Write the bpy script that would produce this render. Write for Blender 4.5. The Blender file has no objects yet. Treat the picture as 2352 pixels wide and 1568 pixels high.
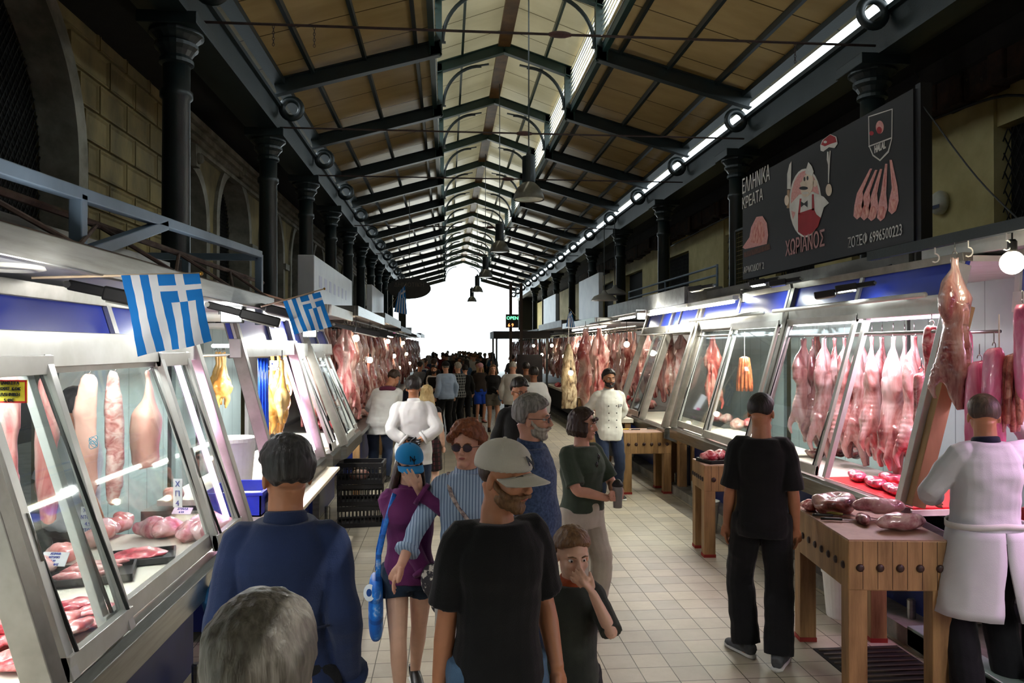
import bpy, bmesh, math, random
from math import sin, cos, pi, radians as rad, sqrt, atan2
from mathutils import Vector, Matrix, noise, Euler
import numpy as np
V = Vector
sc = bpy.context.scene
COL = sc.collection
# ---------------------------------------------------------------- camera
F = 1750.0
CAMZ = 2.05
YAW = math.atan(150 / F); PITCH = math.atan(13 / F)
cd = bpy.data.cameras.new('camera'); cam = bpy.data.objects.new('camera', cd); COL.objects.link(cam)
cd.sensor_width = 36; cd.lens = 36 * F / 2352; cd.clip_start = .05; cd.clip_end = 500
cam.location = (0, 0, CAMZ); cam.rotation_euler = (pi / 2 + PITCH, 0, -YAW)
sc.camera = cam
RM = cam.rotation_euler.to_matrix()
def ray(u, v): return RM @ V(((u - 1176) / F, -(v - 784) / F, -1))
def gp(u, v, z=0.0):
    d = ray(u, v); t = (z - CAMZ) / d.z; return V((d.x * t, d.y * t, z))
def at(u, v, Y):
    d = ray(u, v); t = Y / d.y; return V((d.x * t, Y, CAMZ + d.z * t))
def atx(u, v, X):
    d = ray(u, v); t = X / d.x; return V((X, d.y * t, CAMZ + d.z * t))
# ---------------------------------------------------------------- view, world, sun
sc.view_settings.view_transform = 'Standard'; sc.view_settings.look = 'None'
sc.view_settings.exposure = 0.45; sc.view_settings.gamma = 1.0; sc.view_settings.use_curve_mapping = False
sc.cycles.max_bounces = 7; sc.cycles.transparent_max_bounces = 14; sc.cycles.diffuse_bounces = 3
sc.cycles.glossy_bounces = 3; sc.cycles.sample_clamp_indirect = 4; sc.cycles.caustics_reflective = False
sc.cycles.caustics_refractive = False
wd = bpy.data.worlds.new('sky'); sc.world = wd; wd.use_nodes = True
wn = wd.node_tree.nodes; bg = wn['Background']
bg.inputs[0].default_value = (.80, .93, 1.0, 1); bg.inputs[1].default_value = 4.2
def lamp(kind, name, loc, energy, color=(1, 1, 1), size=.1, sizey=None, rot=(0, 0, 0), spot=None, parent=None):
    l = bpy.data.lights.new(name, kind); l.energy = energy; l.color = color
    if kind == 'AREA':
        l.shape = 'RECTANGLE' if sizey else 'DISK'; l.size = size
        if sizey: l.size_y = sizey
    elif kind in ('POINT', 'SPOT'): l.shadow_soft_size = size
    if spot: l.spot_size = spot; l.spot_blend = .6
    o = bpy.data.objects.new(name, l); COL.objects.link(o); o.location = loc; o.rotation_euler = rot
    if parent: o.parent = parent
    return o
# ---------------------------------------------------------------- materials
MATS = {}
def lin(c):
    return tuple((x / 12.92 if x <= .04045 else ((x + .055) / 1.055) ** 2.4) for x in c)
def hexc(h): return lin(tuple(int(h[i:i + 2], 16) / 255 for i in (0, 2, 4)))
def _new(name):
    m = bpy.data.materials.new(name); m.use_nodes = True; MATS[name] = m
    nt = m.node_tree; b = nt.nodes['Principled BSDF']
    return m, nt, b
def mat(name, col, col2=None, rough=.5, metal=0., scale=6., stretch=(1, 1, 1), bump=0., bscale=None, coat=0., emit=0., detail=4, lo=.35, hi=.65, col3=None, spec=.5, sheen=0, coord='Object'):
    if name in MATS: return MATS[name]
    m, nt, b = _new(name); N = nt.nodes; L = nt.links
    col = hexc(col) if isinstance(col, str) else col
    col2 = (hexc(col2) if isinstance(col2, str) else col2) if col2 else tuple(x * .82 for x in col)
    tc = N.new('ShaderNodeTexCoord'); mp = N.new('ShaderNodeMapping'); mp.inputs['Scale'].default_value = stretch
    L.new(tc.outputs[coord], mp.inputs[0])
    nz = N.new('ShaderNodeTexNoise'); nz.inputs['Scale'].default_value = scale; nz.inputs['Detail'].default_value = detail
    nz.inputs['Roughness'].default_value = .6
    L.new(mp.outputs[0], nz.inputs['Vector'])
    r = N.new('ShaderNodeValToRGB'); e = r.color_ramp.elements
    e[0].position = lo; e[0].color = (*col, 1); e[1].position = hi; e[1].color = (*col2, 1)
    if col3:
        c3 = hexc(col3) if isinstance(col3, str) else col3
        x = e.new(min(.98, hi + .12)); x.color = (*c3, 1)
    L.new(nz.outputs[0], r.inputs[0]); L.new(r.outputs[0], b.inputs['Base Color'])
    b.inputs['Roughness'].default_value = rough; b.inputs['Metallic'].default_value = metal
    b.inputs['Coat Weight'].default_value = coat; b.inputs['Coat Roughness'].default_value = .12
    b.inputs['Specular IOR Level'].default_value = spec
    if sheen: b.inputs['Sheen Weight'].default_value = sheen
    if bump:
        bp = N.new('ShaderNodeBump'); bp.inputs['Strength'].default_value = min(1, bump); bp.inputs['Distance'].default_value = .01 * max(1, bump)
        if bscale:
            n2 = N.new('ShaderNodeTexNoise'); n2.inputs['Scale'].default_value = bscale; n2.inputs['Detail'].default_value = 3
            L.new(mp.outputs[0], n2.inputs['Vector']); L.new(n2.outputs[0], bp.inputs['Height'])
        else: L.new(nz.outputs[0], bp.inputs['Height'])
        L.new(bp.outputs[0], b.inputs['Normal'])
    if emit:
        b.inputs['Emission Color'].default_value = (*col, 1); b.inputs['Emission Strength'].default_value = emit
    return m
def emis(name, col, s):
    if name in MATS: return MATS[name]
    m, nt, b = _new(name); b.inputs['Base Color'].default_value = (*col, 1)
    b.inputs['Emission Color'].default_value = (*col, 1); b.inputs['Emission Strength'].default_value = s
    return m
def wave_over(m, axis, scale, col, width=.04, mixf=1.0):
    """thin lines of another colour every 1/scale metres along an object axis (panel joints, stripes)"""
    nt = m.node_tree; N = nt.nodes; L = nt.links; b = N['Principled BSDF']
    src = b.inputs['Base Color'].links[0].from_socket
    tc = N.new('ShaderNodeTexCoord'); sp = N.new('ShaderNodeSeparateXYZ'); L.new(tc.outputs['Object'], sp.inputs[0])
    mu = N.new('ShaderNodeMath'); mu.operation = 'MULTIPLY'; mu.inputs[1].default_value = scale; L.new(sp.outputs[axis], mu.inputs[0])
    fr = N.new('ShaderNodeMath'); fr.operation = 'FRACT'; L.new(mu.outputs[0], fr.inputs[0])
    lt = N.new('ShaderNodeMath'); lt.operation = 'LESS_THAN'; lt.inputs[1].default_value = width; L.new(fr.outputs[0], lt.inputs[0])
    ml = N.new('ShaderNodeMath'); ml.operation = 'MULTIPLY'; ml.inputs[1].default_value = mixf; L.new(lt.outputs[0], ml.inputs[0])
    mx = N.new('ShaderNodeMixRGB'); L.new(ml.outputs[0], mx.inputs[0]); L.new(src, mx.inputs[1]); mx.inputs[2].default_value = (*hexc(col), 1)
    L.new(mx.outputs[0], b.inputs['Base Color']); return m
def glass_mat(name, tint, refl=.06, haze=0.):
    if name in MATS: return MATS[name]
    m = bpy.data.materials.new(name); m.use_nodes = True; MATS[name] = m; nt = m.node_tree; N = nt.nodes; L = nt.links
    N.remove(N['Principled BSDF']); out = N['Material Output']
    t = N.new('ShaderNodeBsdfTransparent'); t.inputs[0].default_value = (*tint, 1)
    g = N.new('ShaderNodeBsdfGlossy'); g.inputs['Roughness'].default_value = .03
    lw = N.new('ShaderNodeLayerWeight'); lw.inputs[0].default_value = .5
    fr = N.new('ShaderNodeMath'); fr.operation = 'POWER'; fr.inputs[1].default_value = 4; L.new(lw.outputs['Facing'], fr.inputs[0])
    ad = N.new('ShaderNodeMath'); ad.operation = 'ADD'; ad.inputs[1].default_value = refl; L.new(fr.outputs[0], ad.inputs[0]); ad.use_clamp = True
    mx = N.new('ShaderNodeMixShader'); L.new(ad.outputs[0], mx.inputs[0]); L.new(t.outputs[0], mx.inputs[1]); L.new(g.outputs[0], mx.inputs[2])
    last = mx
    if haze:
        df = N.new('ShaderNodeBsdfDiffuse'); df.inputs[0].default_value = (.8, .85, .88, 1)
        tc = N.new('ShaderNodeTexCoord'); nz = N.new('ShaderNodeTexNoise'); nz.inputs['Scale'].default_value = 2.5; L.new(tc.outputs['Object'], nz.inputs['Vector'])
        mu = N.new('ShaderNodeMath'); mu.operation = 'MULTIPLY'; mu.inputs[1].default_value = haze * 2; L.new(nz.outputs[0], mu.inputs[0])
        m2 = N.new('ShaderNodeMixShader'); L.new(mu.outputs[0], m2.inputs[0]); L.new(mx.outputs[0], m2.inputs[1]); L.new(df.outputs[0], m2.inputs[2]); last = m2
    L.new(last.outputs[0], out.inputs['Surface']); return m
# ---------------------------------------------------------------- mesh building
class G:
    def __init__(s): s.v = []; s.f = []; s.mi = []; s.cur = 0
    def add(s, vs, fs, M=None):
        b = len(s.v)
        s.v += [tuple(M @ V(p)) if M else tuple(p) for p in vs]
        for f in fs: s.f.append(tuple(b + i for i in f)); s.mi.append(s.cur)
        return s
    def box(s, c, d, R=None):
        x, y, z = d[0] / 2, d[1] / 2, d[2] / 2
        vs = [(a * x, b_ * y, e * z) for a in (-1, 1) for b_ in (-1, 1) for e in (-1, 1)]
        M = Matrix.Translation(V(c)) @ (R.to_4x4() if R is not None else Matrix.Identity(4))
        return s.add(vs, [(0, 1, 3, 2), (4, 6, 7, 5), (0, 4, 5, 1), (2, 3, 7, 6), (0, 2, 6, 4), (1, 5, 7, 3)], M)
    def bb(s, a, b):
        return s.box([(a[i] + b[i]) / 2 for i in range(3)], [abs(b[i] - a[i]) for i in range(3)])
    def bar(s, a, b, w, h, up=(0, 0, 1)):
        a, b = V(a), V(b); d = b - a; y = d.normalized(); x = y.cross(V(up)); x = x.normalized() if x.length > 1e-4 else V((1, 0, 0)); z = x.cross(y)
        return s.box((a + b) / 2, (w, d.length, h), Matrix((x, y, z)).transposed())
    def rings(s, rs, cap=True, closed=False):
        n = len(rs[0]); vs = [p for r in rs for p in r]; fs = []
        m = len(rs) if closed else len(rs) - 1
        for i in range(m):
            a = i * n; b = ((i + 1) % len(rs)) * n
            for j in range(n): k = (j + 1) % n; fs.append((a + j, a + k, b + k, b + j))
        if cap and not closed: fs.append(tuple(range(n))[::-1]); fs.append(tuple(range((len(rs) - 1) * n, len(rs) * n)))
        return s.add(vs, fs)
    def tube(s, pts, r, n=8, cap=True, closed=False, ry=None, up=(0, 0, 1)):
        pts = [V(p) for p in pts]; R = []; px = None
        for i, p in enumerate(pts):
            a = pts[i - 1] if (i > 0 or closed) else p; b = pts[(i + 1) % len(pts)] if (i < len(pts) - 1 or closed) else p
            t = (b - a).normalized() if (b - a).length > 1e-9 else V((0, 0, 1))
            if px is None: x = V(up).cross(t); x = x if x.length > 1e-3 else V((1, 0, 0)).cross(t)
            else: x = px - t * px.dot(t)
            x.normalize(); px = x; y = t.cross(x)
            q = r[i] if isinstance(r, (list, tuple)) else r; q2 = (ry[i] if isinstance(ry, (list, tuple)) else ry) if ry is not None else q
            R.append([p + x * cos(2 * pi * k / n) * q + y * sin(2 * pi * k / n) * q2 for k in range(n)])
        return s.rings(R, cap, closed)
    def lathe(s, prof, c=(0, 0, 0), n=16, cap=True):
        c = V(c)
        return s.rings([[c + V((r * cos(2 * pi * k / n), r * sin(2 * pi * k / n), z)) for k in range(n)] for r, z in prof], cap)
    def ball(s, c, r, n=12, m=8, R=None):
        r = (r, r, r) if not isinstance(r, (tuple, list)) else r; c = V(c); rs = []
        for i in range(m + 1):
            ph = -pi / 2 + pi * i / m; q = max(cos(ph), .02)
            rs.append([c + ((R @ V((r[0] * q * cos(2 * pi * k / n), r[1] * q * sin(2 * pi * k / n), r[2] * sin(ph)))) if R is not None else V((r[0] * q * cos(2 * pi * k / n), r[1] * q * sin(2 * pi * k / n), r[2] * sin(ph)))) for k in range(n)])
        return s.rings(rs)
    def prism(s, poly, axis, a, b):
        """poly: 2-D points; axis: the axis of extrusion from a to b"""
        def P(p, t): return {'x': (t, p[0], p[1]), 'y': (p[0], t, p[1]), 'z': (p[0], p[1], t)}[axis]
        n = len(poly); vs = [P(p, a) for p in poly] + [P(p, b) for p in poly]
        return s.add(vs, [tuple(range(n)), tuple(range(2 * n - 1, n - 1, -1))] + [(i, (i + 1) % n, (i + 1) % n + n, i + n) for i in range(n)])
    def ico(s, M): return s
CNT = {}
def mesh_obj(name, g, m, parent=None, smooth=False, bevel=0, fixn=True):
    me = bpy.data.meshes.new(name); me.from_pydata([tuple(p) for p in g.v], [], g.f)
    ms = m if isinstance(m, (list, tuple)) else [m]
    for x in ms: me.materials.append(x)
    if len(ms) > 1: me.polygons.foreach_set('material_index', g.mi)
    if fixn:
        bm = bmesh.new(); bm.from_mesh(me); bmesh.ops.recalc_face_normals(bm, faces=bm.faces[:]); bm.to_mesh(me); bm.free()
    if smooth: me.polygons.foreach_set('use_smooth', [True] * len(me.polygons))
    me.update()
    o = bpy.data.objects.new(name, me); COL.objects.link(o)
    if parent is not None: o.parent = parent
    if bevel:
        b = o.modifiers.new('b', 'BEVEL'); b.width = bevel; b.segments = 2; b.limit_method = 'ANGLE'; b.angle_limit = rad(40)
    return o
def tag(o, label=None, cat=None, group=None, kind=None):
    if label: o['label'] = label
    if cat: o['category'] = cat
    if group: o['group'] = group
    if kind: o['kind'] = kind
    return o
def thing(name, label, cat, loc=(0, 0, 0), rz=0, group=None):
    o = bpy.data.objects.new(name, None); COL.objects.link(o); o.empty_display_size = .1
    o.location = loc; o.rotation_euler = (0, 0, rz); return tag(o, label, cat, group)
def struct(name, g, m, smooth=False, parent=None, bevel=0):
    o = mesh_obj(name, g, m, parent, smooth, bevel)
    if parent is None: o['kind'] = 'structure'
    return o
def dup(o, parent=None, loc=None, rz=None, scale=None, label=None, group=None, mats=None):
    c = o.copy(); COL.objects.link(c)
    if parent is not None: c.parent = parent
    for ch in o.children: dup(ch, c, mats=mats)
    if loc is not None: c.location = loc
    if rz is not None: c.rotation_euler = (0, 0, rz)
    if scale is not None: c.scale = scale if isinstance(scale, (tuple, list)) else (scale,) * 3
    if label: c['label'] = label
    if group: c['group'] = group
    if mats and c.type == 'MESH' and c.name.split('.')[0] in mats:
        c.material_slots[0].link = 'OBJECT'; c.material_slots[0].material = mats[c.name.split('.')[0]]
    return c
def _ordl():
    u = ORD0; t = {20: 'twenty', 30: 'thirty', 40: 'forty', 50: 'fifty', 60: 'sixty', 70: 'seventy'}; r = list(u[:19])
    for d in (20, 30, 40, 50, 60, 70):
        r.append({20: 'twentieth', 30: 'thirtieth', 40: 'fortieth', 50: 'fiftieth', 60: 'sixtieth', 70: 'seventieth'}[d]); r += [t[d] + '-' + u[k] for k in range(9)]
    return r
ORD0 = 'first second third fourth fifth sixth seventh eighth ninth tenth eleventh twelfth thirteenth fourteenth fifteenth sixteenth seventeenth eighteenth nineteenth twentieth twenty-first twenty-second twenty-third twenty-fourth twenty-fifth twenty-sixth twenty-seventh twenty-eighth twenty-ninth thirtieth'.split()
ORD = _ordl()
def sunlamp():
    l = bpy.data.lights.new('sun', 'SUN'); l.energy = 9; l.color = (1, .97, .9); l.angle = .009; o = bpy.data.objects.new('sun', l); COL.objects.link(o)
    o.rotation_euler = V((.5, -.05, 1)).to_track_quat('Z', 'Y').to_euler(); return o
SUN = sunlamp()
def txt(body, size, loc, R, m, name='lettering', parent=None, align='LEFT', sx=1.0, depth=.0015, shear=0, bold=0):
    c = bpy.data.curves.new('t', 'FONT'); c.body = body; c.size = size; c.align_x = align; c.extrude = depth; c.shear = shear; c.offset = bold; c.resolution_u = 2
    o = bpy.data.objects.new('t', c); COL.objects.link(o); dg = bpy.context.evaluated_depsgraph_get(); dg.update()
    me = bpy.data.meshes.new_from_object(o.evaluated_get(dg)); bpy.data.objects.remove(o)
    me.materials.clear(); me.materials.append(m)
    q = bpy.data.objects.new(name, me); COL.objects.link(q)
    q.matrix_world = Matrix.Translation(V(loc)) @ R.to_4x4() @ Matrix.Diagonal((sx, 1, 1, 1))
    if parent is not None:
        mw = q.matrix_world.copy(); q.parent = parent; q.matrix_parent_inverse = Matrix.Identity(4)
        q.matrix_basis = parent_m(parent).inverted() @ mw
    return q
def parent_m(p):
    m = Matrix.LocRotScale(p.location, p.rotation_euler, p.scale)
    return parent_m(p.parent) @ m if p.parent else m
def rotz(a): return Matrix.Rotation(a, 3, 'Z')

IRON = mat('painted iron', '131d1e', '192627', rough=.42, scale=3, bump=.15, bscale=40, spec=.6)
IRONG = mat('green iron', '1f3d39', '182e2b', rough=.4, scale=2, spec=.6)
STEEL = mat('brushed steel', '9a9a96', '86867f', rough=.3, metal=.9, scale=3, stretch=(1, 1, 14), bump=.05)
ALU = mat('satin aluminium', 'd9dad6', 'c6c7c0', rough=.35, metal=.35, scale=4)
DALU = mat('worn grey aluminium', '8f8c84', '77746c', rough=.4, metal=.6, scale=5)
BLACKR = mat('black rubber', '0d0d0d', '151515', rough=.5)
WHITE = mat('white enamel', 'e9e9e4', 'dcdcd4', rough=.35)

def fuse(g, voxel, name, m, parent=None, noise_amp=0, nscale=8., seed=0, smooth_it=1, stretch=(1, 1, 1), disp=None, subd=False):
    """one continuous skin round overlapping volumes"""
    me = bpy.data.meshes.new(name); me.from_pydata([tuple(p) for p in g.v], [], g.f)
    bm = bmesh.new(); bm.from_mesh(me); bmesh.ops.recalc_face_normals(bm, faces=bm.faces[:]); bm.to_mesh(me); bm.free()
    o = bpy.data.objects.new(name, me); COL.objects.link(o)
    r = o.modifiers.new('r', 'REMESH'); r.mode = 'VOXEL'; r.voxel_size = voxel; r.adaptivity = 0
    if smooth_it:
        s_ = o.modifiers.new('s', 'SMOOTH'); s_.factor = .5; s_.iterations = smooth_it
    dg = bpy.context.evaluated_depsgraph_get(); dg.update()
    m2 = bpy.data.meshes.new_from_object(o.evaluated_get(dg)); bpy.data.objects.remove(o); bpy.data.meshes.remove(me)
    n = len(m2.vertices); co = np.empty(n * 3, dtype=np.float32)
    if noise_amp or disp:
        m2.vertices.foreach_get('co', co); co = co.reshape(-1, 3); no = np.empty(n * 3, dtype=np.float32)
        m2.vertices.foreach_get('normal', no) if hasattr(m2.vertices[0], 'normal') else None
        no = no.reshape(-1, 3); off = V((seed * 7.3, seed * 3.1, seed * 5.7)); out = co.copy()
        for i in range(n):
            p = co[i]; a = 0
            if noise_amp:
                q = V((p[0] * stretch[0], p[1] * stretch[1], p[2] * stretch[2])) * nscale + off
                a += noise_amp * (noise.noise(q) + .5 * noise.noise(q * 2.1))
            if disp: a += disp(p, no[i])
            out[i] = p + no[i] * a
        m2.vertices.foreach_set('co', out.reshape(-1)); 
    m2.name = name; m2.materials.clear(); m2.materials.append(m)
    m2.polygons.foreach_set('use_smooth', [True] * len(m2.polygons)); m2.update()
    q = bpy.data.objects.new(name, m2); COL.objects.link(q)
    if parent is not None: q.parent = parent
    return q
# ================================================================ hall
TR = [9.1, 13.65] + [13.65 + 3.61 * k for k in range(1, 14)]       # truss positions along the hall
CX = 1.3; Y0, Y1 = -6.0, 62.5
# floor
m, nt, b = _new('floor tiles'); N = nt.nodes; L = nt.links
tc = N.new('ShaderNodeTexCoord'); mp = N.new('ShaderNodeMapping'); mp.inputs['Location'].default_value = (.04, .03, 0); L.new(tc.outputs['Object'], mp.inputs[0])
br = N.new('ShaderNodeTexBrick'); br.offset = 0; br.inputs['Scale'].default_value = 1; br.inputs['Brick Width'].default_value = .21; br.inputs['Row Height'].default_value = .21
br.inputs['Mortar Size'].default_value = .0035; br.inputs['Mortar Smooth'].default_value = .3; br.inputs['Bias'].default_value = 0
br.inputs['Color1'].default_value = (*hexc('c2b9a4'), 1); br.inputs['Color2'].default_value = (*hexc('ada697'), 1); br.inputs['Mortar'].default_value = (*hexc('4a4233'), 1)
L.new(mp.outputs[0], br.inputs['Vector'])
nz = N.new('ShaderNodeTexNoise'); nz.inputs['Scale'].default_value = 1.6; nz.inputs['Detail'].default_value = 6; nz.inputs['Roughness'].default_value = .7; L.new(tc.outputs['Object'], nz.inputs['Vector'])
rp = N.new('ShaderNodeValToRGB'); rp.color_ramp.elements[0].position = .3; rp.color_ramp.elements[0].color = (.5, .44, .33, 1); rp.color_ramp.elements[1].position = .62; rp.color_ramp.elements[1].color = (1, 1, 1, 1)
L.new(nz.outputs[0], rp.inputs[0]); mx = N.new('ShaderNodeMixRGB'); mx.blend_type = 'MULTIPLY'; mx.inputs[0].default_value = .55
L.new(br.outputs['Color'], mx.inputs[1]); L.new(rp.outputs[0], mx.inputs[2]); L.new(mx.outputs[0], b.inputs['Base Color'])
mr = N.new('ShaderNodeMapRange'); mr.inputs[3].default_value = .3; mr.inputs[4].default_value = .6; L.new(nz.outputs[0], mr.inputs[0]); L.new(mr.outputs[0], b.inputs['Roughness'])
bp = N.new('ShaderNodeBump'); bp.inputs['Strength'].default_value = .5; bp.inputs['Distance'].default_value = .004; bp.invert = True; L.new(br.outputs['Fac'], bp.inputs['Height']); L.new(bp.outputs[0], b.inputs['Normal'])
FLOORM = m
g = G(); g.bb((-1.75, Y0, -.1), (3.15, Y1 + 1, 0)); struct('floor', g, FLOORM)
CONC = mat('worn concrete', '6f6a5e', '4d4941', rough=.7, scale=3, bump=.4, bscale=20)
g = G(); g.bb((-9, Y0, -.1), (-1.75, Y1 + 1, 0)); struct('floor_behind_stalls', g, CONC)
g = G(); g.bb((3.15, Y0, -.1), (10, Y1 + 1, .12)); struct('floor_raised_kerb', g, mat('stone kerb', '8d8a80', '5f5b52', rough=.55, scale=4, bump=.3, bscale=25))
g = G(); g.bb((-30, Y1 + 1, -.12), (35, Y1 + 45, -.02)); struct('ground_street', g, mat('sunlit paving', 'cfc9bd', 'bdb7aa', rough=.8))
# roof panels
def panelmat(name, a, b_, c, rough, tr=0):
    m = mat(name, a, b_, rough=rough, scale=.9, stretch=(.6, 1.6, 1), detail=5, lo=.3, hi=.75, spec=.45)
    wave_over(m, 1, 1 / 1.2, c, .022)
    nt = m.node_tree; N = nt.nodes; L = nt.links; b = N['Principled BSDF']; out = N['Material Output']
    tl = N.new('ShaderNodeBsdfTranslucent'); L.new(b.inputs['Base Color'].links[0].from_socket, tl.inputs[0])
    ms = N.new('ShaderNodeMixShader'); ms.inputs[0].default_value = tr; L.new(b.outputs[0], ms.inputs[1]); L.new(tl.outputs[0], ms.inputs[2]); L.new(ms.outputs[0], out.inputs['Surface'])
    return m
RP = panelmat('tan roof boards', 'c6b080', 'aa9364', '54472f', .27, .07)
RC = panelmat('cream louvre-lit lantern boards', 'dcd6c2', 'c8c2ac', '6d6650', .27, .2)  # paler than the main boards: louvre light is partly put into this colour
def roofplane(name, x0, z0, x1, z1, m):
    g = G(); t = .05
    g.prism([(x0, z0), (x1, z1), (x1, z1 + t), (x0, z0 + t)], 'y', Y0, Y1); return struct(name, g, m)
roofplane('ceiling_main_slope_east', -3.22, 6.74, -.2, 7.62, RP)
g = G()
def slope(xa, xb, ya, yb):
    z = lambda x: 7.62 - .88 * (x - 2.8) / 3.02
    g.prism([(xa, z(xa)), (xb, z(xb)), (xb, z(xb) + .05), (xa, z(xa) + .05)], 'y', ya, yb)
slope(2.8, 5.82, Y0, 5.9); slope(2.8, 5.82, 6.55, Y1); slope(2.8, 3.57, 5.9, 6.55); slope(4.15, 5.82, 5.9, 6.55); slope(3.57, 4.15, 6.2, 6.27)
struct('ceiling_main_slope_west', g, RP)          # one board is missing and lets a patch of sun in
roofplane('ceiling_lantern_slope_east', -.55, 8.45, 1.3, 9.12, RC)
roofplane('ceiling_lantern_slope_west', 3.15, 8.45, 1.3, 9.12, RC)
g = G(); g.bb((1.16, Y0, 8.88), (1.44, Y1, 8.98)); struct('ridge_beam', g, mat('brown ridge board', '7a5a38', '5c4226', rough=.5, scale=3))
# purlin beams and eave beams
for x, z in ((-2.35, 6.93), (-1.45, 7.19), (-.55, 7.45)):
    for q in (x, 2 * CX - x):
        g = G(); g.bb((q - .03, Y0, z - .07), (q + .03, Y1, z + .04)); struct('purlin_beam', g, IRON)
for x, z in ((-.35, 8.46), (.35, 8.70)):
    for q in (x, 2 * CX - x):
        g = G(); g.bb((q - .025, Y0, z - .07), (q + .025, Y1, z + .05)); struct('purlin_beam', g, IRONG)
for q in (-3.05, 5.65):
    s_ = 1 if q > 0 else -1
    g = G(); g.bb((q - .1, Y0, 5.85), (q + .1, Y1, 6.3)); g.bb((q - .16, Y0, 6.26), (q + .16, Y1, 6.33)); g.bb((q - .16, Y0, 5.8), (q + .16, Y1, 5.87)); struct('eave_beam', g, IRON)
    g = G(); g.bb((q - .22 * 1, Y0, 6.66), (q - .0, Y1, 6.76)) if q > 0 else g.bb((q, Y0, 6.66), (q + .22, Y1, 6.76)); struct('eave_beam_upper', g, IRON)
    # upper aisle ceilings (dark) behind the beams
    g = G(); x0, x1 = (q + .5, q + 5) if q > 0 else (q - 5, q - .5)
    g.bb((x0, Y0, 6.15), (x1, Y1, 6.2)); struct('ceiling_side_aisle', g, mat('near-black boards', '1c1a17', '12110f', rough=.8))  # plain boards in a near-black tone
    g = G(); x0, x1 = (q + .1, q + .55) if q > 0 else (q - .55, q - .1)
    g.bb((x0, Y0, 6.0), (x1, Y1, 6.1)); struct('beam_gutter', g, IRON)
# lantern side louvres
LOUV = mat('pale louvre slats', 'c9cdcb', 'b0b4b0', rough=.4)
for q in (-.27, 2.87):
    g = G()
    for k in range(9):
        z = 7.62 + k * .1; s_ = 1 if q > 0 else -1
        g.bar((q - .03 * s_, Y0, z), (q - .03 * s_, Y1, z), .012, .07, up=(.7 * s_, 0, .7))
    struct('wall_lantern_louvres', g, LOUV)
    g = G(); g.bb((q - .05, Y0, 7.42), (q + .05, Y1, 7.56)); struct('beam_lantern_sill', g, IRONG)
# trusses
def truss():
    t = thing('roof_truss', 'x', 'roof truss', (CX, 0, 0))
    for s_ in (-1, 1):
        def P(x, z): return (s_ * (CX - x), 0, z)
        g = G(); g.bar(P(-3.0, 6.60), P(-.12, 7.40), .05, .26); g.bar(P(-3.0, 6.47), P(-.12, 7.27), .16, .02); g.bar(P(-3.0, 6.73), P(-.12, 7.53), .16, .02)
        mesh_obj('rafter', g, IRON, t)
        g = G(); g.bar(P(-.2, 7.25), P(-.2, 8.45), .05, .2, up=(1, 0, 0)); g.bar(P(-.3, 7.25), P(-.3, 8.45), .15, .02, up=(1, 0, 0)); g.bar(P(-.1, 7.3), P(-.1, 8.42), .15, .02, up=(1, 0, 0))
        mesh_obj('lantern_post', g, IRONG, t)
        g = G(); g.bar(P(-.25, 8.34), P(1.3, 8.86), .05, .22); g.bar(P(-.25, 8.23), P(1.3, 8.75), .15, .02); g.bar(P(-.25, 8.45), P(1.3, 8.97), .15, .02)
        mesh_obj('lantern_rafter', g, IRONG, t)
        pts = [(s_ * (CX - (.78 - .86 * cos(a))), 0, 7.5 + .93 * sin(a)) for a in [pi / 2 * k / 12 for k in range(13)]]
        g = G(); g.tube(pts, .022, 6, ry=.04); g.bar(P(-.1, 7.5), P(-.02, 7.5), .05, .03); g.bar(P(.68, 8.43), P(.95, 8.48), .06, .03)
        mesh_obj('curved_brace', g, IRON, t, smooth=False)
        g = G(); c = V(P(-2.72, 6.24)); g.tube([c + V((.165 * cos(a), 0, .165 * sin(a))) for a in [2 * pi * k / 24 for k in range(24)]], .045, 8, closed=True, ry=.06, cap=False)
        mesh_obj('spandrel_ring', g, IRON, t, smooth=True)
    return t
tr0 = truss()
WH = ['above the first row of columns', 'above the second pair of columns', 'just before the front hanging lamp'] 
for k, y in enumerate(TR):
    lab = 'dark iron roof truss with lantern top, %s from the near end of the hall' % ORD[k]
    if k == 0: tr0.location.y = y; tr0['label'] = lab; tr0['group'] = 'roof trusses down the hall'
    else: dup(tr0, loc=(CX, y, 0), label=lab, group='roof trusses down the hall')
# columns
def column():
    t = thing('iron_column', 'x', 'column')
    g = G(); g.lathe([(.24, 0), (.24, .5), (.2, .55), (.165, .7), (.15, 4.9), (.18, 4.93), (.18, 5.0), (.15, 5.03), (.15, 5.3)], n=20); mesh_obj('shaft', g, IRON, t, smooth=True)
    g = G(); g.lathe([(.15, 5.3), (.19, 5.32), (.19, 5.36), (.165, 5.4), (.2, 5.46), (.24, 5.5), (.24, 5.54), (.21, 5.56), (.27, 5.62), (.3, 5.64), (.3, 5.68)], n=20); mesh_obj('capital', g, IRON, t, smooth=False)
    g = G(); g.box((0, 0, 5.745), (.66, .66, .14)); mesh_obj('abacus', g, IRON, t, bevel=.01)
    return t
c0 = column()
LC = TR[:10]; RCY = [9.6, 14.3, 19.3, 24.2, 29.0, 33.8, 38.6, 43.4, 48.2]
for k, y in enumerate(LC):
    lab = 'dark green cast iron column on the side of the stone arches, %s from near end' % ORD[k]
    o = c0 if k == 0 else dup(c0); o.location = (-3.12, y, 0); tag(o, lab, 'column', 'columns along the stone arches')
for k, y in enumerate(RCY):
    lab = 'dark green cast iron column on the side of the black banner, %s from near end' % ORD[k]
    o = dup(c0, loc=(5.6, y, 0)); tag(o, lab, 'column', 'columns along the banner side')
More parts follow.
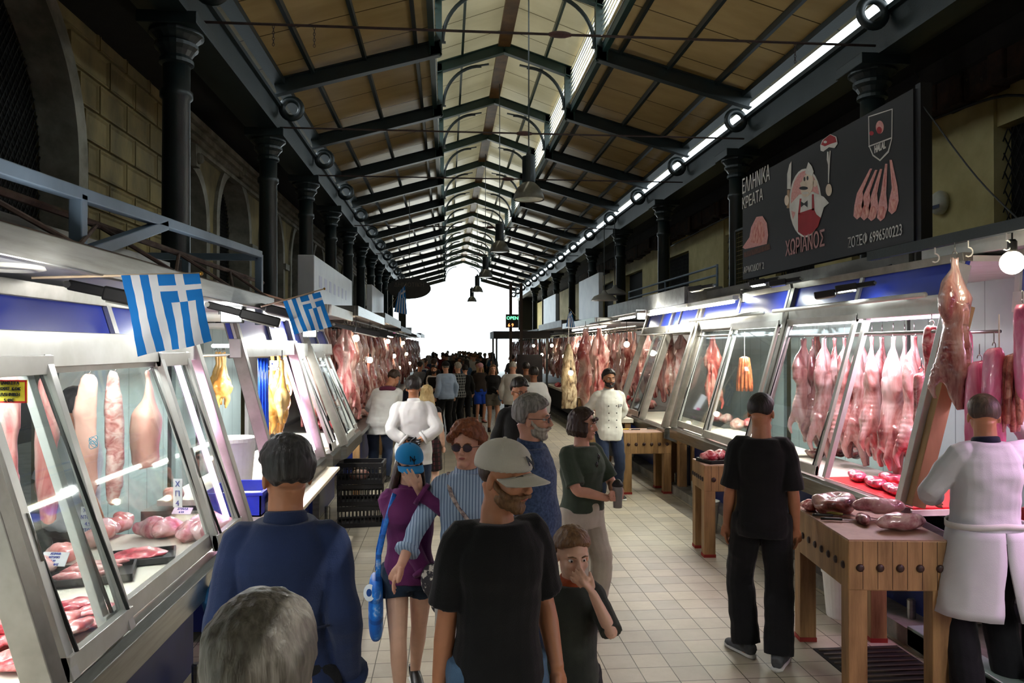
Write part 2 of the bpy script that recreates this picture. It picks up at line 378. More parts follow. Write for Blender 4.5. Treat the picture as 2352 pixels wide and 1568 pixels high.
# tie rods
def tierod():
    t = thing('tie_rod', 'x', 'tie rod')
    g = G(); g.tube([(-3.0, 0, 0), (5.5, 0, 0)], .016, 6); mesh_obj('rod', g, mat('rusty iron', '3a2620', '241a17', rough=.7, scale=9), t)
    g = G(); g.ball((1.4, 0, 0), (.16, .04, .045), 10, 6); mesh_obj('turnbuckle', g, mat('red brown iron', '4a2420', '38201c', rough=.6), t)
    return t
t0 = tierod()
for k, y in enumerate((9.35, 13.7, 17.4, 24.4, 31.6)):
    o = t0 if k == 0 else dup(t0); o.location = (0, y, 5.93 - .012 * k)
    tag(o, 'thin rusty tie rod with turnbuckle spanning the hall, %s from near end' % ORD[k], 'tie rod', 'tie rods')
# chains hanging from the first rod
for i, (u, v) in enumerate(((628, 55), (722, 62), (1826, 80))):
    p = at(u, v, 9.35); g = G()
    for k in range(7):
        c = V((0, 0, -.03 - k * .035)); a = (k % 2) * pi / 2
        g.tube([c + V((.012 * cos(q) * cos(a), .012 * cos(q) * sin(a), .022 * sin(q))) for q in [2 * pi * j / 8 for j in range(8)]], .004, 5, closed=True, cap=False)
    o = mesh_obj('hanging_chain', g, MATS['rusty iron']); o.location = (p.x, 9.35, 5.93)
    tag(o, 'short rusty chain hanging from nearest tie rod, %s' % ['beside the stone pier', 'by the first lantern post', 'on the banner side'][i], 'chain')
# pendant lamps
def pendant():
    t = thing('pendant_lamp', 'x', 'hanging lamp')
    g = G(); g.lathe([(.255, 0), (.26, .02), (.24, .1), (.19, .2), (.12, .27), (.1, .29)], n=28, cap=False); g.lathe([(.25, .005), (.235, .1), (.185, .195), (.1, .27)], n=28, cap=False)
    mesh_obj('shade', g, mat('dull grey shade', '6f6c60', '5a574c', rough=.45, metal=.3), t, smooth=True)
    g = G(); g.lathe([(.1, .28), (.11, .3), (.11, .72), (.05, .74), (.03, .8)], n=18); mesh_obj('ballast_housing', g, IRON, t, smooth=False)
    g = G(); g.lathe([(.02, -.0), (.235, .01), (.235, .02)], n=24); mesh_obj('lens', g, mat('milky lens', '9b9b8e', 'b6b6a8', rough=.2), t)
    g = G(); g.tube([(0, 0, .78), (0, 0, 4.35)], .012, 6); mesh_obj('suspension_rod', g, IRON, t)
    return t
p0 = pendant()
for k, y in enumerate((12.6, 19.6, 26.8, 34.0, 41.2)):
    o = p0 if k == 0 else dup(p0); o.location = (CX + .06, y, 4.5)
    tag(o, 'bell shaped industrial pendant lamp hanging under the ridge, %s from near end' % ORD[k], 'hanging lamp', 'pendant lamps')
# ---------------------------------------------------------------- side walls
PLAS = mat('dirty ochre stucco', 'a08f5e', '6b6042', rough=.85, scale=1.3, stretch=(1, 1, .5), bump=.6, bscale=14, detail=8, col3='463e2a', lo=.3, hi=.62)
CREAM = mat('cream painted plaster', 'e0cf92', 'bfae74', rough=.8, scale=1.1, bump=.3, bscale=18, detail=7)
ARCHM = mat('pale grey moulding', '9a9585', '6f6b5d', rough=.75, scale=2.5, bump=.3, bscale=18)
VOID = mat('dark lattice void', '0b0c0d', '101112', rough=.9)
LAT = mat('dark lattice', '2a2925', '1c1b19', rough=.8)
XL = -4.6
ARC = [(7.67, 2.2, 4.3), (13.95, .95, 4.35), (16.85, 1.2, 4.55)] + [(16.85 + 3.61 * k, 1.25, 4.5) for k in range(1, 12)]
def arcpts(c, r, z, n=20): return [(c + r * cos(a), z + r * sin(a)) for a in [pi * k / n for k in range(n + 1)]]
g = G(); yy = Y0
for (c, r, z) in ARC:
    g.bb((XL - .5, yy, 0), (XL, c - r, 6.2))
    pts = arcpts(c, r, z)
    for i in range(len(pts) - 1):
        (ya, za), (yb, zb) = pts[i], pts[i + 1]
        g.prism([(ya, za), (yb, zb), (yb, 6.62), (ya, 6.62)] if max(za, zb) < 6.6 else [(ya, za), (yb, zb), (yb, max(zb, 6.62) + .01), (ya, max(za, 6.62) + .01)], 'x', XL - .5, XL)
    yy = c + r
g.bb((XL - .5, yy, 0), (XL, Y1, 6.2)); struct('wall_left', g, PLAS)
for i, (c, r, z) in enumerate(ARC):
    w = .2 if i == 0 else .16
    def ring(ra, rb, x0, x1, zb=2.6):
        g = G(); A = [(c + ra, zb)] + arcpts(c, ra, z, 28) + [(c - ra, zb)]; B = [(c + rb, zb)] + arcpts(c, rb, z, 28) + [(c - rb, zb)]
        for k in range(len(A) - 1): g.prism([A[k], B[k], B[k + 1], A[k + 1]], 'x', x0, x1)
        return g
    g = ring(r - .04, r + w, XL - .4, XL + .07); struct('trim_arch_%d' % (i + 1), g, ARCHM)
    if i > 0:
        g = G(); g.prism([(c - .1, z + r - .05), (c + .1, z + r - .05), (c + .16, z + r + .33), (c - .16, z + r + .33)], 'x', XL, XL + .2); g.ball((XL + .2, c, z + r + .1), (.1, .11, .1)); struct('trim_keystone_%d' % i, g, ARCHM, smooth=False)
        g = G(); g.bb((XL, c + r - .05, z - .28), (XL + .14, c + r + .45, z - .12)); struct('trim_impost_%d' % i, g, ARCHM)
    # lattice filling
    g = G(); A = [(c + r, 2.2)] + arcpts(c, r, z, 16) + [(c - r, 2.2)]; g.prism(A, 'x', XL - .5, XL - .45); w_ = struct('window_%d' % (i + 1), g, VOID)
    g = G(); n = int(r * 22 / (1 if i < 4 else 2))
    if i < 5:
        for k in range(-n, n + 1):
            for s_ in (-1, 1):
                y = c + k * r * 2 / n; q = []
                for zz in np.arange(2.3, z + r, .06):
                    yq = y + s_ * (zz - 4) * .6
                    hh = sqrt(max(0, r * r - max(0, zz - z) ** 2))
                    if abs(yq - c) < hh - .03: q.append((XL - .4 + .01 * s_, yq, zz))
                if len(q) > 1: g.bar(q[0], q[-1], .012, .012, up=(1, 0, 0))
        o = struct('lattice', g, LAT, parent=w_)
# rusticated blocks on the big pier
g = G()
yb0, yb1 = 9.95, 12.95
for r_ in range(9):
    z0 = 2.6 + r_ * .42
    if z0 > 6: break
    x = 0
    off = .0 if r_ % 2 else .35
    edges = [7.67 + sqrt(max(0.1, 2.42 ** 2 - max(0, z0 + .2 - 4.3) ** 2)) + .03]
    q = 10.75 if r_ % 2 else 10.45
    edges += [q, q + .85, q + 1.7, yb1]
    edges = [e for e in edges if e <= yb1]
    for a, b_ in zip(edges[:-1], edges[1:]):
        if b_ - a < .15: continue
        a += .02; b_ -= .02; m_ = .045; zt = z0 + .38
        o_ = [(a, z0), (b_, z0), (b_, zt), (a, zt)]; i_ = [(a + m_, z0 + m_), (b_ - m_, z0 + m_), (b_ - m_, zt - m_), (a + m_, zt - m_)]
        g.rings([[(XL, *p) for p in o_], [(XL + .045, *p) for p in o_], [(XL + .045, *p) for p in [(o_[k][0] * .6 + i_[k][0] * .4, o_[k][1] * .6 + i_[k][1] * .4) for k in range(4)]], [(XL + .02, *p) for p in i_]])
struct('trim_rusticated_blocks', g, PLAS, bevel=.004)
g = G()
for k, (x, z) in enumerate(((.1, 5.62), (.16, 5.7), (.24, 5.8), (.32, 5.92))): g.bb((XL - .05, 13.1, z), (XL + x, Y1, z + .1))
struct('trim_cornice_left', g, ARCHM)
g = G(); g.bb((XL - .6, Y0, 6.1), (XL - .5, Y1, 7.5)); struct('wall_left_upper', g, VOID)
# right wall
XR = 7.3
g = G(); wy = Y0
WIN = [(3.0, 9.6), (11.2, 13.2), (14.6, 16.4), (17.3, 19.6), (22.5, 25.5), (28, 31), (33, 36)]
for a, b_ in WIN:
    g.bb((XR, wy, 0), (XR + .3, a, 5.6)); g.bb((XR + .05, a, 5.0), (XR + .3, b_, 5.6)); g.bb((XR, a, 0), (XR + .3, b_, 2.9)); wy = b_
g.bb((XR, wy, 0), (XR + .3, Y1, 5.6)); struct('wall_right', g, CREAM)
for i, (a, b_) in enumerate(WIN):
    g = G(); g.bb((XR + .25, a, 2.9), (XR + .3, b_, 5.0)); w_ = struct('window_%d' % (i + 21), g, VOID)
    if i < 5:
        g = G(); n = int((b_ - a) / .13)
        for k in range(-18, n + 18):
            for s_ in (-1, 1):
                y = a + k * .13; q = [(XR + .13 + .012 * s_, y + s_ * (zz - 4) * .55, zz) for zz in np.arange(2.95, 5.0, .05)]
                q = [p for p in q if a < p[1] < b_]
                if len(q) > 1: g.bar(q[0], q[-1], .012, .012, up=(1, 0, 0))
        struct('lattice', g, LAT, parent=w_)
g = G(); random.seed(4)
y = 2.0
while y < 40:
    l = random.uniform(.25, .9); z = random.uniform(5.42, 5.55); g.box((XR - .1 + random.uniform(-.05, .05), y + l / 2, z + .2), (.3, l, .42 + random.uniform(0, .1))); y += l
struct('trim_broken_cornice', g, mat('crumbling brick and plaster', '4a3326', '2c241e', rough=.95, scale=4, bump=1, bscale=20, col3='6b5f4e'), bevel=.02)
g = G(); g.bb((XR - .3, Y0, 5.85), (XR + .4, Y1, 6.2)); struct('beam_wall_head', g, mat('dark mottled plaster', '2b2824', '1c1a17', rough=.9, scale=3, bump=.5))  # dark brown plaster with a faint random mottle
g = G(); g.bb((-9, Y0 - .2, 0), (10, Y0, 9.3)); struct('wall_behind', g, mat('shaded plaster', '4b4840', '3b3932', rough=.9))
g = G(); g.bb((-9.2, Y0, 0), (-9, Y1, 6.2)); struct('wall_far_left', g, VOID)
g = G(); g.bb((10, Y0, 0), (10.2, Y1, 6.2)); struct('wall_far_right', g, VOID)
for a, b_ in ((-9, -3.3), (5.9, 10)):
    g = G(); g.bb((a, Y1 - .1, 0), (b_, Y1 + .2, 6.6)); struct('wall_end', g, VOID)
# daylight: the open end gives most of the light
# ================================================================ stalls
BLUE = mat('blue enamel panel', '2b3fae', '26389c', rough=.28, scale=1.5, spec=.6)
NAVY = mat('dark blue base panel', '1b2a66', '16224f', rough=.35, scale=2)
BOARD = mat('white cutting board', 'e6e1d3', 'd9d2bf', rough=.45, scale=5, bump=.1, bscale=30)
BACKW = mat('pale grey green wall panel', '9fb0ae', '8b9c9b', rough=.3, scale=1.2); wave_over(BACKW, 1, 1 / .4, '5d6a6a', .03)
TUBEW = emis('lit white tube', (1, .98, .92), 14); TUBEP = emis('lit pink tube', (1, .6, .95), 5); TUBEY = emis('lit warm white tube', (1, .93, .68), 16)
BULB = emis('lit bulb glass', (1, .86, .62), 22); FLOODL = emis('lit floodlight lens', (.92, 1, .95), 60)
GLS = glass_mat('stall glass', (.93, .975, .965), .03, .03)
RED = mat('red plastic board', 'd4232b', 'bf1c24', rough=.35)
def stall(s, name, label, Ya, Yb, posts, panes, fascia=(0, 1), Xb=1.19, zb=1.0, Xt=1.5, zt=2.02, zf=2.2, depth=1.5, open_=(), worktop=True, pink=None, frame=ALU, fz0=.08, railz=None, noback=False, wpanes=()):
    t = thing(name, label, 'market stall', (0, 0, 0))
    def X(z): return s * (Xb + (Xt - Xb) * (z - zb) / (zt - zb))
    g = G(); g.bb((s * (Xb + .32), Ya, .12), (s * (Xb + .38), Yb, zb - .2)); mesh_obj('base_panel', g, NAVY, t)
    for y in (Ya + .25, Yb - .25):
        g = G(); g.lathe([(.03, 0 if s < 0 else .12), (.03, .25), (.02, .26)], (s * (Xb + .22), y, 0), 10); mesh_obj('foot', g, STEEL, t, smooth=False)
    g = G(); g.prism([(s * (Xb + .0), zb - .02), (s * (Xb - .03), zb - .05), (s * (Xb - .03), zb - .17), (s * (Xb + .32), zb - .3), (s * (Xb + .34), zb - .2), (s * (Xb + .06), zb - .06), (s * (Xb + .06), zb - .02)], 'y', Ya, Yb)
    mesh_obj('sill', g, STEEL, t, bevel=.004)
    if worktop:
        g = G(); g.bb((s * (Xb + .1), Ya + .05, zb - .09), (s * (Xb + .85), Yb - .05, zb - .05)); mesh_obj('worktop', g, BOARD, t)
    g = G(); g.bb((s * (Xb + .05), Ya, .12), (s * (Xb + .95), Ya + .03, zb - .06)) if False else g.bb((s * (Xb + .38), Ya + .02, .15), (s * (Xb + .95), Yb - .02, zb - .12)); mesh_obj('counter_body', g, STEEL, t)
    # header
    g = G(); h = zt
    g.prism([(X(h) - s * .03, h - .045), (X(h) + s * .05, h - .045), (X(h) + s * .06, h + .09), (X(h) - s * .02, h + .09)], 'y', Ya, Yb); mesh_obj('header_rail', g, frame, t, bevel=.003)
    g = G(); x0 = X(zt + .09); x1 = X(zf); g.prism([(x0, zt + .09), (x1, zf), (x1 + s * .03, zf), (x0 + s * .03, zt + .09)], 'y', Ya, Yb); mesh_obj('fascia_panel', g, BLUE, t)
    g = G(); g.prism([(x1 - s * .02, zf), (x1 + s * .05, zf), (x1 + s * .05, zf + .06), (x1 - s * .03, zf + .06)], 'y', Ya, Yb); mesh_obj('top_rail', g, DALU, t, bevel=.003)
    for f in [Ya + .03] + [Ya + (Yb - Ya) * q for q in fascia if 0 < q < 1] + [Yb - .03]:
        g = G(); g.bar((x0 - s * .012, f, zt + .09), (x1 - s * .012, f, zf), .045, .02, up=(1, 0, 0)); mesh_obj('fascia_mullion', g, frame, t)
    for y in posts:
        g = G(); g.bar((X(zb) + s * .0, y, zb - .03), (X(zf), y, zf), .075, .09, up=(1, 0, 0)); mesh_obj('post', g, DALU, t, bevel=.004)
    for k, (a, b_) in enumerate(panes):
        o_ = s * (.03 if k % 2 else -.015); w = .045
        g = G()
        for y in (a + w / 2, b_ - w / 2): g.bar((X(zb) + o_, y, zb), (X(zt) + o_, y, zt), w, .03, up=(1, 0, 0))
        for z, hh in ((zb + .04, .08), (zt - .035, .07)):
            g.bar((X(z) + o_, a, z), (X(z) + o_, b_, z), .03, hh)
        d = mesh_obj('sliding_door', g, frame, t, bevel=.002)
        g = G(); g.prism([(X(zb + .07) + o_, zb + .07), (X(zt - .06) + o_, zt - .06), (X(zt - .06) + o_ + s * .004, zt - .06), (X(zb + .07) + o_ + s * .004, zb + .07)], 'y', a + w, b_ - w)
        p = mesh_obj('glass', g, GLS, d); 
        for y in (a + w, b_ - w): g = G(); g.bar((X(zb) + o_ - s * .002, y, zb + .08), (X(zt) + o_ - s * .002, y, zt - .07), .006, .012, up=(1, 0, 0)); mesh_obj('rubber_seal', g, BLACKR, d)
        yh = a + .03 if k % 2 == 0 else b_ - .03; zh = zb + .45
        g = G(); hx = X(zh) + o_ - s * .04; g.tube([(hx + s * .03, yh, zh - .08), (hx, yh, zh - .075), (X(zh + .15) + o_ - s * .04, yh, zh + .075), (X(zh + .15) + o_ - s * .01, yh, zh + .08)], .006, 6); mesh_obj('handle', g, STEEL, d, smooth=True)
    xb = s * (Xb + depth)
    if not noback:
        g = G(); g.bb((xb, Ya, .1), (xb + s * .04, Yb, zf)); mesh_obj('back_wall', g, BACKW, t)
    zr = railz or zt - .04
    for q in (.35, .75):
        g = G(); g.tube([(s * (Xb + q), Ya + .05, zr), (s * (Xb + q), Yb - .05, zr)], .012, 8); mesh_obj('hook_rail', g, STEEL, t, smooth=True)
    g = G(); g.bb((s * (Xt + .1), Ya, zf + .0), (xb, Yb, zf + .04)); mesh_obj('stall_ceiling', g, WHITE, t)
    return t
def stall_light(s, Ya, Yb, z, x, e, col=(1, 1, 1), tube=TUBEW, par=None):
    g = G(); g.tube([(x, Ya + .1, z), (x, Yb - .1, z)], .014, 8); o = mesh_obj('strip_light', g, tube, par)
    lamp('AREA', 'stall light', (x, (Ya + Yb) / 2, z - .03), e, col, .12, abs(Yb - Ya) * .9)
# banner-less side (left)
s1 = stall(-1, 'display_stall', 'steel and glass butcher stall with blue fascia under the larger flag', -3.0, 4.72, [2.42, 4.66], [(2.5, 2.98), (2.86, 4.15), (4.05, 4.5)], fascia=(.3, .55, .665, .86), zf=2.235)
stall_light(-1, 1.6, 4.6, 2.08, -1.68, 30, par=s1); stall_light(-1, -2.8, 1.4, 2.08, -1.72, 75, par=s1)  # second strip: unseen, beside and behind the camera, added as foreground fill
s2 = stall(-1, 'display_stall', 'butcher stall with dressed chickens, blue hanging straps and a pink tube light', 5.62, 7.72, [5.68, 7.6], [], fascia=(.55,), zf=2.3, Xb=1.22)
stall_light(-1, 5.8, 7.5, 2.06, -1.75, 50, par=s2)
s3 = stall(-1, 'display_stall', 'narrow glass fronted stall with white frames beside the black crates', 7.8, 8.4, [], [(7.84, 8.12), (8.08, 8.38)], fascia=(), zf=2.25, Xb=1.17, Xt=1.52, zt=2.0, frame=WHITE)
stall_light(-1, 7.8, 8.4, 2.04, -1.75, 22, par=s3)
s4 = stall(-1, 'display_stall', 'last white framed glass stall before the open carcass rows', 8.5, 10.0, [8.52], [(8.6, 9.3), (9.24, 9.95)], fascia=(.5,), zf=2.25, Xb=1.12, Xt=1.5, zt=2.0, frame=WHITE)
stall_light(-1, 8.6, 9.9, 2.04, -1.7, 34, par=s4)
# purple-pink tubes along the slanted posts
for (y, lab, par) in ((4.55, 'a', s1), (7.48, 'b', s2)):
    g = G(); g.tube([(-1.27, y, 1.06), (-1.55, y, 1.95)], .017, 8); mesh_obj('pink_tube', g, TUBEP, par)
    lamp('AREA', 'pink light', (-1.44, y - .05, 1.5), 4, (1, .5, .9), .05, .8, rot=(rad(90), 0, 0))
# right side stalls
RX = dict(Xb=3.08, Xt=3.46, zb=.98, zt=2.33, zf=2.64, depth=1.7)
a1 = stall(1, 'display_stall', 'brightly lit butcher stall hung with whole lambs under the black banner', 4.93, 7.5, [7.46], [(6.12, 7.42), ], fascia=(.5,), railz=2.16, **RX)
g = G(); g.bar((3.1, 4.95, .98), (3.53, 4.95, 2.62), .06, .1, up=(1, 0, 0)); mesh_obj('end_post', g, ALU, a1, bevel=.003)
g = G(); g.bar((3.14, 4.88, .98), (3.5, 4.88, 2.33), .07, .1, up=(1, 0, 0)); mesh_obj('timber_end_post', g, mat('raw timber', 'a98a5e', '8e7148', rough=.6, scale=5, stretch=(1, 1, .2)), a1, bevel=.003)
g = G(); g.bar((3.1, 6.02, .98), (3.48, 6.02, 2.35), .05, .04, up=(1, 0, 0)); mesh_obj('centre_post', g, ALU, a1)
stall_light(1, 5.0, 7.4, 2.28, 3.62, 24, (1, .7, .95), TUBEP, par=a1)
stall_light(1, 5.0, 7.4, 2.3, 3.46, 18, (1, .97, .95), TUBEW, par=a1)
a2 = stall(1, 'display_stall', 'butcher stall with a long sausage bunch behind two glass doors', 7.56, 10.25, [10.2], [(7.62, 8.95), (8.88, 10.1)], fascia=(.5,), railz=2.2, **RX)
stall_light(1, 7.7, 10.1, 2.28, 3.6, 75, (1, .98, .92), TUBEW, par=a2)
a3 = stall(1, 'display_stall', 'mostly empty dim glass stall behind the square wooden block table', 10.4, 13.4, [10.5, 11.75, 13.3], [(11.9, 12.5)], fascia=(.33, .66), Xb=3.05, Xt=3.5, zb=.95, zt=2.3, zf=2.6, depth=1.7, frame=DALU)
a0 = stall(1, 'display_stall', 'pink lit stall with pork sides and sausages behind the butcher in the long coat', -3.0, 4.8, [], [], fascia=(.4, .8,), railz=2.2, Xb=3.72, Xt=3.8, zb=.98, zt=2.33, zf=2.64, depth=1.6)
stall_light(1, -2.8, 2.4, 2.24, 3.6, 80, (1, .97, .93), TUBEW, par=a0)  # unseen strip reaching behind the camera, added to brighten the nearest people
stall_light(1, 2.6, 4.7, 2.24, 4.1, 60, (1, .55, .9), TUBEP, par=a0)
# horizontal hang bars in front of the headers
for k, (ya, yb, z, x) in enumerate(((5.1, 7.6, 2.42, 3.36), (7.9, 10.4, 2.42, 3.38))):
    g = G(); g.tube([(x, ya, z), (x, yb, z)], .02, 10)
    for y in (ya + .4, yb - .3): g.tube([(x, y, z), (x + .2, y, z + .03)], .012, 6)
    tag(mesh_obj('hanging_bar', g, ALU, None, smooth=True), ['round white hanging bar fixed above the lamb stall doors', 'round white hanging bar above the sausage stall doors'][k], 'bar')
# canopies ---------------------------------------------------------
SOFF = mat('off white soffit', 'd5d6da', 'c3c5cc', rough=.4)
RUST = mat('rusty flaking steel', '6b5a4e', '3d2a22', rough=.8, scale=9, detail=8, bump=.5, col3='9a9a98')
def canopy(name, label, s, Ya, Yb, x_in, x_out, z, fz, fm=STEEL, posts=True):
    t = thing(name, label, 'canopy')
    g = G(); g.bb((s * x_in, Ya, z), (s * x_out, Yb, z + .03)); mesh_obj('soffit', g, SOFF, t)
    g = G(); g.bb((s * x_out, Ya, z - .02), (s * (x_out - .04), Yb, z + fz)); g.bb((s * x_out, Ya - .03, z - .02), (s * (x_out + .5), Ya, z + fz)); mesh_obj('fascia_board', g, fm, t, bevel=.004)
    g = G(); g.bb((s * (x_out + .04), Ya, z + fz * .6), (s * x_in, Yb, z + fz * .6 + .02)); mesh_obj('top_sheet', g, mat('galvanised sheet', '5d6064', '484b4e', rough=.5, metal=.5), t)
    if posts:
        for y in (Ya + .06, Yb - .06):
            g = G(); g.bb((s * (x_in - .06), y - .03, .0 if s < 0 else .12), (s * x_in, y + .03, z)); mesh_obj('support_post', g, DALU, t)
    return t
cl = canopy('stall_canopy', 'white soffit canopy with steel edge over the flag side stall', -1, -3.0, 5.35, 3.0, 1.22, 2.315, .07, posts=False)
c2 = canopy('stall_canopy', 'orange edged canopy over the stall with the chickens', -1, 5.5, 8.4, 3.0, 1.35, 2.40, .04, mat('orange timber edge', 'b0714a', '9a6040', rough=.6), posts=False)
c3 = canopy('stall_canopy', 'white lit canopy over the two white framed glass stalls', -1, 8.5, 10.4, 3.0, 1.3, 2.42, .1, WHITE, posts=False)
c4 = canopy('stall_canopy', 'grey canopy carrying the black banner', 1, 5.7, 10.4, 5.0, 3.66, 2.70, .13, mat('grey steel beam', '6b6a66', '52514d', rough=.5, metal=.4, scale=3), posts=False)
c5 = canopy('stall_canopy', 'dirty steel canopy above the empty glass stall', 1, 10.4, 15.5, 5.0, 3.35, 2.68, .22, mat('tarnished steel', '8c8b86', '6c6a64', rough=.4, metal=.5), posts=False)
c6 = canopy('stall_canopy', 'pale canopy with hooks above the butcher in the long coat', 1, -3.0, 5.6, 5.0, 3.7, 2.72, .12, ALU, posts=False)
for (z, a, b_, s) in ((2.5, 10.6, 40, -1), (2.55, 15.6, 40, 1)):
    y = a; i = 0
    while y < b_:
        w = 4.6 + (i % 3) * .7
        canopy('stall_canopy', 'grey canopy over the open carcass stalls, %s along the %s side' % (ORD[i], 'flag' if s < 0 else 'banner'), s, y, y + w - .15, 3.2 if s < 0 else 5.2, 1.25 if s < 0 else 3.1, z + .06 * (i % 2), .12 + .05 * (i % 2), [STEEL, MATS['tarnished steel'], MATS['galvanised sheet']][i % 3])
        y += w; i += 1
# recessed lights in the near soffit
for k, y in enumerate((2.6, 4.05)):
    t = thing('recessed_downlight', ['round recessed downlight in the white soffit before the larger flag', 'round recessed downlight in the soffit beyond the larger flag'][k], 'ceiling light', (-1.42, y, 2.31))
    g = G(); g.lathe([(.105, .005), (.11, -.006), (.085, -.012), (.08, .0)], n=24, cap=False); mesh_obj('trim_ring', g, WHITE, t, smooth=True)
    g = G(); g.lathe([(.08, -.002), (.08, .004)], n=24); mesh_obj('reflector', g, mat('dull reflector', '8d8773', '6b6656', rough=.2, metal=.6), t)
# truss of rusty bars along the near canopy edge
t = thing('lattice_truss', 'rusty steel bar truss running above the near canopy edge', 'truss')
for (z, x) in ((2.38, -1.2), (2.52, -1.34)):
    g = G(); g.tube([(x, 1.6, z), (x, 5.7, z)], .014, 6); mesh_obj('chord', g, RUST, t)
pts = [(-1.2, 1.7 + k * .45, 2.38) if k % 2 == 0 else (-1.34, 1.7 + k * .45, 2.52) for k in range(9)]
g = G(); g.tube(pts, .009, 6); mesh_obj('zigzag_bar', g, RUST, t)
# corrugated sheet over near canopy, AC etc
g = G(); n = 60
g.rings([[( -1.42 - .006 * (k % 2), .9 + k * .06, 2.37), (-1.42 - .006 * (k % 2), .9 + k * .06, 2.6)] for k in range(n)], cap=False) if False else g.bb((-1.5, 1.0, 2.36), (-1.47, 4.2, 2.5))
tag(mesh_obj('sheet_metal_upstand', g, STEEL), 'crumpled stainless sheet standing behind the rusty bar truss', 'metal sheet')
PGREY = mat('blue grey painted angle', '6f8294', '5d6f80', rough=.45, scale=3)
t = thing('railing_frame', 'blue grey angle iron railing frame above the flag side canopy', 'railing')
for a, b_ in (((-1.27, 1.5, 2.53), (-1.27, 5.3, 2.68)), ((-1.27, 5.3, 2.66), (-2.35, 5.3, 2.66)), ((-1.27, 5.3, 2.2), (-1.27, 5.3, 2.68)), ((-1.27, 2.75, 2.37), (-1.27, 2.75, 2.58)), ((-1.27, 2.8, 2.38), (-1.27, 3.55, 2.6)), ((-1.27, 1.5, 2.3), (-1.27, 1.5, 2.53)), ((-1.75, 5.3, 2.35), (-1.75, 5.3, 2.66))):
    g = G(); g.bar(a, b_, .045, .045, up=(1, 0, 0) if abs(a[2] - b_[2]) > .1 else (0, 0, 1)); mesh_obj('bar', g, PGREY, t, bevel=.004)
t = thing('condenser_unit', 'dark air conditioning condenser on the canopy behind the railing', 'air conditioner', (-2.05, 2.85, 2.42))
g = G(); g.bb((-.42, -.16, 0), (.3, .16, .42)); mesh_obj('casing', g, mat('charcoal casing', '2d3338', '23282c', rough=.5), t, bevel=.01)
g = G(); g.lathe([(.17, 0), (.18, .02), (.15, .03)], n=24, cap=False)
for k in range(9): g.lathe([(.02 + k * .017, .012), (.025 + k * .017, .018)], n=24, cap=False)
o = mesh_obj('fan_grille', g, BLACKR, t); o.location = (-.1, -.165, .21); o.rotation_euler = (pi / 2, 0, 0)
g = G()
for k in range(13):
    g.tube([(.34 + .02 * (k % 2), -.1, .03 + k * .03), (.34 + .02 * (k % 2), .1, .03 + k * .03)], .012, 6)
mesh_obj('coil', g, BLACKR, t)
g = G(); g.tube([(-.5, -.2, .35), (-.3, -.24, .28), (-.2, -.22, .1), (-.22, -.2, -.02)], .02, 8); g.tube([(-.5, -.22, .25), (-.36, -.25, .2), (-.24, -.24, .05)], .012, 8); mesh_obj('hose', g, mat('grey hose', '57544d', '454239', rough=.7), t, smooth=True)
g = G(); g.box((0, 0, 0), (.1, .05, .1)); o = tag(mesh_obj('junction_box', g, mat('mint green box', '6fa394', '5c8d80', rough=.4), None, bevel=.006), 'small mint green junction box on the dark condenser unit', 'junction box'); o.location = (-1.93, 2.66, 2.67)
g = G(); g.lathe([(.012, 0), (.012, .06), (.022, .07), (.022, .1), (.008, .12)], n=10); o = tag(mesh_obj('valve', g, STEEL, None, smooth=True), 'small pipe valve on top of the mint green box', 'valve'); o.location = (-1.93, 2.66, 2.71)
# floodlights on arms -------------------------------------------------
def flood(loc, rz, tilt, label, lit=True, L=.34, e=0, col=(1, 1, .95)):
    t = thing('floodlight', label, 'floodlight', loc); t.rotation_euler = (tilt, 0, rz)
    g = G(); g.bb((-.045, 0, -.02), (.045, L * .55, .02)); mesh_obj('arm', g, BLACKR, t, bevel=.006)
    g = G(); g.bb((-.075, L * .45, -.03), (.075, L, .025)); mesh_obj('housing', g, BLACKR, t, bevel=.008)
    g = G(); g.bb((-.06, L * .5, -.036), (.06, L - .02, -.028)); mesh_obj('lens', g, FLOODL if lit else mat('unlit lens', 'b9bab0', '9d9e95', rough=.15), t)
    g = G(); g.lathe([(.012, -.05), (.014, .05)], n=8); o = mesh_obj('bolt', g, STEEL, t); o.rotation_euler = (0, pi / 2, 0)
    if e: lamp('SPOT', 'flood beam', V(loc) + V((0, 0, -.06)), e, col, .06, rot=(rad(10), 0, 0), spot=rad(150))
p = at(165, 655, 3.05); flood(p, rad(-85), rad(-12), 'black arm floodlight beside the larger flag pole', False, .3); lamp('POINT', 'flood light', (-1.1, 2.4, 2.24), 5, (1, .98, .95), .05); lamp('POINT', 'flood light', (-1.12, 3.7, 2.24), 5, (1, .98, .95), .05)
for k, (u, v, Y) in enumerate(((478, 700, 4.4), (545, 690, 5.0))):
    flood(at(u, v, Y), rad(-80), rad(-14), ['black arm floodlight just beyond the larger flag', 'black arm floodlight between the two flags'][k], False, .4)
for k, (u, v, Y) in enumerate(((765, 745, 8.2), (795, 750, 9.2), (825, 752, 10.6))):
    flood(at(u, v, Y), rad(-70), rad(-12), 'black arm floodlight over the white framed stalls, %s past the smaller flag' % ORD[k], k == 2, .5)
for k, (u, v, Y, e) in enumerate(((1640, 655, 8.9, 0), (1790, 640, 7.6, 0), (1840, 640, 7.2, 0), (2010, 650, 5.9, 0), (1960, 665, 6.0, 0))):
    p = at(u, v, Y); flood(p, rad(60), rad(-8), 'black arm floodlight under the banner canopy, %s from the far end' % ORD[k], k in (1, 3), .3, 0)
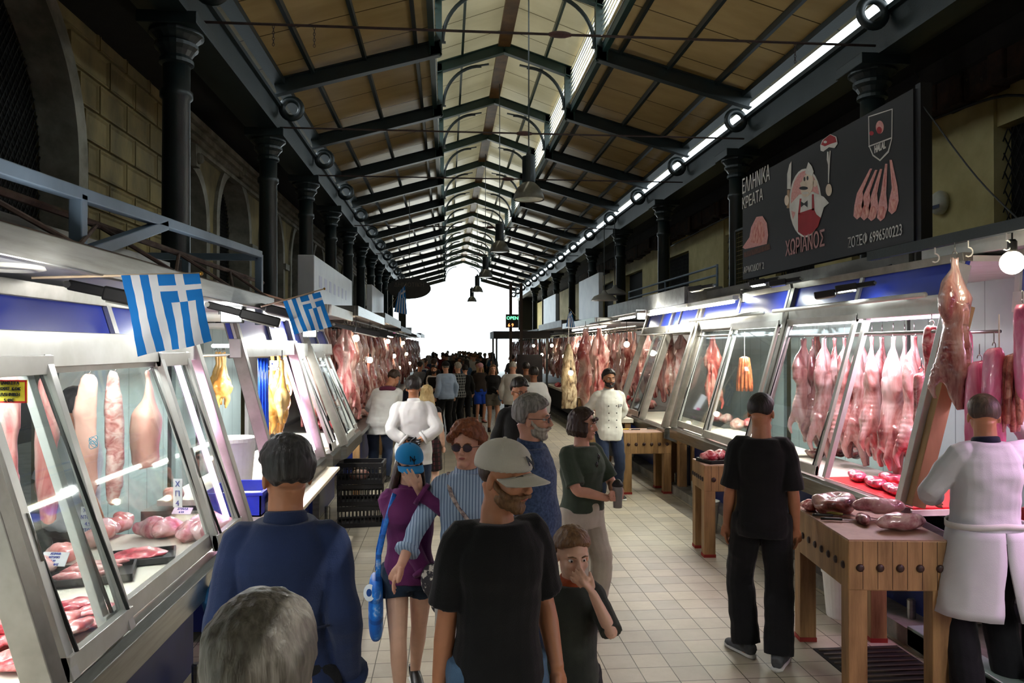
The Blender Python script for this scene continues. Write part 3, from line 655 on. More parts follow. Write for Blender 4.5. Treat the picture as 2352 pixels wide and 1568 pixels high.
# round LED lamps and bulbs
def bulb(loc, r, label, e, cord=.12, m=BULB, col=(1, .88, .68)):
    t = thing('light_bulb', label, 'light bulb', loc)
    g = G(); g.ball((0, 0, 0), (r, r, r * 1.05), 18, 12); mesh_obj('globe', g, m, t, smooth=True)
    g = G(); g.lathe([(r * .35, r * .9), (r * .4, r * 1.1), (r * .4, r * 1.9), (r * .25, r * 2.1)], n=14); mesh_obj('socket', g, BLACKR, t, smooth=False)
    g = G(); g.tube([(0, 0, r * 2), (0, 0, r * 2 + cord)], .005, 6); mesh_obj('cord', g, BLACKR, t)
    l = lamp('POINT', 'bulb light', loc, e, col, r * .9)
bulb(at(2325, 603, 4.25), .066, 'large lit globe bulb hanging above the butcher in the long coat', 14)
for k, (u, v, Y) in enumerate(((2133, 622, 5.7), (2030, 655, 6.3), (1908, 655, 7.1))):
    t = thing('round_lamp', 'flat round lit lamp under the banner canopy, %s from the near end' % ORD[k], 'lamp', at(u, v, Y))
    g = G(); g.lathe([(.12, .0), (.125, .03), (.1, .05)], n=24); mesh_obj('rim', g, WHITE if k == 0 else BLACKR, t)
    g = G(); g.lathe([(.02, -.012), (.105, -.006), (.11, .0)], n=24); mesh_obj('lens', g, BULB if k == 0 else emis('dim lens', (1, .95, .85), 2), t)
# long bare tubes on the banner side, starburst lamps
for k, (ya, yb, x, z) in enumerate(((8.6, 10.2, 3.32, 2.58), (10.25, 12.2, 3.3, 2.58), (13.6, 15.4, 3.4, 2.6), (15.8, 17.6, 3.33, 2.49), (18, 20, 3.33, 2.49))):
    t = thing('tube_light', 'bare lit tube light along the banner side canopies, %s from the near end' % ORD[k], 'tube light')
    g = G(); g.tube([(x, ya, z), (x, yb, z)], .02, 8); mesh_obj('tube', g, TUBEY if k < 2 else TUBEW, t)
    g = G(); g.bb((x - .02, ya - .03, z + .02), (x + .05, yb + .03, z + .07)); mesh_obj('batten', g, WHITE, t)
    lamp('AREA', 'tube light', (x, (ya + yb) / 2, z - .04), 16, (1, .95, .8), .06, yb - ya)
def ledflood(loc, label, e, r=.05, col=(1, 1, .96)):
    t = thing('led_floodlight', label, 'floodlight', loc)
    g = G(); g.box((0, 0, 0), (.14, .05, .11)); mesh_obj('housing', g, BLACKR, t, bevel=.008)
    g = G(); g.box((0, -.028, 0), (.12, .01, .09)); mesh_obj('lens', g, FLOODL, t)
    g = G(); g.tube([(-.08, 0, 0), (-.08, 0, .1), (.08, 0, .1), (.08, 0, 0)], .008, 6); mesh_obj('bracket', g, BLACKR, t)
    lamp('POINT', 'led', V(loc) + V((0, -.12, 0)), e, col, .05)
ledflood(at(1472, 726, 11.9), 'glaring white floodlight at the empty glass stall', 38)
ledflood(at(1716, 684, 8.8), 'glaring warm floodlight at the far lower corner of the black banner', 38, col=(1, .93, .8))
ledflood(at(712, 762, 7.9), 'glaring floodlight just below the smaller flag', 42)
ledflood(at(534, 722, 5.0), 'small bright lamp between the larger flag and the stall', 6)
# ================================================================ meat
def meatmat(name, base, fat, deep, scale=7, stretch=(1, 1, .35), rough=.32, coat=.5, fatpos=.56, deeppos=.36, bump=.5):
    if name in MATS: return MATS[name]
    m, nt, b = _new(name); N = nt.nodes; L = nt.links
    tc = N.new('ShaderNodeTexCoord'); mp = N.new('ShaderNodeMapping'); mp.inputs['Scale'].default_value = stretch; L.new(tc.outputs['Object'], mp.inputs[0])
    oi = N.new('ShaderNodeObjectInfo'); ad = N.new('ShaderNodeVectorMath'); ad.operation = 'ADD'
    mu = N.new('ShaderNodeMath'); mu.operation = 'MULTIPLY'; mu.inputs[1].default_value = 30; L.new(oi.outputs['Random'], mu.inputs[0])
    L.new(mp.outputs[0], ad.inputs[0]); L.new(mu.outputs[0], ad.inputs[1])
    nz = N.new('ShaderNodeTexNoise'); nz.inputs['Scale'].default_value = scale; nz.inputs['Detail'].default_value = 7; nz.inputs['Roughness'].default_value = .62; nz.inputs['Distortion'].default_value = .8
    L.new(ad.outputs[0], nz.inputs['Vector'])
    r = N.new('ShaderNodeValToRGB'); e = r.color_ramp.elements
    e[0].position = deeppos; e[0].color = (*hexc(deep), 1); e[1].position = fatpos + .06; e[1].color = (*hexc(fat), 1)
    x = e.new((deeppos + fatpos) / 2 + .01); x.color = (*hexc(base), 1)
    L.new(nz.outputs[0], r.inputs[0]); L.new(r.outputs[0], b.inputs['Base Color'])
    b.inputs['Roughness'].default_value = rough; b.inputs['Coat Weight'].default_value = coat; b.inputs['Coat Roughness'].default_value = .08
    bp = N.new('ShaderNodeBump'); bp.inputs['Strength'].default_value = bump; bp.inputs['Distance'].default_value = .012; L.new(nz.outputs[0], bp.inputs['Height']); L.new(bp.outputs[0], b.inputs['Normal'])
    return m
LAMB = meatmat('lamb flesh', 'c48478', 'e6cbbc', '8c3230', 6)
LAMBP = meatmat('lamb flesh in film', 'b9827a', 'dcc0ba', '7e3a3c', 5, coat=1, rough=.2, bump=.8)
PORK = meatmat('pork skin', 'dca292', 'e8bba8', 'c97d70', 3, rough=.4, coat=.2, bump=.15)
PORKM = meatmat('pork flesh', 'd97f7c', 'f0c6bc', 'b34a4c', 9)
BEEF = meatmat('red meat', 'b3303c', 'e6a9a4', '7e1a24', 9, stretch=(1, 1, 1))
BEEFD = meatmat('dark red meat', '8c2028', 'c98a86', '4d0d12', 8, stretch=(1, 1, 1), coat=.8)
PINK = meatmat('pink wrapped meat', 'd58a92', 'ecc4c4', 'b65c68', 9, stretch=(1, 1, 1), coat=1, rough=.2)
CHIK = meatmat('yellow chicken skin', 'e0a850', 'f0cc86', 'b87a30', 7, coat=.4)
SAUS = meatmat('sausage casing', 'c8683a', 'dd8a56', '9c4426', 22, stretch=(1, 1, 1), coat=.6, bump=.2)
SHEEP = meatmat('mottled hide', 'a98f6c', 'd8c6a2', '46342a', 14, stretch=(1, 1, .5), coat=0, rough=.8)
TWINE = mat('white twine', 'e8e4da', 'd2cdbf', rough=.7)
def hook(parent, z, s=1.0):
    g = G(); pts = [(.0, 0, z + .09 * s)] + [(.022 * s * sin(a), 0, z + .03 * s + .022 * s * cos(a)) for a in [pi * k / 6 for k in range(-3, 7)]]
    g.tube(pts[1:], .004, 6); g.tube([(.0, 0, z + .05 * s), (0, 0, z + .12 * s)], .004, 6); return mesh_obj('steel_hook', g, STEEL, parent, smooth=True)
def lamb(name='lamb_carcass', m=LAMB, seed=0, L=1.05, wide=1., voxel=.013, hk=True, cat='meat', spread=.06, headless=True):
    t = thing(name, 'x', 'meat')
    k = L / 1.05; g = G(); random.seed(seed); w = wide
    for s_ in (-1, 1):
        g.tube([(s_ * .018, 0, 0), (s_ * .025, .0, -.10 * k), (s_ * .045, .01, -.2 * k), (s_ * .06, 0, -.33 * k), (s_ * .05, 0, -.45 * k), (s_ * .035, .01, -.56 * k)], [.018, .017, .038 * w, .066 * w, .06 * w, .03], 12, ry=[.018, .018, .048, .08, .07, .03])
        g.tube([(s_ * .07 * w, .0, -.78 * k), (s_ * .1 * w, .05, -.9 * k), (s_ * (.07 + spread) * w, .09, -1.02 * k), (s_ * (.06 + spread) * w, .06, -1.12 * k)], [.06, .05, .026, .018], 10)
    g.tube([(0, 0, -.36 * k), (0, 0, -.46 * k), (0, 0, -.56 * k), (0, 0, -.68 * k), (0, .01, -.8 * k), (0, 0, -.92 * k), (0, -.01, -1.0 * k), (0, -.03, -1.12 * k), (0, -.05, -1.2 * k)],
           [.09 * w, .1 * w, .085 * w, .1 * w, .12 * w, .115 * w, .075, .045, .035], 18, ry=[.09, .085, .075, .095, .115, .11, .075, .05, .035])
    def disp(p, n):
        a = 0
        if -.95 * k < p[2] < -.55 * k: a += .0028 * sin(p[2] * 150 + 4 * p[0]) * min(1, abs(p[0]) * 12) * (.5 + noise.noise(V(p) * 6 + V((seed, 0, 0))))      # ribs
        if abs(p[0]) < .018 and n[1] < -.3 and p[2] < -.42 * k: a -= .03                            # opened belly
        return a
    fuse(g, voxel, 'flesh', m, t, .016, 9, seed, 1, (1, 1, .6), disp)
    if hk: hook(t, -.01)
    return t
def slab(name, m, seed, L, W, T, prof=None, voxel=.012, amp=.012, hk=True, taper=1, label='x'):
    t = thing(name, label, 'meat'); g = G(); prof = prof or [(0, .45), (.05, .8), (.3, 1), (.6, .95), (.85, .9), (.97, .7), (1, .3)]
    g.tube([(.01 * sin(q * 7 + seed), 0, -q * L) for q, _ in prof], [W / 2 * a for _, a in prof], 14, ry=[T / 2 * (a ** .5) for _, a in prof], up=(0, 1, 0))
    fuse(g, voxel, 'flesh', m, t, amp, 9, seed, 1, (1, 1, .6))
    if hk: hook(t, -.01)
    return t
def lump(name, m, seed, d, voxel=.01, amp=.012, label='x', cat='meat', part='flesh', sc=9):
    g = G(); g.ball((0, 0, d[2] * .46), (d[0] / 2, d[1] / 2, d[2] / 2), 16, 10)
    if seed % 2: g.ball((d[0] * .22, d[1] * .1, d[2] * .4), (d[0] * .3, d[1] * .4, d[2] * .38), 12, 8)
    o = fuse(g, voxel, name, m, None, amp, sc, seed); o['label'] = label; o['category'] = cat; return o
def put(o, p, rz=0, label=None, group=None, s=None, mats=None):
    c = dup(o, loc=p, rz=rz, scale=s, label=label, group=group, mats=mats); return c
PROT = []
def proto(o): PROT.append(o); return o
# prototypes (removed at the end)
Lb = [proto(lamb(m=LAMB, seed=k, L=1.0 + .05 * k, wide=1 + .08 * (k % 2))) for k in range(3)]
Lp = [proto(lamb(m=LAMBP, seed=10 + k, L=1.02, wide=.82 + .1 * k)) for k in range(3)]
# --- the big wrapped lamb hanging over the butcher
p = at(2193, 590, 4.62); o = put(Lp[1], p, rad(15), 'plastic wrapped lamb carcass hanging outside the stall above the butcher in the long coat', s=(.9, .95, .84)); o['category'] = 'meat'
t = thing('hook_bar', 'dark steel bar with white hooks carrying the wrapped lamb outside the stall', 'bar')
g = G(); g.bar((3.3, 5.7, 2.76), (3.3, 3.0, 2.76), .05, .07); mesh_obj('bar', g, IRON, t)
for k in range(5):
    g = G(); y = 4.9 - k * .33; g.tube([(3.3, y, 2.73), (3.3, y, 2.68)] + [(3.3 + .03 * sin(a), y, 2.655 - .03 * cos(a) + .0) for a in [pi - pi * j / 6 * 1.2 for j in range(7)]], .005, 6); mesh_obj('hook', g, WHITE, t)
# --- lambs in the pink lit stall
us = [1845, 1868, 1893, 1918, 1940, 1978, 2003, 2026, 2052, 2078, 2100]
for k, u in enumerate(us):
    v = 748; X = 3.72 + .1 * (k % 2); p = atx(u, v, X); z = 2.14
    o = put(Lp[k % 3], (p.x, p.y, z), rad(20 + (k * 37) % 60), 'skinned film wrapped lamb in the pink lit stall, %s from the far end' % ORD[k], 'lambs hanging under pink light', (1, 1, .92 + .05 * (k % 3)))
# red neck piece in the same stall
nk = proto(slab('neck_of_meat', BEEF, 3, .42, .12, .1)); q = atx(2140, 735, 3.45)
put(nk, (q.x, q.y, 2.2), .3, 'bright red boneless strip hanging at the near end of the pink lit stall')
nk2 = proto(slab('neck_of_meat', BEEFD, 5, .4, .13, .1)); q = atx(2140, 880, 3.5); put(nk2, (q.x, q.y + .12, 1.86), .3, 'dark red neck piece hanging beneath the bright red strip')
# --- stall with sausages
rib = proto(lamb(m=meatmat('bright lamb ribs', 'c0584c', 'e2a593', '8c2a26', 9), seed=21, L=.95, wide=.8)); q = atx(1637, 770, 3.7); put(rib, (q.x, q.y, 2.2), rad(-50), 'red half lamb with exposed ribs hanging behind a glass door')
q = atx(1872, 760, 4.2); put(rib, (4.1, 8.15, 2.2), rad(30), 'second red half lamb deeper inside the sausage stall')
def sausages(name, label, loc, n, L, r, rr, m=SAUS):
    t = thing(name, label, 'sausages', loc); random.seed(n)
    for k in range(n):
        a = pi * 2 * k / n; c, s_ = cos(a), sin(a); w = rr * .8
        pts = [(c * .012, s_ * .012, 0)] + [(c * (w * (.5 + .55 * sin(q * pi / 2 * 1.05))), s_ * w * (.5 + .55 * sin(q * pi / 2)), -L * q) for q in (.04, .15, .35, .6, .8, .92)] 
        R_ = [r * .6, r, r, r, r, r * .95, r * .7]
        g = G(); g.tube(pts, R_, 9); mesh_obj('sausage', g, m, t, smooth=True)
    g = G(); g.tube([(0, 0, .0), (0, 0, .3)], .004, 6); mesh_obj('string', g, TWINE, t)
    return t
q = atx(1710, 820, 3.55); s1_ = sausages('sausage_bunch', 'orange brown sausage bunch with a red and white paper band', (q.x, q.y, q.z), 11, .44, .019, .1)
g = G(); g.bb((-.05, -.125, -.16), (.0, -.118, -.11)); mesh_obj('paper_band', g, mat('red white paper', 'c8202a', 'efe9e4', scale=30, rough=.5), s1_)
for k, (u, v) in enumerate(((2295, 835), (2335, 815))):
    q = at(u, v, 4.35 - .1 * k); sausages('sausage_bunch', ['pink brown sausage loops hanging behind the raised forearm', 'pink brown sausage bunch hanging at the picture edge above the red box'][k], q, 9, .44, .021, .11, meatmat('pink lit sausage', 'b4685a', 'cf8878', '8a4038', 20, stretch=(1, 1, 1)))
# pork sides in nearest banner-side stall
ps = proto(slab('pork_piece', meatmat('pink pork side', 'e8709a', 'f6a6c4', 'c04a74', 5), 7, .75, .26, .12)); 
for k, (u, v, Y) in enumerate(((2250, 830, 4.5), (2283, 800, 4.3), (2348, 660, 4.2), (2215, 760, 4.75))):
    q = at(u, v, Y); put(ps, (q.x, q.y, min(2.3, q.z)), .4 * k, ['broad pink pork side hanging behind the head of the butcher in the long coat', 'narrower pink pork side beside the broad one', 'pork leg hanging under the far ceiling of the pink stall', 'pork piece hanging by the slanted stall post'][k], s=(.75, .8, 1 - .12 * k))
# --- near flag-side stall
def card(loc, rz, w, h, lines, label, bgm, col=(.02, .05, .4), tilt=0, border=None):
    t = thing('price_card', label, 'price card', loc); t.rotation_euler = (tilt, 0, rz)
    g = G(); g.bb((-w / 2, 0, 0), (w / 2, .003, h)); mesh_obj('card', g, bgm, t)
    if border:
        g = G(); b_ = .006
        for a in ((-w / 2, 0, w / 2, b_), (-w / 2, h - b_, w / 2, h), (-w / 2, 0, -w / 2 + b_, h), (w / 2 - b_, 0, w / 2, h)): g.bb((a[0], -.001, a[1]), (a[2], .0, a[3]))
        mesh_obj('border', g, border, t)
    im = mat('ink %s' % str(col), col, rough=.6); n = len(lines)
    for i, ln in enumerate(lines):
        sz = h / n * .8; q = txt(ln, sz, (0, 0, 0), Matrix.Identity(3), im, 'writing', t, 'CENTER', sx=min(1, w / (sz * .62 * max(1, len(ln)))))
        q.matrix_basis = Matrix.Translation((0, -.003, h - (i + .8) * h / n)) @ Matrix.Rotation(pi / 2, 4, 'X') @ Matrix.Diagonal((min(1, .92 * w / (sz * .6 * max(1, len(ln)))), 1, 1, 1))
    return t
CARDW = mat('white card', 'eef0f2', rough=.6); CARDY = mat('yellow card', 'f2df3a', rough=.6)
card(at(22, 925, 2.62), rad(-10), .12, .075, ['ΠΑΝΣΕΤΑ', 'ΧΩΡΙΣ ΚΟΚ', 'ΕΛΛΗΝΙΚΗ', '5.49€'], 'yellow price card with red border reading 5.49', CARDY, (.02, .02, .02), border=mat('red card edge', 'd8261e', rough=.5))
card(gp(118, 1300, 1.0), rad(-8), .13, .07, ['ΧΕΙΡΙΝΑ', 'ΝΤΟΠΙΟ', '4.99', 'ΛΕΚΑΝΗΣ'], 'white price card in blue ink reading 4.99 among wrapped roasts', CARDW, tilt=rad(-35))
card(gp(205, 1225, 1.0), rad(-10), .1, .15, ['ΧΟΙΡ', 'ΝΤΟΠΙΟ', '4.99', 'ΝΤΟΠΙΑ'], 'tall white price card in blue ink behind the sliding door handle', CARDW)
card(gp(415, 1180, 1.03), rad(-10), .12, .05, ['ΣΠΑΛΑ', '4.99'], 'small white price card lying on the wrapped pork lumps', CARDW, tilt=rad(-50))
card(at(408, 1165, 4.15), rad(-10), .05, .15, ['Χ', 'Π', '4'], 'narrow white price card standing on edge by the wrapped lumps', CARDW)
card(at(632, 850, 7.3), 0, .1, .09, ['ΚΟΤ', '8.9'], 'white price card reading 8.9 between the yellow chickens', CARDW)
strip = proto(slab('pork_belly_strip', PORKM, 1, .62, .13, .05)); skin = proto(slab('pork_belly_strip', PORK, 2, .66, .13, .05)); ribs = proto(slab('rib_strip', meatmat('pale ribs', 'd39a92', 'ecd0c6', 'ad6660', 12, stretch=(1, 1, 2.2)), 4, .66, .12, .05, amp=.018))
def hangL(o, u, v0, v1, X, label, sx=1, rz=.3):
    a = atx(u, v0, X); b_ = atx(u, v1, X); h = a.z - b_.z; base = .64
    return put(o, (X, a.y, a.z), rz, label, s=(sx, 1, h / base))
hangL(strip, 14, 842, 1185, -1.72, 'red and white pork belly strip behind the yellow price card', .75)
hangL(strip, 108, 862, 1215, -1.75, 'long pink pork strip hanging behind the open sliding door', .75)
hangL(skin, 200, 858, 1140, -1.78, 'skin-on pork belly strip with a blue inspection stamp', .8)
hangL(ribs, 262, 850, 1150, -1.72, 'rack of pale pork ribs hanging between the belly strip and the ham', .72)
ham = slab('whole_ham', PORK, 6, .5, .17, .13, [(0, .16), (.1, .14), (.2, .3), (.26, .34), (.32, .42), (.48, .95), (.62, 1.0), (.8, .9), (.95, .85), (1, .6)], amp=.008); q = atx(338, 850, -1.66); ham.location = q; ham.rotation_euler = (0, 0, .3)
a = atx(338, 1072, -1.66); ham.scale = (1, 1, (q.z - a.z) / .5); tag(ham, 'smooth pink whole ham hanging by its shank in the near stall', 'meat')
g = G(); q = atx(200, 1018, -1.72)
for k in range(5): g.tube([(.02 * cos(a + k), 0, .02 * sin(a * 1.1) + k * .006) for a in [j * .7 for j in range(9)]], .0016, 5)
o = tag(mesh_obj('inspection_stamp', g, mat('blue stamp ink', '2f8fa8', rough=.5)), 'blue inspection stamp on the skin-on pork belly strip', 'stamp'); o.location = (q.x + .055, q.y - .06, q.z)
# wrapped lumps and cuts on the near counter
wl = [proto(lump('wrapped_pork_joint', PINK, k, (.2, .14, .1), amp=.022, sc=12, voxel=.007)) for k in (1, 2)]
spots = [(345, 1188, 'far'), (385, 1222, ''), (430, 1240, ''), (365, 1165, ''), (505, 1195, ''), (470, 1215, ''), (250, 1165, ''), (232, 1235, '')]
names = ['plastic wrapped pork joint beside the far end of the glass, upper one', 'round wrapped pork joint in the middle of the white board', 'small wrapped pork joint closest to the glass', 'wrapped pork joint under the small price card', 'large marbled wrapped pork shoulder by the pink tube light', 'wrapped pork joint touching the marbled shoulder', 'rolled wrapped roast below the hanging ribs', 'short wrapped fillet between tray and ribs']
for k, (u, v, _) in enumerate(spots):
    q = gp(u, v, .955); q = q if q.y < 4.6 else at(u, v, 4.6 - .05 * (k % 3)); put(wl[k % 2], (min(q.x, -1.36), q.y, .955), k * .8, names[k], 'wrapped joints in near stall', (.95, 1, 1.05) if k != 4 else (1.5, 1.5, 1.4))
roll = proto(lump('rolled_roast', PORKM, 3, (.16, .12, .11), amp=.02, sc=13))
for k, (u, v) in enumerate(((75, 1225), (120, 1240), (150, 1215), (70, 1290), (95, 1320), (280, 1150), (310, 1150), (40, 1260))):
    q = gp(u, v, .955); put(roll, (max(q.x, -1.95), q.y, .955), k * .9, 'rolled pork roast at the back of the near counter, %s from the sliding door' % ORD[k], 'rolled roasts')
steak = [proto(lump('pork_steak', [BEEF, PORKM, meatmat('pale red steak', 'c8505a', 'eab0ac', '95303a', 14, stretch=(1, 1, 1))][k], k, (.22, .11, .035), amp=.012, sc=16, voxel=.006)) for k in range(3)]
n = 0
for r_ in range(5):
    for c_ in range(6):
        q = V((-1.40 - .1 * c_, 2.74 + .12 * r_ + .03 * c_, .957 + .016 * ((r_ + c_) % 3)))
        put(steak[(r_ * 2 + c_) % 3], q, .4 + .5 * ((r_ * 3 + c_ * 5) % 4), 'red pork steak in the overlapping pile, %s slice in row %s from the aisle' % (ORD[r_], ['one', 'two', 'three', 'four', 'five', 'six'][c_]), 'pork steaks in an overlapping pile'); n += 1
g = G(); g.bb((-.17, -.12, 0), (.17, .12, .008))
for a in ((-.17, -.12, .17, -.11), (-.17, .11, .17, .12), (-.17, -.12, -.16, .12), (.16, -.12, .17, .12)): g.bb((a[0], a[1], 0), (a[2], a[3], .03))
tray = proto(mesh_obj('black_tray', g, BLACKR, None)); q = gp(235, 1325, .957)
o = dup(tray, loc=(q.x - .06, q.y, .957), rz=.3, label='black tray of long pork fillets in the near stall', scale=1.15); o['category'] = 'tray'
fil = proto(lump('pork_fillet', meatmat('pale fillet', 'c87878', 'e6b8b2', 'a04a52', 11, stretch=(1, 1, 1)), 8, (.26, .055, .045), amp=.012, sc=14, voxel=.006))
for k in range(5): put(fil, (q.x - .06 + .03 * (k % 2), q.y - .08 + .042 * k, .972 + .018 * (k % 2)), .3, 'long pork fillet on the black tray, %s from its near rim' % ORD[k], 'fillets on the black tray')
q = gp(320, 1285, .957); o = dup(tray, loc=(q.x, q.y, .957), rz=.3, label='black tray with film covered thin slices behind the fillets'); o['category'] = 'tray'
o = put(steak[2], (q.x, q.y, .97), .3, 'film covered sheet of thin pork slices', s=(1.35, 1.9, 1.1))
# chickens of the second stall
ck = lump('x', CHIK, 2, (.14, .12, .2)); bpy.data.objects.remove(ck)
def chicken():
    t = thing('dressed_chicken', 'x', 'poultry'); g = G()
    g.ball((0, 0, -.32), (.07, .065, .11), 14, 10); g.tube([(0, 0, -.22), (.01, 0, -.12), (0, 0, 0)], [.04, .018, .014], 8)
    for s_ in (-1, 1): g.tube([(s_ * .04, 0, -.38), (s_ * .055, -.01, -.45), (s_ * .03, -.01, -.52)], [.035, .022, .01], 8); g.tube([(s_ * .06, 0, -.27), (s_ * .085, -.02, -.33), (s_ * .07, -.03, -.38)], [.02, .018, .01], 7)
    fuse(g, .01, 'flesh', CHIK, t, .006, 12, 3); hook(t, -.01, .7); return t
ch = proto(chicken())
for k, (u, v, Y) in enumerate(((640, 830, 7.3), (625, 800, 7.6), (648, 845, 6.9), (655, 790, 7.55), (615, 868, 6.9), (630, 900, 7.3), (640, 870, 7.0), (505, 760, 8.3), (515, 790, 8.4), (497, 800, 8.5), (510, 830, 8.1))):
    q = at(u, v - 20, Y); put(ch, (q.x, Y, min(2.0, q.z)), k * .7, 'yellow skinned chicken hanging in the second stall, %s counted from the blue straps' % ORD[k] if k < 7 else 'yellow skinned chicken at the back of the second stall, %s of its row' % ORD[k - 7], 'hanging chickens', (1.1, 1.1, 1.1))
# blue straps
t = thing('blue_strap_bundle', 'bundle of bright blue plastic straps hanging beside the chickens', 'straps', at(604, 822, 6.3)); 
for k in range(7):
    g = G(); g.tube([(.012 * (k - 3), .01 * (k % 2), 0), (.011 * (k - 3), .015 * ((k + 1) % 2), -.3), (.012 * (k - 3) + .004, .01, -.62)], .008, 6); mesh_obj('strap', g, mat('bright blue plastic', '1f5be0', '1848c0', rough=.3), t, smooth=True)
# --- open carcass rows far down on both sides
random.seed(11); n = 0
rows = []
for k in range(26): rows.append((-1.42, 10.75 + k * .34))
for k in range(22): rows.append((-1.85, 10.6 + k * .42))
for k in range(26): rows.append((-1.42, 19.6 + k * .75))
for i, (x, y) in enumerate(rows):
    zs = random.uniform(.95, 1.2); put([Lb[0], Lb[1], Lb[2], Lp[0]][i % 4], (x, y, 2.45 - .1 * zs), random.uniform(-1.5, 1.5), 'lamb carcass hanging on the %s rail of the flag side, %s along' % ('aisle' if i < 26 else 'rear' if x < -1.6 else 'far', ORD[i if i < 48 else i - 48]), 'open row carcasses flag side', (1.1, 1.1, zs), mats={'flesh': [PORKM, LAMB][i % 2]} if i % 5 == 0 else None)
rows = [(3.4, 13.6 + k * .36) for k in range(30)] + [(3.85, 12.3 + .5 * k) for k in range(14)] + [(3.4, 24.8 + k * .8) for k in range(20)]
for i, (x, y) in enumerate(rows):
    put([Lp[0], Lb[1], Lp[2], Lb[0]][i % 4], (x, y, 2.33), random.uniform(-1.5, 1.5), 'lamb carcass hanging on the %s rail of the banner side, %s along' % ('aisle' if x < 3.6 and i < 40 else 'rear' if x > 3.6 else 'far', ORD[i % 44]), 'open row carcasses banner side', (1, 1, random.uniform(.85, 1.1)))
for k, (u, v, Y) in enumerate(((1345, 755, 13.2), (1376, 752, 12.6))):
    q = at(u, v, Y); put(Lb[k + 1], (q.x, Y, q.z), .5 - k, ['large goat carcass hanging out over the aisle, the farther of two', 'large goat carcass hanging out over the aisle just behind the dark haired cook'][k], s=(1.25, 1.25, 1.22))
tk = slab('hanging_hide', SHEEP, 9, 1.05, .26, .2, [(0, .2), (.1, .5), (.25, .7), (.5, .95), (.8, 1), (1, .9)], amp=.02); tk.location = at(1306, 790, 12.3); tag(tk, 'mottled brown hide hanging in front of the banner side carcasses with a bulb before it', 'hide')
g = G(); g.tube([(0, 0, 0), (0, 0, .42)], .006, 6); mesh_obj('hanging_cord', g, TWINE, tk)
# rails for the rows and back boards
for (x, y0, y1, z) in ((-1.42, 10.6, 40, 2.46), (-1.85, 10.5, 20, 2.46), (3.4, 13.5, 40, 2.42), (3.85, 12.2, 20, 2.42), (2.75, 12.0, 14.5, 2.5)):
    g = G(); g.tube([(x, y0, z), (x, y1, z)], .018, 8); tag(mesh_obj('meat_rail', g, STEEL), 'steel meat rail over the carcasses at %s' % {-1.42: 'the aisle edge on the flag side', -1.85: 'the back of the flag side rows', 3.4: 'the aisle edge on the banner side', 3.85: 'the back of the banner side rows', 2.75: 'the goats hanging over the aisle'}[x], 'rail')
PALE = mat('white tiled stall back', 'cfd0cc', 'bfc0bb', rough=.35, scale=2)
for i, (x, a, b_) in enumerate(((-2.7, 10.5, 40), (4.7, 13.5, 40))):
    g = G(); g.bb((x, a, 0), (x + .05, b_, 2.45)); tag(mesh_obj('partition_wall', g, PALE), None, None, kind='structure')
# tables below the rows
TIMB = mat('butcher block wood', 'ab8558', '80603c', rough=.5, scale=5, stretch=(3, 3, .4), bump=.2, bscale=30, detail=6, col3='6b4522')
TIMBT = mat('worn block top', 'a07a62', '87614f', rough=.55, scale=6, bump=.2)
for i, (x0, x1, a, b_) in enumerate(((-2.3, -1.15, 10.5, 14.8), (-2.3, -1.15, 15.1, 19.8), (-2.3, -1.15, 20.2, 27), (-2.3, -1.15, 27.5, 38), (3.1, 4.2, 13.6, 17.5), (3.1, 4.2, 18, 24), (3.1, 4.2, 24.5, 36), (2.25, 2.98, 12.0, 13.6))):
    t = thing('display_table', 'long display table under the %s carcass rows, %s from the near end' % ('flag side' if x0 < 0 else 'banner side', ORD[i % 4]), 'table')
    g = G(); g.bb((x0, a, .84), (x1, b_, .9)); mesh_obj('tabletop', g, BOARD if i % 2 else STEEL, t)
    for (x, y) in ((x0 + .08, a + .08), (x1 - .08, a + .08), (x0 + .08, b_ - .08), (x1 - .08, b_ - .08)):
        g = G(); g.bb((x - .045, y - .045, 0), (x + .045, y + .045, .84)); mesh_obj('leg', g, TIMB, t)
    g = G(); g.bb((x0 + .1, a + .1, .3), (x1 - .12, b_ - .1, .8)); mesh_obj('under_panel', g, NAVY if i % 2 == 0 else mat('dark underside', '1b1b1d', rough=.8), t)
random.seed(5); heap = [proto(lump('meat_heap_piece', m_, k, (.26, .2, .14), amp=.025, voxel=.014)) for k, m_ in enumerate((LAMB, BEEF, PORKM))]
for i in range(70):
    s_ = i % 2; y = random.uniform(10.7, 19.5) if s_ == 0 else random.uniform(12.2, 23)
    x = random.uniform(-1.9, -1.3) if s_ == 0 else (random.uniform(3.2, 3.9) if y > 13.7 else random.uniform(2.5, 3.1))
    if s_ and 13.4 < y < 13.75: y = 14
    if not s_ and 14.7 < y < 15.2: y = 15.4
    put(heap[i % 3], (x, y, .9), random.uniform(0, 6), 'raw meat piece heaped on the %s tables, %s counted' % ('flag side' if s_ == 0 else 'banner side', ORD[i // 2]), 'heaped meat %s' % ('flag' if s_ == 0 else 'banner'), random.uniform(.7, 1.2))
for k in range(9):
    y = 11.2 + k * 2.0
    bulb((-1.31, y, 2.18 - .35 * (k % 3)), .05, 'bare lit bulb among the flag side carcasses, %s from the near end' % ORD[k], 40, cord=2.5 - (2.18 - .35 * (k % 3)) - .1, col=(1, .82, .66))
for k in range(7):
    y = 13.2 + k * 2.4
    bulb((3.16, y, 2.1 - .3 * (k % 2)), .05, 'bare lit bulb among the banner side carcasses, %s from the near end' % ORD[k], 40, cord=2.55 - (2.1 - .3 * (k % 2)) - .1, col=(1, .86, .78))
bulb(at(1311, 856, 12.0), .04, 'bare lit bulb in front of the mottled hide', 12)
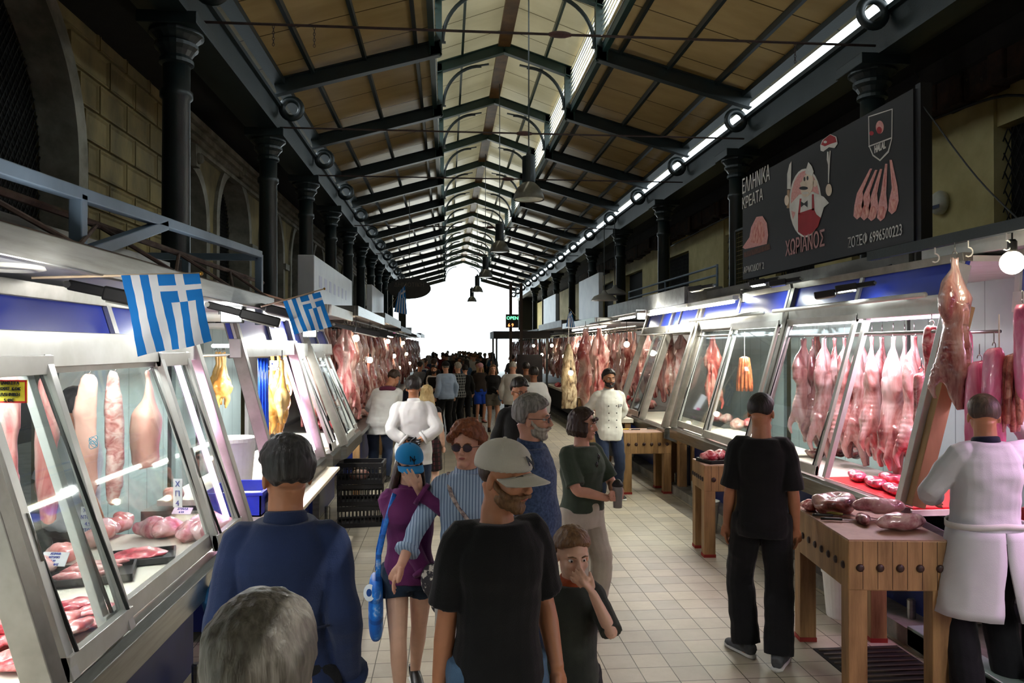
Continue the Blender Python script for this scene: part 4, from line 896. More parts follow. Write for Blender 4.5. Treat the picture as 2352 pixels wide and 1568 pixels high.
# --- meat on banner side counters
loin = proto(lump('pork_loin', meatmat('pink loin', 'd8486a', 'f0a6b4', 'b02c4c', 8, stretch=(1, 1, 1), coat=1), 12, (.34, .13, .09), amp=.02, sc=11, voxel=.008))
g = G(); g.bb((3.2, 5.0, .93), (3.9, 6.25, .945)); tag(mesh_obj('red_cutting_board', g, RED, None, bevel=.003), 'red plastic board under the pink loins', 'board')
for k, (x_, y_) in enumerate(((3.4, 6.08), (3.38, 5.78), (3.36, 5.48), (3.62, 5.95))):
    put(loin, (x_, y_, .945), 1.2 + .1 * k, 'glossy pink loin on the red board, %s from the middle post' % ORD[k], 'loins on the red board')
dk = proto(lump('dark_offcut', meatmat('brown offcut', '8e4a44', 'd2a79c', '4d1f1e', 9, stretch=(1, 1, 1), coat=.9), 7, (.22, .16, .1), amp=.03))
for k, (u, v) in enumerate(((1905, 1045), (1940, 1050), (1975, 1045), (1985, 1035), (2010, 1050), (1850, 1050), (1930, 1030))):
    q = gp(u, v, .935); put(dk, (q.x + .1, q.y, .935), k, 'dark trimmed offcut under the wrapped lambs, %s from the far end' % ORD[k], 'dark offcuts')
for k, (u, v) in enumerate(((1612, 968), (1640, 972), (1690, 985), (1716, 990), (1660, 985))):
    q = gp(u, v, .935); put(heap[(k + 2) % 3], (q.x + .2, q.y, .93), k, 'pale red cut on the sausage stall counter, %s from the far door' % ORD[k], 'cuts on sausage stall counter', 1.05)
# ================================================================ people
def skin(name, c): return mat('skin ' + name, c, tuple(x * .86 for x in hexc(c)), rough=.48, scale=9, detail=3, bump=.05, bscale=90)
SK = dict(fair=skin('fair', 'd9a284'), pale=skin('pale', 'e2b49a'), tan=skin('tan', 'b97e5c'), olive=skin('olive', 'a8714e'), brown=skin('brown', '8f5c3e'), red=skin('ruddy', 'd29c82'))
def hairm(name, a, b_): return mat('hair ' + name, a, b_, rough=.5, scale=60, stretch=(1, 1, .12), bump=.6, spec=.4, detail=3)
HR = dict(black=hairm('black', '15110f', '241c18'), dark=hairm('dark brown', '2a1c14', '3b281c'), grey=hairm('grey', '8f8c86', '5d5954'), salt=hairm('salt and pepper', '1d1b1b', '3c3b3c'), silver=hairm('silver', '7d786e', '565048'), white=hairm('white', 'b9b3a6', '8d877b'),
          red=hairm('auburn', '6b3a22', '8a5030'), blond=hairm('blond', 'c9ad78', 'a68a55'), lt=hairm('light brown', '7d5c3c', '5f432b'), stub=hairm('stubble', '3a2c26', '57453a'))
def cloth(name, a, b_=None, rough=.85, sc_=3., bump=.25, **k): return mat('cloth ' + name, a, b_, rough=rough, scale=sc_, bump=bump, bscale=220, sheen=.1, spec=.25, **k)
EYEW = mat('eye white', 'e8e4de', rough=.2); IRIS = mat('iris', '2b1c14', rough=.15); LIP = mat('lip', 'a85a52', '9a4e48', rough=.4); LENSD = mat('dark lens', '141416', rough=.05, spec=.8); FRAMEM = mat('spectacle frame', '1a1c26', rough=.3)
SHOEB = mat('black shoe', '121212', '1c1c1c', rough=.4); SOLE = mat('white sole', 'dcdcd8', rough=.5)
def ik(S, T, l1, l2, hint):
    S, T = V(S), V(T); d = T - S; L_ = min(d.length, (l1 + l2) * .999); dn = d.normalized(); T = S + dn * L_
    a = (l1 * l1 - l2 * l2 + L_ * L_) / (2 * L_); h_ = sqrt(max(0, l1 * l1 - a * a)); h = V(hint); h = (h - dn * h.dot(dn)); h = h.normalized() if h.length > 1e-4 else V((0, 1, 0))
    return S + dn * a + h * h_, T
def seg(pts, rr, k=4):
    """smooth path and radii (Catmull-Rom)"""
    P = [V(p) for p in pts]; n = len(P); op = []; orr = []
    for i in range(n - 1):
        p0, p1, p2, p3 = P[max(i - 1, 0)], P[i], P[i + 1], P[min(i + 2, n - 1)]
        for j in range(k):
            t = j / k; op.append(.5 * ((2 * p1) + (p2 - p0) * t + (2 * p0 - 5 * p1 + 4 * p2 - p3) * t * t + (3 * p1 - p0 - 3 * p2 + p3) * t ** 3)); orr.append(rr[i] * (1 - t) + rr[i + 1] * t)
    op.append(P[-1]); orr.append(rr[-1]); return op, orr
def hand(g, W, d, n, side, curl=.35, s=1., spread=.09, thumb=.6):
    d = V(d).normalized(); n = V(n); n = (n - d * n.dot(d)).normalized(); u = d.cross(n) * (-side)
    W = V(W); P = lambda a, b_, c: W + (d * a + u * b_ + n * c) * s
    g.tube([P(-.02, 0, 0), P(.01, 0, 0), P(.045, .002, 0), P(.085, 0, .002), P(.1, 0, .004)], [x * s for x in (.027, .027, .038, .041, .032)], 12, ry=[x * s for x in (.02, .019, .017, .014, .01)], up=n.cross(d))
    for i, (o_, L_) in enumerate(((.031, .068), (.0105, .078), (-.0105, .073), (-.031, .058))):
        a = spread * (1.3 - i) * .8; dd = d * cos(a) + u * sin(a); p = P(.088, o_, .002); pts = [P(.06, o_ * .9, 0), p]; c = curl * (.7 + .12 * i)
        ang = 0
        for f in (.45, .32, .26):
            ang += c; p = p + (dd * cos(ang) + n * sin(ang)) * L_ * f * s; pts.append(p)
        g.tube(pts, [.0095 * s, .0095 * s, .0088 * s, .008 * s, .0068 * s], 8)
    a = thumb; q = (d * cos(a) + u * sin(a)); p0 = P(.015, .02, .004); p1 = p0 + q * .038 * s + n * .008 * s; q2 = (q * .8 + d * .4 + n * curl * .7).normalized(); p2 = p1 + q2 * .03 * s; p3 = p2 + q2 * .024 * s
    g.tube([p0, p1, p2, p3], [.016 * s, .0125 * s, .0105 * s, .008 * s], 8)
def person(label, loc, rz, h=1.75, sk='fair', hair='dark', vox=.008, w=1., belly=0., feet=None, hip=(0, 0, .94), lean=(0, 0), twist=0., wr=None, el=None, hd=None, head=(0, 0, 0), headoff=(0, 0),
           top=None, bottom=None, shoe=None, hairst='short', extra=None, fingers=True, child=False, group=None, gloves=None, beard=None, female=False, name='person', legw=1., eyes=True, curl=(.35, .35)):
    random.seed(hash(label) % 1 if False else len(label)); nf = vox < .01
    t = thing(name, label, 'person', loc, rz, group); k = h / 1.75; t.scale = (k, k, k)
    hs = 1.18 if child else 1.0
    hip = V(hip); fe = feet or [(-.1, 0, 0, -8), (.1, 0, 0, 8)]
    R3 = Matrix.Rotation(twist, 3, 'Z')
    lx, ly = lean
    def sp(z):                                # spine point
        q = min(1, max(0, (z - .94) / .5)); return V((hip.x + lx * q, hip.y + ly * q * q * .9 + ly * q * .1, hip.z + (z - .94) * (1 - .12 * (abs(ly) * 2) * q)))
    def Rz(z): return Matrix.Rotation(twist * min(1, max(0, (z - 1.0) / .3)), 3, 'Z')
    Sh = [sp(1.392) + R3 @ V((s_ * .146 * w, .005, 0)) for s_ in (-1, 1)]
    wr = wr or [None, None]; el = el or [None, None]; hd = hd or [None, None]
    l1, l2 = .285, .25; EL = []; WR = []
    for i, s_ in enumerate((-1, 1)):
        T = V(wr[i]) if wr[i] else sp(.9) + V((s_ * .225 * w, -.03, -.0)); hint = el[i] or (s_ * .35, .9, -.2)
        e, T = ik(Sh[i], T, l1, l2, hint); EL.append(e); WR.append(T)
    HPs, KN, AN = [], [], []
    for i, s_ in enumerate((-1, 1)):
        H_ = hip + V((s_ * .092 * w, 0, -.02)); A = V((fe[i][0], fe[i][1], fe[i][2] + .085)); yw = rad(fe[i][3]); kn, A = ik(H_, A, .435, .425, (sin(yw) * .6, -cos(yw), .1)); HPs.append(H_); KN.append(kn); AN.append(A)
    ns = sp(1.475); HC = sp(1.6) + V((headoff[0], headoff[1], 0)) + V((0, -.02, .015)); HM = Matrix.Translation(HC) @ Euler((head[1], head[2], head[0]), 'XYZ').to_matrix().to_4x4() @ Matrix.Scale(hs, 4)
    def torso(g, infl, z0, z1=1.475, cut=None, bust=female, flare=0, zs=None):
        tab = [(.80, .165, .115, 0), (.88, .172, .125, .0), (.94, .168, .12, 0), (1.02, .148 if female else .152, .105, 0), (1.10, .140 if female else .152, .1, 0), (1.2, .155, .112, 0), (1.29, .168, .122, 0), (1.36, .17, .112, 0), (1.405, .148, .097, 0), (1.44, .114, .08, 0), (1.475, .078, .066, 0), (1.51, .058, .058, 0)]
        rs = []
        def par(z):
            for a, b_ in zip(tab[:-1], tab[1:]):
                if a[0] <= z <= b_[0]:
                    f = (z - a[0]) / (b_[0] - a[0]); return a[1] + (b_[1] - a[1]) * f, a[2] + (b_[2] - a[2]) * f
            return tab[0][1], tab[0][2]
        z = z0; zz = []
        while z < z1: zz.append(z); z += .045
        zz.append(z1)
        for z in zz:
            rx, ry = par(max(z, .8)); rx = rx * w * .93 + infl; ry = ry * (.5 + .5 * w) + infl
            if z < .8: rx += flare * (.8 - z); ry += flare * (.8 - z) * .8
            c = sp(max(z, .94)) if z > .94 else hip + V((0, 0, z - .94)); R_ = Rz(z)
            bl = belly * math.exp(-((z - 1.05) / .13) ** 2); bu = (.035 * math.exp(-((z - 1.28) / .06) ** 2)) if bust else 0
            ring = []
            for j in range(24):
                a = 2 * pi * j / 24; x, y = cos(a), sin(a); e = .85
                x_ = rx * (abs(x) ** e) * (1 if x > 0 else -1); y_ = ry * (abs(y) ** e) * (1 if y > 0 else -1)
                if y < 0: y_ -= (bl + bu * (1 if abs(x) > .25 else .6)) * abs(y)
                if y > 0 and .8 < z < 1.0: y_ += .02 * math.exp(-((z - .9) / .06) ** 2)
                ring.append(c + R_ @ V((x_, y_, 0)))
            rs.append(ring)
        g.rings(rs)
    def arm(g, i, infl, f0=0., f1=1., r0=1., slack=0):
        S, E, W = Sh[i], EL[i], WR[i]; s_ = (-1, 1)[i]
        P0 = S + R3 @ V((-s_ * .05, 0, .0)); pts = [P0, S, S.lerp(E, .5), E, E.lerp(W, .35), W]; rr = [.05, .051, .046, .038, .04, .026]
        if f1 < 1:
            tot = 2 * f1
            if tot <= 1: pts = [P0, S, S.lerp(E, tot)]; rr = [.05, .051, .047 + slack * .6]
            else: pts = [P0, S, S.lerp(E, .5), E, E.lerp(W, tot - 1)]; rr = [.05, .051, .046, .042, .04 - .01 * (tot - 1)]
        rr = [r * (.45 + .55 * w) + infl * (1 if j else .7) for j, r in enumerate(rr)]
        p, r = seg(pts, rr); g.tube(p, r, 12); g.ball(S, (.05 + infl * .8) * (.5 + .5 * w), 12, 8)
    def leg(g, i, infl, f1=1., loose=0):
        H_, K, A = HPs[i], KN[i], AN[i]
        pts = [H_ + V((0, 0, .05)), H_, H_.lerp(K, .5), K, K.lerp(A, .3), K.lerp(A, .7), A]; rr = [.08, .088, .074, .056, .056, .042, .036]; ll = [0, 0, .3, .8, 1, 1.5, 1.9]
        rr = [r * legw * (.4 + .6 * w) + infl + loose * l_ for r, l_ in zip(rr, ll)]
        if f1 < 1:
            if f1 < .5: m_ = f1 * 2; pts = pts[:2] + [H_.lerp(K, m_ * .5), H_.lerp(K, m_)]; rr = rr[:2] + [rr[1] * .97 , rr[1] * (.93)]
            else: m_ = f1 * 2 - 1; pts = pts[:4] + [K.lerp(A, m_)]; rr = rr[:4] + [rr[4]]
        p, r = seg(pts, rr); g.tube(p, r, 14)
    # --- skin
    g = G(); torso(g, -.03 if top else -.012, .93 if bottom else .82, 1.5)
    for i in (0, 1):
        arm(g, i, 0); leg(g, i, -.002)
        A = AN[i]; yw = rad(fe[i][3]); fd = V((sin(yw), -cos(yw), 0)); g.tube([A + V((0, 0, -.02)), A - fd * .02 + V((0, 0, -.05)), A + fd * .08 + V((0, 0, -.06))], [.034, .034, .025], 8)
        s_ = (-1, 1)[i]; dflt = (WR[i] - EL[i]).normalized()
        dd, nn = hd[i] if hd[i] else (dflt + V((0, -.15, -.3)), V((-s_, .15, 0)))
        if gloves and gloves[i]: pass
        elif fingers: hand(g, WR[i], dd, nn, s_, curl[i])
        else: g.ball(WR[i] + V(dd).normalized() * .06, (.035, .035, .05), 8, 6)
    g.tube([ns + V((0, 0, -.05)), ns + V((0, 0, .02)), HC + V((0, .01, -.02))], [.066, .06, .058], 14)
    H = G(); H.ball((0, .012, .035), (.076, .095, .088), 20, 14); H.ball((0, -.022, -.025), (.062, .07, .082), 18, 12)
    H.ball((0, -.062, -.088), (.03, .028, .024), 12, 8); H.tube([(0, -.086, .022), (0, -.1, .0), (0, -.11, -.022), (0, -.1, -.03)], [.009, .010, .0145, .012], 10); H.ball((0, -.072, .028), (.055, .024, .014), 12, 8)
    for s_ in (-1, 1):
        H.ball((s_ * .036, -.062, -.02), (.024, .024, .024), 10, 8); H.ball((s_ * .079, .01, -.012), (.008, .018, .03), 10, 8); H.ball((s_ * .012, -.102, -.027), (.008, .009, .008), 8, 6)
    H.ball((0, -.087, -.055), (.024, .011, .009), 10, 8); H.tube([(0, .02, -.08), (0, .04, -.02)], [.05, .055], 12)
    g.add(H.v, H.f, HM)
    HMi = HM.inverted()
    def dsp(p, n):
        q = HMi @ V(p)
        if q.length > .16 or q.y > 0: return 0
        a = 0
        for s_ in (-1, 1):
            r2 = ((q.x - s_ * .032) / .018) ** 2 + ((q.z - .006) / .011) ** 2
            if r2 < 4: a -= .009 * math.exp(-r2)
        r2 = (q.x / .022) ** 2 + ((q.z + .055) / .0022) ** 2
        if r2 < 4: a -= .003 * math.exp(-r2)
        return a
    body = fuse(g, vox, 'body', SK[sk] if isinstance(sk, str) else sk, t, disp=dsp if nf else None, smooth_it=1)
    def part(nm, gg, m, sm=True, par=None, M=HM):
        g2 = G(); g2.add(gg.v, gg.f, M); return mesh_obj(nm, g2, m, par or t, smooth=sm)
    if eyes:
        for s_ in (-1, 1):
            e = G(); e.ball((s_ * .032, -.07, .006), (.0125, .0115, .0085), 12, 8); e = part('eye', e, EYEW); i_ = G(); i_.ball((s_ * .032, -.0795, .006), (.0055, .0035, .0055), 10, 6); part('iris', i_, IRIS, par=e)
            b_ = G(); b_.tube([(s_ * .014, -.094, .027), (s_ * .032, -.093, .033), (s_ * .052, -.078, .027)], [.003, .004, .002], 6); part('eyebrow', b_, HR.get(hair if hair in HR else 'dark') if hair != 'white' else HR['grey'])
        m_ = G(); m_.ball((0, -.093, -.055), (.02, .006, .0065), 12, 8); part('mouth', m_, LIP)
    # --- hair
    def hairshell(fr, sd, bk, th, m, jag=.0, amp=.006, topb=0., extra_fn=None, nm='hair', vx=None):
        g = G(); rs = []; n = 36; K = 12
        for s_ in (1, 0):
            for j in (range(K + 1) if s_ else range(K, -1, -1)):
                ring = []
                for i in range(n):
                    a = 2 * pi * i / n; c = cos(a)                 # a=0 front
                    f = (fr * max(0, c) ** 1.2 + bk * max(0, -c) ** .7 + sd * (1 - abs(c) ** 1.3)); thm = rad(f) * (1 + .5 * jag * sin(a * 9))
                    th_ = thm * j / K; rr = -.014 if not s_ else th * (1 if j < K else .35) + topb * max(0, cos(th_))
                    d = V((sin(th_) * sin(a) * (.078 + rr), -sin(th_) * c * (.097 + rr) , cos(th_) * (.09 + rr)))
                    if th_ > pi / 2: d.z = -(.09) * sin(min(1.2, th_ - pi / 2)) * 1.1
                    ring.append(V((0, .012, .035)) + d)
                rs.append(ring)
        g.rings(rs, cap=True)
        if extra_fn: extra_fn(g)
        g2 = G(); g2.add(g.v, g.f, HM)
        return fuse(g2, vx or max(.0055, vox * .8), nm, m, t, amp if vox < .015 else 0, 38, 3, 1, (1, 1, .5))
    hm = HR[hair] if hair in HR else None
    if hairst == 'short': hairshell(62, 84, 118, .016, hm, .03, topb=.012)
    elif hairst == 'thick': hairshell(60, 88, 120, .019, hm, .04, .006, topb=.008)
    elif hairst == 'buzz': hairshell(60, 84, 112, .009, hm, .0, .001)
    elif hairst == 'undercap': hairshell(56, 86, 118, .005, hm, .0, .001)
    elif hairst == 'bald': hairshell(5, 80, 105, .006, hm, .0, .002) if hm else None
    elif hairst == 'curly': hairshell(58, 100, 125, .036, hm, .05, .016, topb=.012)
    elif hairst == 'bob':
        def ex(g):
            for i in range(15):
                a = rad(62 + i * 236 / 14); x, y = sin(a), -cos(a); g.tube([(x * .085, y * .1 + .01, .03), (x * .1, y * .108 + .01, -.04), (x * .086, y * .095 + .01, -.085)], [.02, .022, .012], 8)
            g.tube([(-.06, -.092, .055), (0, -.105, .06), (.06, -.092, .055)], [.014, .016, .014], 8)
        hairshell(48, 96, 118, .024, hm, .0, .006, extra_fn=ex)
    elif hairst in ('long', 'longcap'):
        def ex(g):
            for i in range(17):
                a = rad(70 + i * 220 / 16); x, y = sin(a), -cos(a); g.tube([(x * .07, y * .085 + .01, .02), (x * .086, y * .098 + .015, -.05), (x * .1, y * .09 + .035, -.15), (x * .11, y * .07 + .04, -.26), (x * .1, y * .06 + .04, -.33)], [.018, .02, .022, .02, .01], 8)
        hairshell(62, 96, 118, .014 if hairst == 'long' else .004, hm, .0, .006 if hairst == 'long' else .002, extra_fn=ex)
    if beard:
        b = G(); b.ball((0, -.028, -.066), (.062, .062, .046), 18, 12); b.ball((0, -.066, -.093), (.034, .03, .026), 12, 8); b.tube([(-.03, -.088, -.052), (-.012, -.104, -.042), (.012, -.104, -.042), (.03, -.088, -.052)], .009, 8)
        for s_ in (-1, 1): b.tube([(s_ * .03, -.085, -.05), (s_ * .058, -.05, -.05), (s_ * .071, -.01, -.02), (s_ * .073, .0, .0)], [.012, .014, .009, .005], 8)
        b.v = [tuple(p) for p in b.v]; g2 = G(); g2.add(b.v, b.f, HM); fuse(g2, max(.0055, vox * .8), 'beard', beard, t, .004, 60, 1, 1)
    # --- clothes
    ctx = dict(t=t, HM=HM, sp=sp, Sh=Sh, EL=EL, WR=WR, HP=HPs, KN=KN, AN=AN, torso=torso, arm=arm, leg=leg, part=part, ns=ns, hip=hip, R3=R3, vox=vox, hd=hd, fe=fe, twist=twist, Rz=Rz)
    if bottom:
        m_, f1, infl, loose = bottom[:4]; g = G(); torso(g, infl, .82, bottom[4] if len(bottom) > 4 else 1.0)
        for i in (0, 1): leg(g, i, infl, f1, loose)
        fuse(g, vox * 1.15, 'shorts' if f1 < .5 else 'trousers', m_, t, .006, 7, 5, 1, (1, 1, 1.6))
    if top:
        m_, sl, z0, infl = top[:4]; o = top[4] if len(top) > 4 else {}
        g = G(); torso(g, infl, z0, o.get('z1', 1.45 if sl < .6 else 1.468), flare=o.get('flare', .12))
        for i in (0, 1): arm(g, i, infl * .65 + o.get('slk', .004), 0, sl, slack=o.get('slack', .012))
        fuse(g, vox * 1.1, o.get('name', 'shirt'), m_, t, o.get('amp', .009), o.get('ns', 6), 2, 1, o.get('st', (1, 1, 1.4)))
        if o.get('collar'):
            g = G(); c = sp(1.482) ; n = 20; rs = []
            for (r_, z_) in ((.072, -.035), (.078, -.012), (.07, .022), (.062, .028), (.062, -.01), (.06, -.035)):
                rs.append([c + R3 @ V((r_ * cos(2 * pi * j / n), r_ * sin(2 * pi * j / n) * 1.0 + .0, z_ - (.02 * (1 - sin(2 * pi * j / n)) / 2))) for j in range(n)])
            g.rings(rs, cap=False); mesh_obj('collar', g, o['collar'], t, smooth=True)
        if o.get('cuff'):
            for i in (0, 1):
                g = G(); a = EL[i].lerp(WR[i], max(0, 2 * sl - 1) - .06); b_ = EL[i].lerp(WR[i], max(0, 2 * sl - 1) + .05); g.tube([a, b_], [.052 + infl, .05 + infl], 14); mesh_obj('cuff', g, o['cuff'], t, smooth=True)
    if gloves:
        for i in (0, 1):
            if gloves[i]:
                g = G(); s_ = (-1, 1)[i]; dd, nn = hd[i] if hd[i] else ((WR[i] - EL[i]).normalized() + V((0, -.15, -.3)), V((-s_, .15, 0)))
                hand(g, WR[i] - V(dd).normalized() * .004, dd, nn, s_, curl[i], 1.1); fuse(g, min(vox, .007), 'glove', gloves[i], t)
    if shoe is not False:
        sm = shoe or SHOEB; sm = sm if isinstance(sm, tuple) else (sm, SHOEB)
        for i in (0, 1):
            A = AN[i]; yw = rad(fe[i][3]); fd = V((sin(yw), -cos(yw), 0)); z0 = A.z - .085
            B = lambda a, z: V((A.x, A.y, z0)) + fd * a + V((0, 0, z))
            pitch = fe[i][4] if len(fe[i]) > 4 else 0
            g = G(); g.tube([B(-.075, .055), B(-.05, .06), B(.02, .06), B(.09, .045), B(.15, .035), B(.19, .03)], [.03, .038, .04, .045, .043, .026], 14, ry=[.04, .05, .052, .036, .028, .02]); g.tube([B(-.03, .05), B(-.03, .115)], [.04, .042], 12)
            o = fuse(g, max(vox, .007), 'shoe', sm[0], t)
            s2 = G(); s2.tube([B(-.08, .014), B(-.06, .014), B(.02, .014), B(.1, .014), B(.17, .014), B(.205, .016)], [.02, .04, .04, .048, .042, .015], 14, ry=.014); mesh_obj('sole', s2, sm[1], o, smooth=True)
            if pitch: pass
    if extra: extra(ctx)
    return t
def glasses(c, fm=FRAMEM, lm=None, r=.02, z=.006):
    g = G(); L_ = []
    for s_ in (-1, 1):
        pts = [(s_ * .033 + r * 1.12 * cos(a), -.102 + .006 * abs(cos(a)), z + r * .85 * sin(a)) for a in [2 * pi * k / 16 for k in range(16)]]; g.tube(pts, .0022, 6, closed=True, cap=False)
        g.tube([(s_ * .055, -.096, z + .005), (s_ * .079, -.06, z + .006), (s_ * .084, .01, z + .002)], .002, 6)
        L_.append(pts)
    g.tube([(-.012, -.104, z + .004), (.012, -.104, z + .004)], .002, 6); f = c['part']('glasses_frame', g, fm)
    for p in L_:
        q = G(); q.add(p, [tuple(range(16))]); c['part']('lens', q, lm or GLS, False, par=f)
def cap(c, m, logo=None, brimdir=0, lm=None, tilt=0):
    g = G(); rs = []; n = 28
    for j in range(9):
        a = rad(88) * (1 - j / 8) ; q = sin(a); rs.append([V((.094 * q * sin(2 * pi * i / n), .014 - .116 * q * cos(2 * pi * i / n), .04 + .104 * cos(a) ** .8 if cos(a) > 0 else .045)) for i in range(n)])
    rs = [[p + V((0, 0, -.02)) for p in rs[0]]] + rs; g.rings(rs, cap=True)
    M = c['HM'] @ Matrix.Translation((0, 0, .0)) @ Matrix.Rotation(tilt, 4, 'X')
    o = c['part']('cap', g, m, M=M); o.modifiers.new('s', 'SUBSURF').render_levels = 1
    b = G(); top = []; n = 14
    rows = []
    for j in range(5):
        f = j / 4; rows.append([V((.088 * sin(a) * (1 + .0 * f), .012 - .108 * cos(a) - f * .088 * cos(a) ** .6 if cos(a) > 0 else .01, .032 - f * .018 - .022 * sin(a) ** 2 * (1 - 0 * f))) for a in [rad(-72 + 144 * i / (n - 1)) for i in range(n)]])
    vs = [p for r in rows for p in r] + [p + V((0, 0, -.005)) for r in rows for p in r]; N_ = 5 * n; fs = []
    for j in range(4):
        for i in range(n - 1): a = j * n + i; fs += [(a, a + 1, a + n + 1, a + n), (N_ + a, N_ + a + n, N_ + a + n + 1, N_ + a + 1)]
    for i in range(n - 1): fs.append((i, N_ + i, N_ + i + 1, i + 1)); a = 4 * n + i; fs.append((a, a + 1, N_ + a + 1, N_ + a))
    for j in range(4): a = j * n; fs.append((a, a + n, N_ + a + n, N_ + a)); a += n - 1; fs.append((a, N_ + a, N_ + a + n, a + n))
    b.add(vs, fs); c['part']('cap_brim', b, m, par=o, M=M)
    k_ = G(); k_.ball((0, .012, .146), (.008, .008, .004), 8, 6); c['part']('cap_button', k_, m, par=o, M=M)
    if logo:
        R_ = (M.to_3x3().normalized() @ Matrix.Rotation(rad(62), 3, 'X'))
        P = M @ V((0, -.107, .075)); q = None
        for (ch, dx, dy) in logo:
            me = txt(ch, .052, (0, 0, 0), Matrix.Identity(3), lm, 'emblem', o); me.matrix_basis = Matrix.Translation(P) @ R_.to_4x4() @ Matrix.Translation((dx - .018, dy - .018, 0))
    return o
BLK = cloth('black cotton', '0c0c0d', '131314'); BLK2 = cloth('black trousers', '0e0f12', '151619'); WHT = cloth('white coat', 'd9d8d4', 'cfcecb', bump=.15); NVY = cloth('navy jacket', '1b2a4e', '16233f'); DEN = cloth('dark denim', '1c2536', '25304a')
JEAN = cloth('blue denim', '3e5872', '53708c'); PURP = cloth('purple fleece', '6d2c62', '5e2455'); KHK = cloth('dark green cotton', '3d4a3c', '364235'); BEIG = cloth('pale beige cotton', 'b9b1a2', 'a9a091'); LBL = cloth('light blue shirt', 'a9bdd6', '98aecb')
STR = wave_over(cloth('striped shirt', 'a9bcd2', '9cb1c9'), 0, 55, '5c7292', .3)
DOT = cloth('navy patterned shirt', '2c3c5a', '4a5c7c', sc_=60); FLOR = cloth('printed tee', '2b2f2c', '3a3f38')
PLAID = wave_over(wave_over(cloth('plaid shirt', '2a2f33', '202427'), 0, 14, 'a9aca8', .2, .8), 2, 14, 'a9aca8', .2, .8)
TARTAN = wave_over(wave_over(cloth('dark tartan', '2a1518', '20100f'), 0, 16, '54282c', .3, .8), 2, 16, '101010', .3, .8)
RUB = mat('black nitrile', '141416', '1f1f22', rough=.35)
CREAM_C = cloth('cream cap', 'cfc9bd', 'c4beb1', sc_=4); CYAN = cloth('bright blue cap', '1e8fd0', '1a84c2')
GROUNDY = lambda u, v: gp(u, v)
# 1  silver haired head close to the camera
p = at(585, 1362, 1.22); H_ = p.z
person('silver haired person seen from behind, head close to the viewer, beside the steel sill', (p.x, 1.25, 0), rad(176), h=H_ - .022, hair='silver', hairst='thick', vox=.007, top=(cloth('grey sweater', '4c4a47', '413f3c'), 1, .86, .016), bottom=(BLK2, 1, .012, .01))
# 2  man in navy jacket
def ex2(c):
    g = G(); s3 = c['sp'](1.16)
    for i in range(2):
        for z in (1.445,): pass
    g = G(); g.tube([c['sp'](1.14) + V((x, .165 - .03 * (x / .17) ** 2, .004 * sin(x * 30))) for x in np.linspace(-.16, .16, 12)], .0035, 6); mesh_obj('yoke_seam', g, cloth('navy seam', '121b33'), c['t'], smooth=True)
p = at(636, 1000, 2.68)
person('dark haired man in a navy jacket seen from behind at the near counter', (p.x + .03, 2.68, 0), rad(184), h=p.z - .008, sk='tan', hair='salt', hairst='short', vox=.0065, w=1.0, belly=.02, head=(rad(24), rad(2), 0), wr=[(-.21, -.04, .9), (.21, -.0, .88)], el=[(-.25, .9, -.1), (.25, .9, 0)],
       top=(NVY, .98, .78, .02, dict(collar=NVY, name='jacket', amp=.012, ns=5, cuff=NVY)), bottom=(BLK2, 1, .014, .01), extra=ex2)
# 3  girl in purple sweatshirt
def ex3(c):
    cap(c, CYAN, [('N', -.006, .008), ('Y', .008, -.012)], lm=cloth('cap emblem black', '10121a'))
    t = thing('tote_bag', 'bright blue printed tote bag hanging from the shoulder of the girl in purple', 'bag')
    m_ = wave_over(mat('blue tote print', '1668c8', '2f8ce6', rough=.5, scale=16, col3='dfe9f4', hi=.6, lo=.5), 2, 9, '12428a', .2, .6)
    M = parent_m(c['t']); S = M @ c['Sh'][0]
    B = lambda x, y, z: S + (M.to_3x3().normalized() @ V((x + .03, y * .9 - .03, z * .95)))
    g = G(); g.rings([[B(-.1 + a, b_ - .02, z) for a, b_ in ((-.03 * w_, -.16 * w_), (.03 * w_, -.15 * w_), (.045 * w_, 0), (.03 * w_, .15 * w_), (-.03 * w_, .16 * w_), (-.045 * w_, 0))] for z, w_ in ((-.42, .85), (-.5, .95), (-.62, 1.05), (-.74, 1.0), (-.8, .7))])
    o = mesh_obj('bag_body', g, m_, t, smooth=True); o.modifiers.new('s', 'SUBSURF').render_levels = 2
    for q in (-.06, .06):
        g = G(); g.tube([B(-.09, q * 1.9, -.44), B(-.085, q * 1.2, -.3), B(-.05, q - .03, -.12), B(.0, q * .5 - .02, .045), B(.03, .05 + q * .3, .0)], .014, 8, ry=.004); mesh_obj('strap', g, m_, t, smooth=True)
    g = G(); g.lathe([(.0, 0), (.045, .001), (.045, .003)], n=20); e = mesh_obj('round_motif', g, mat('white motif', 'e6ecf2', rough=.5), t); e.matrix_basis = Matrix.Translation(B(-.135, -.12, -.5)) @ Matrix.Rotation(rad(75), 4, 'X') @ Matrix.Rotation(rad(-40), 4, 'Y')
    g = G(); g.lathe([(.0, 0), (.02, .001), (.02, .005)], n=16); e2 = mesh_obj('motif_center', g, mat('motif blue', '12428a', rough=.5), t); e2.matrix_basis = e.matrix_basis.copy()
GY = 4.35; p = at(940, 1020, GY)
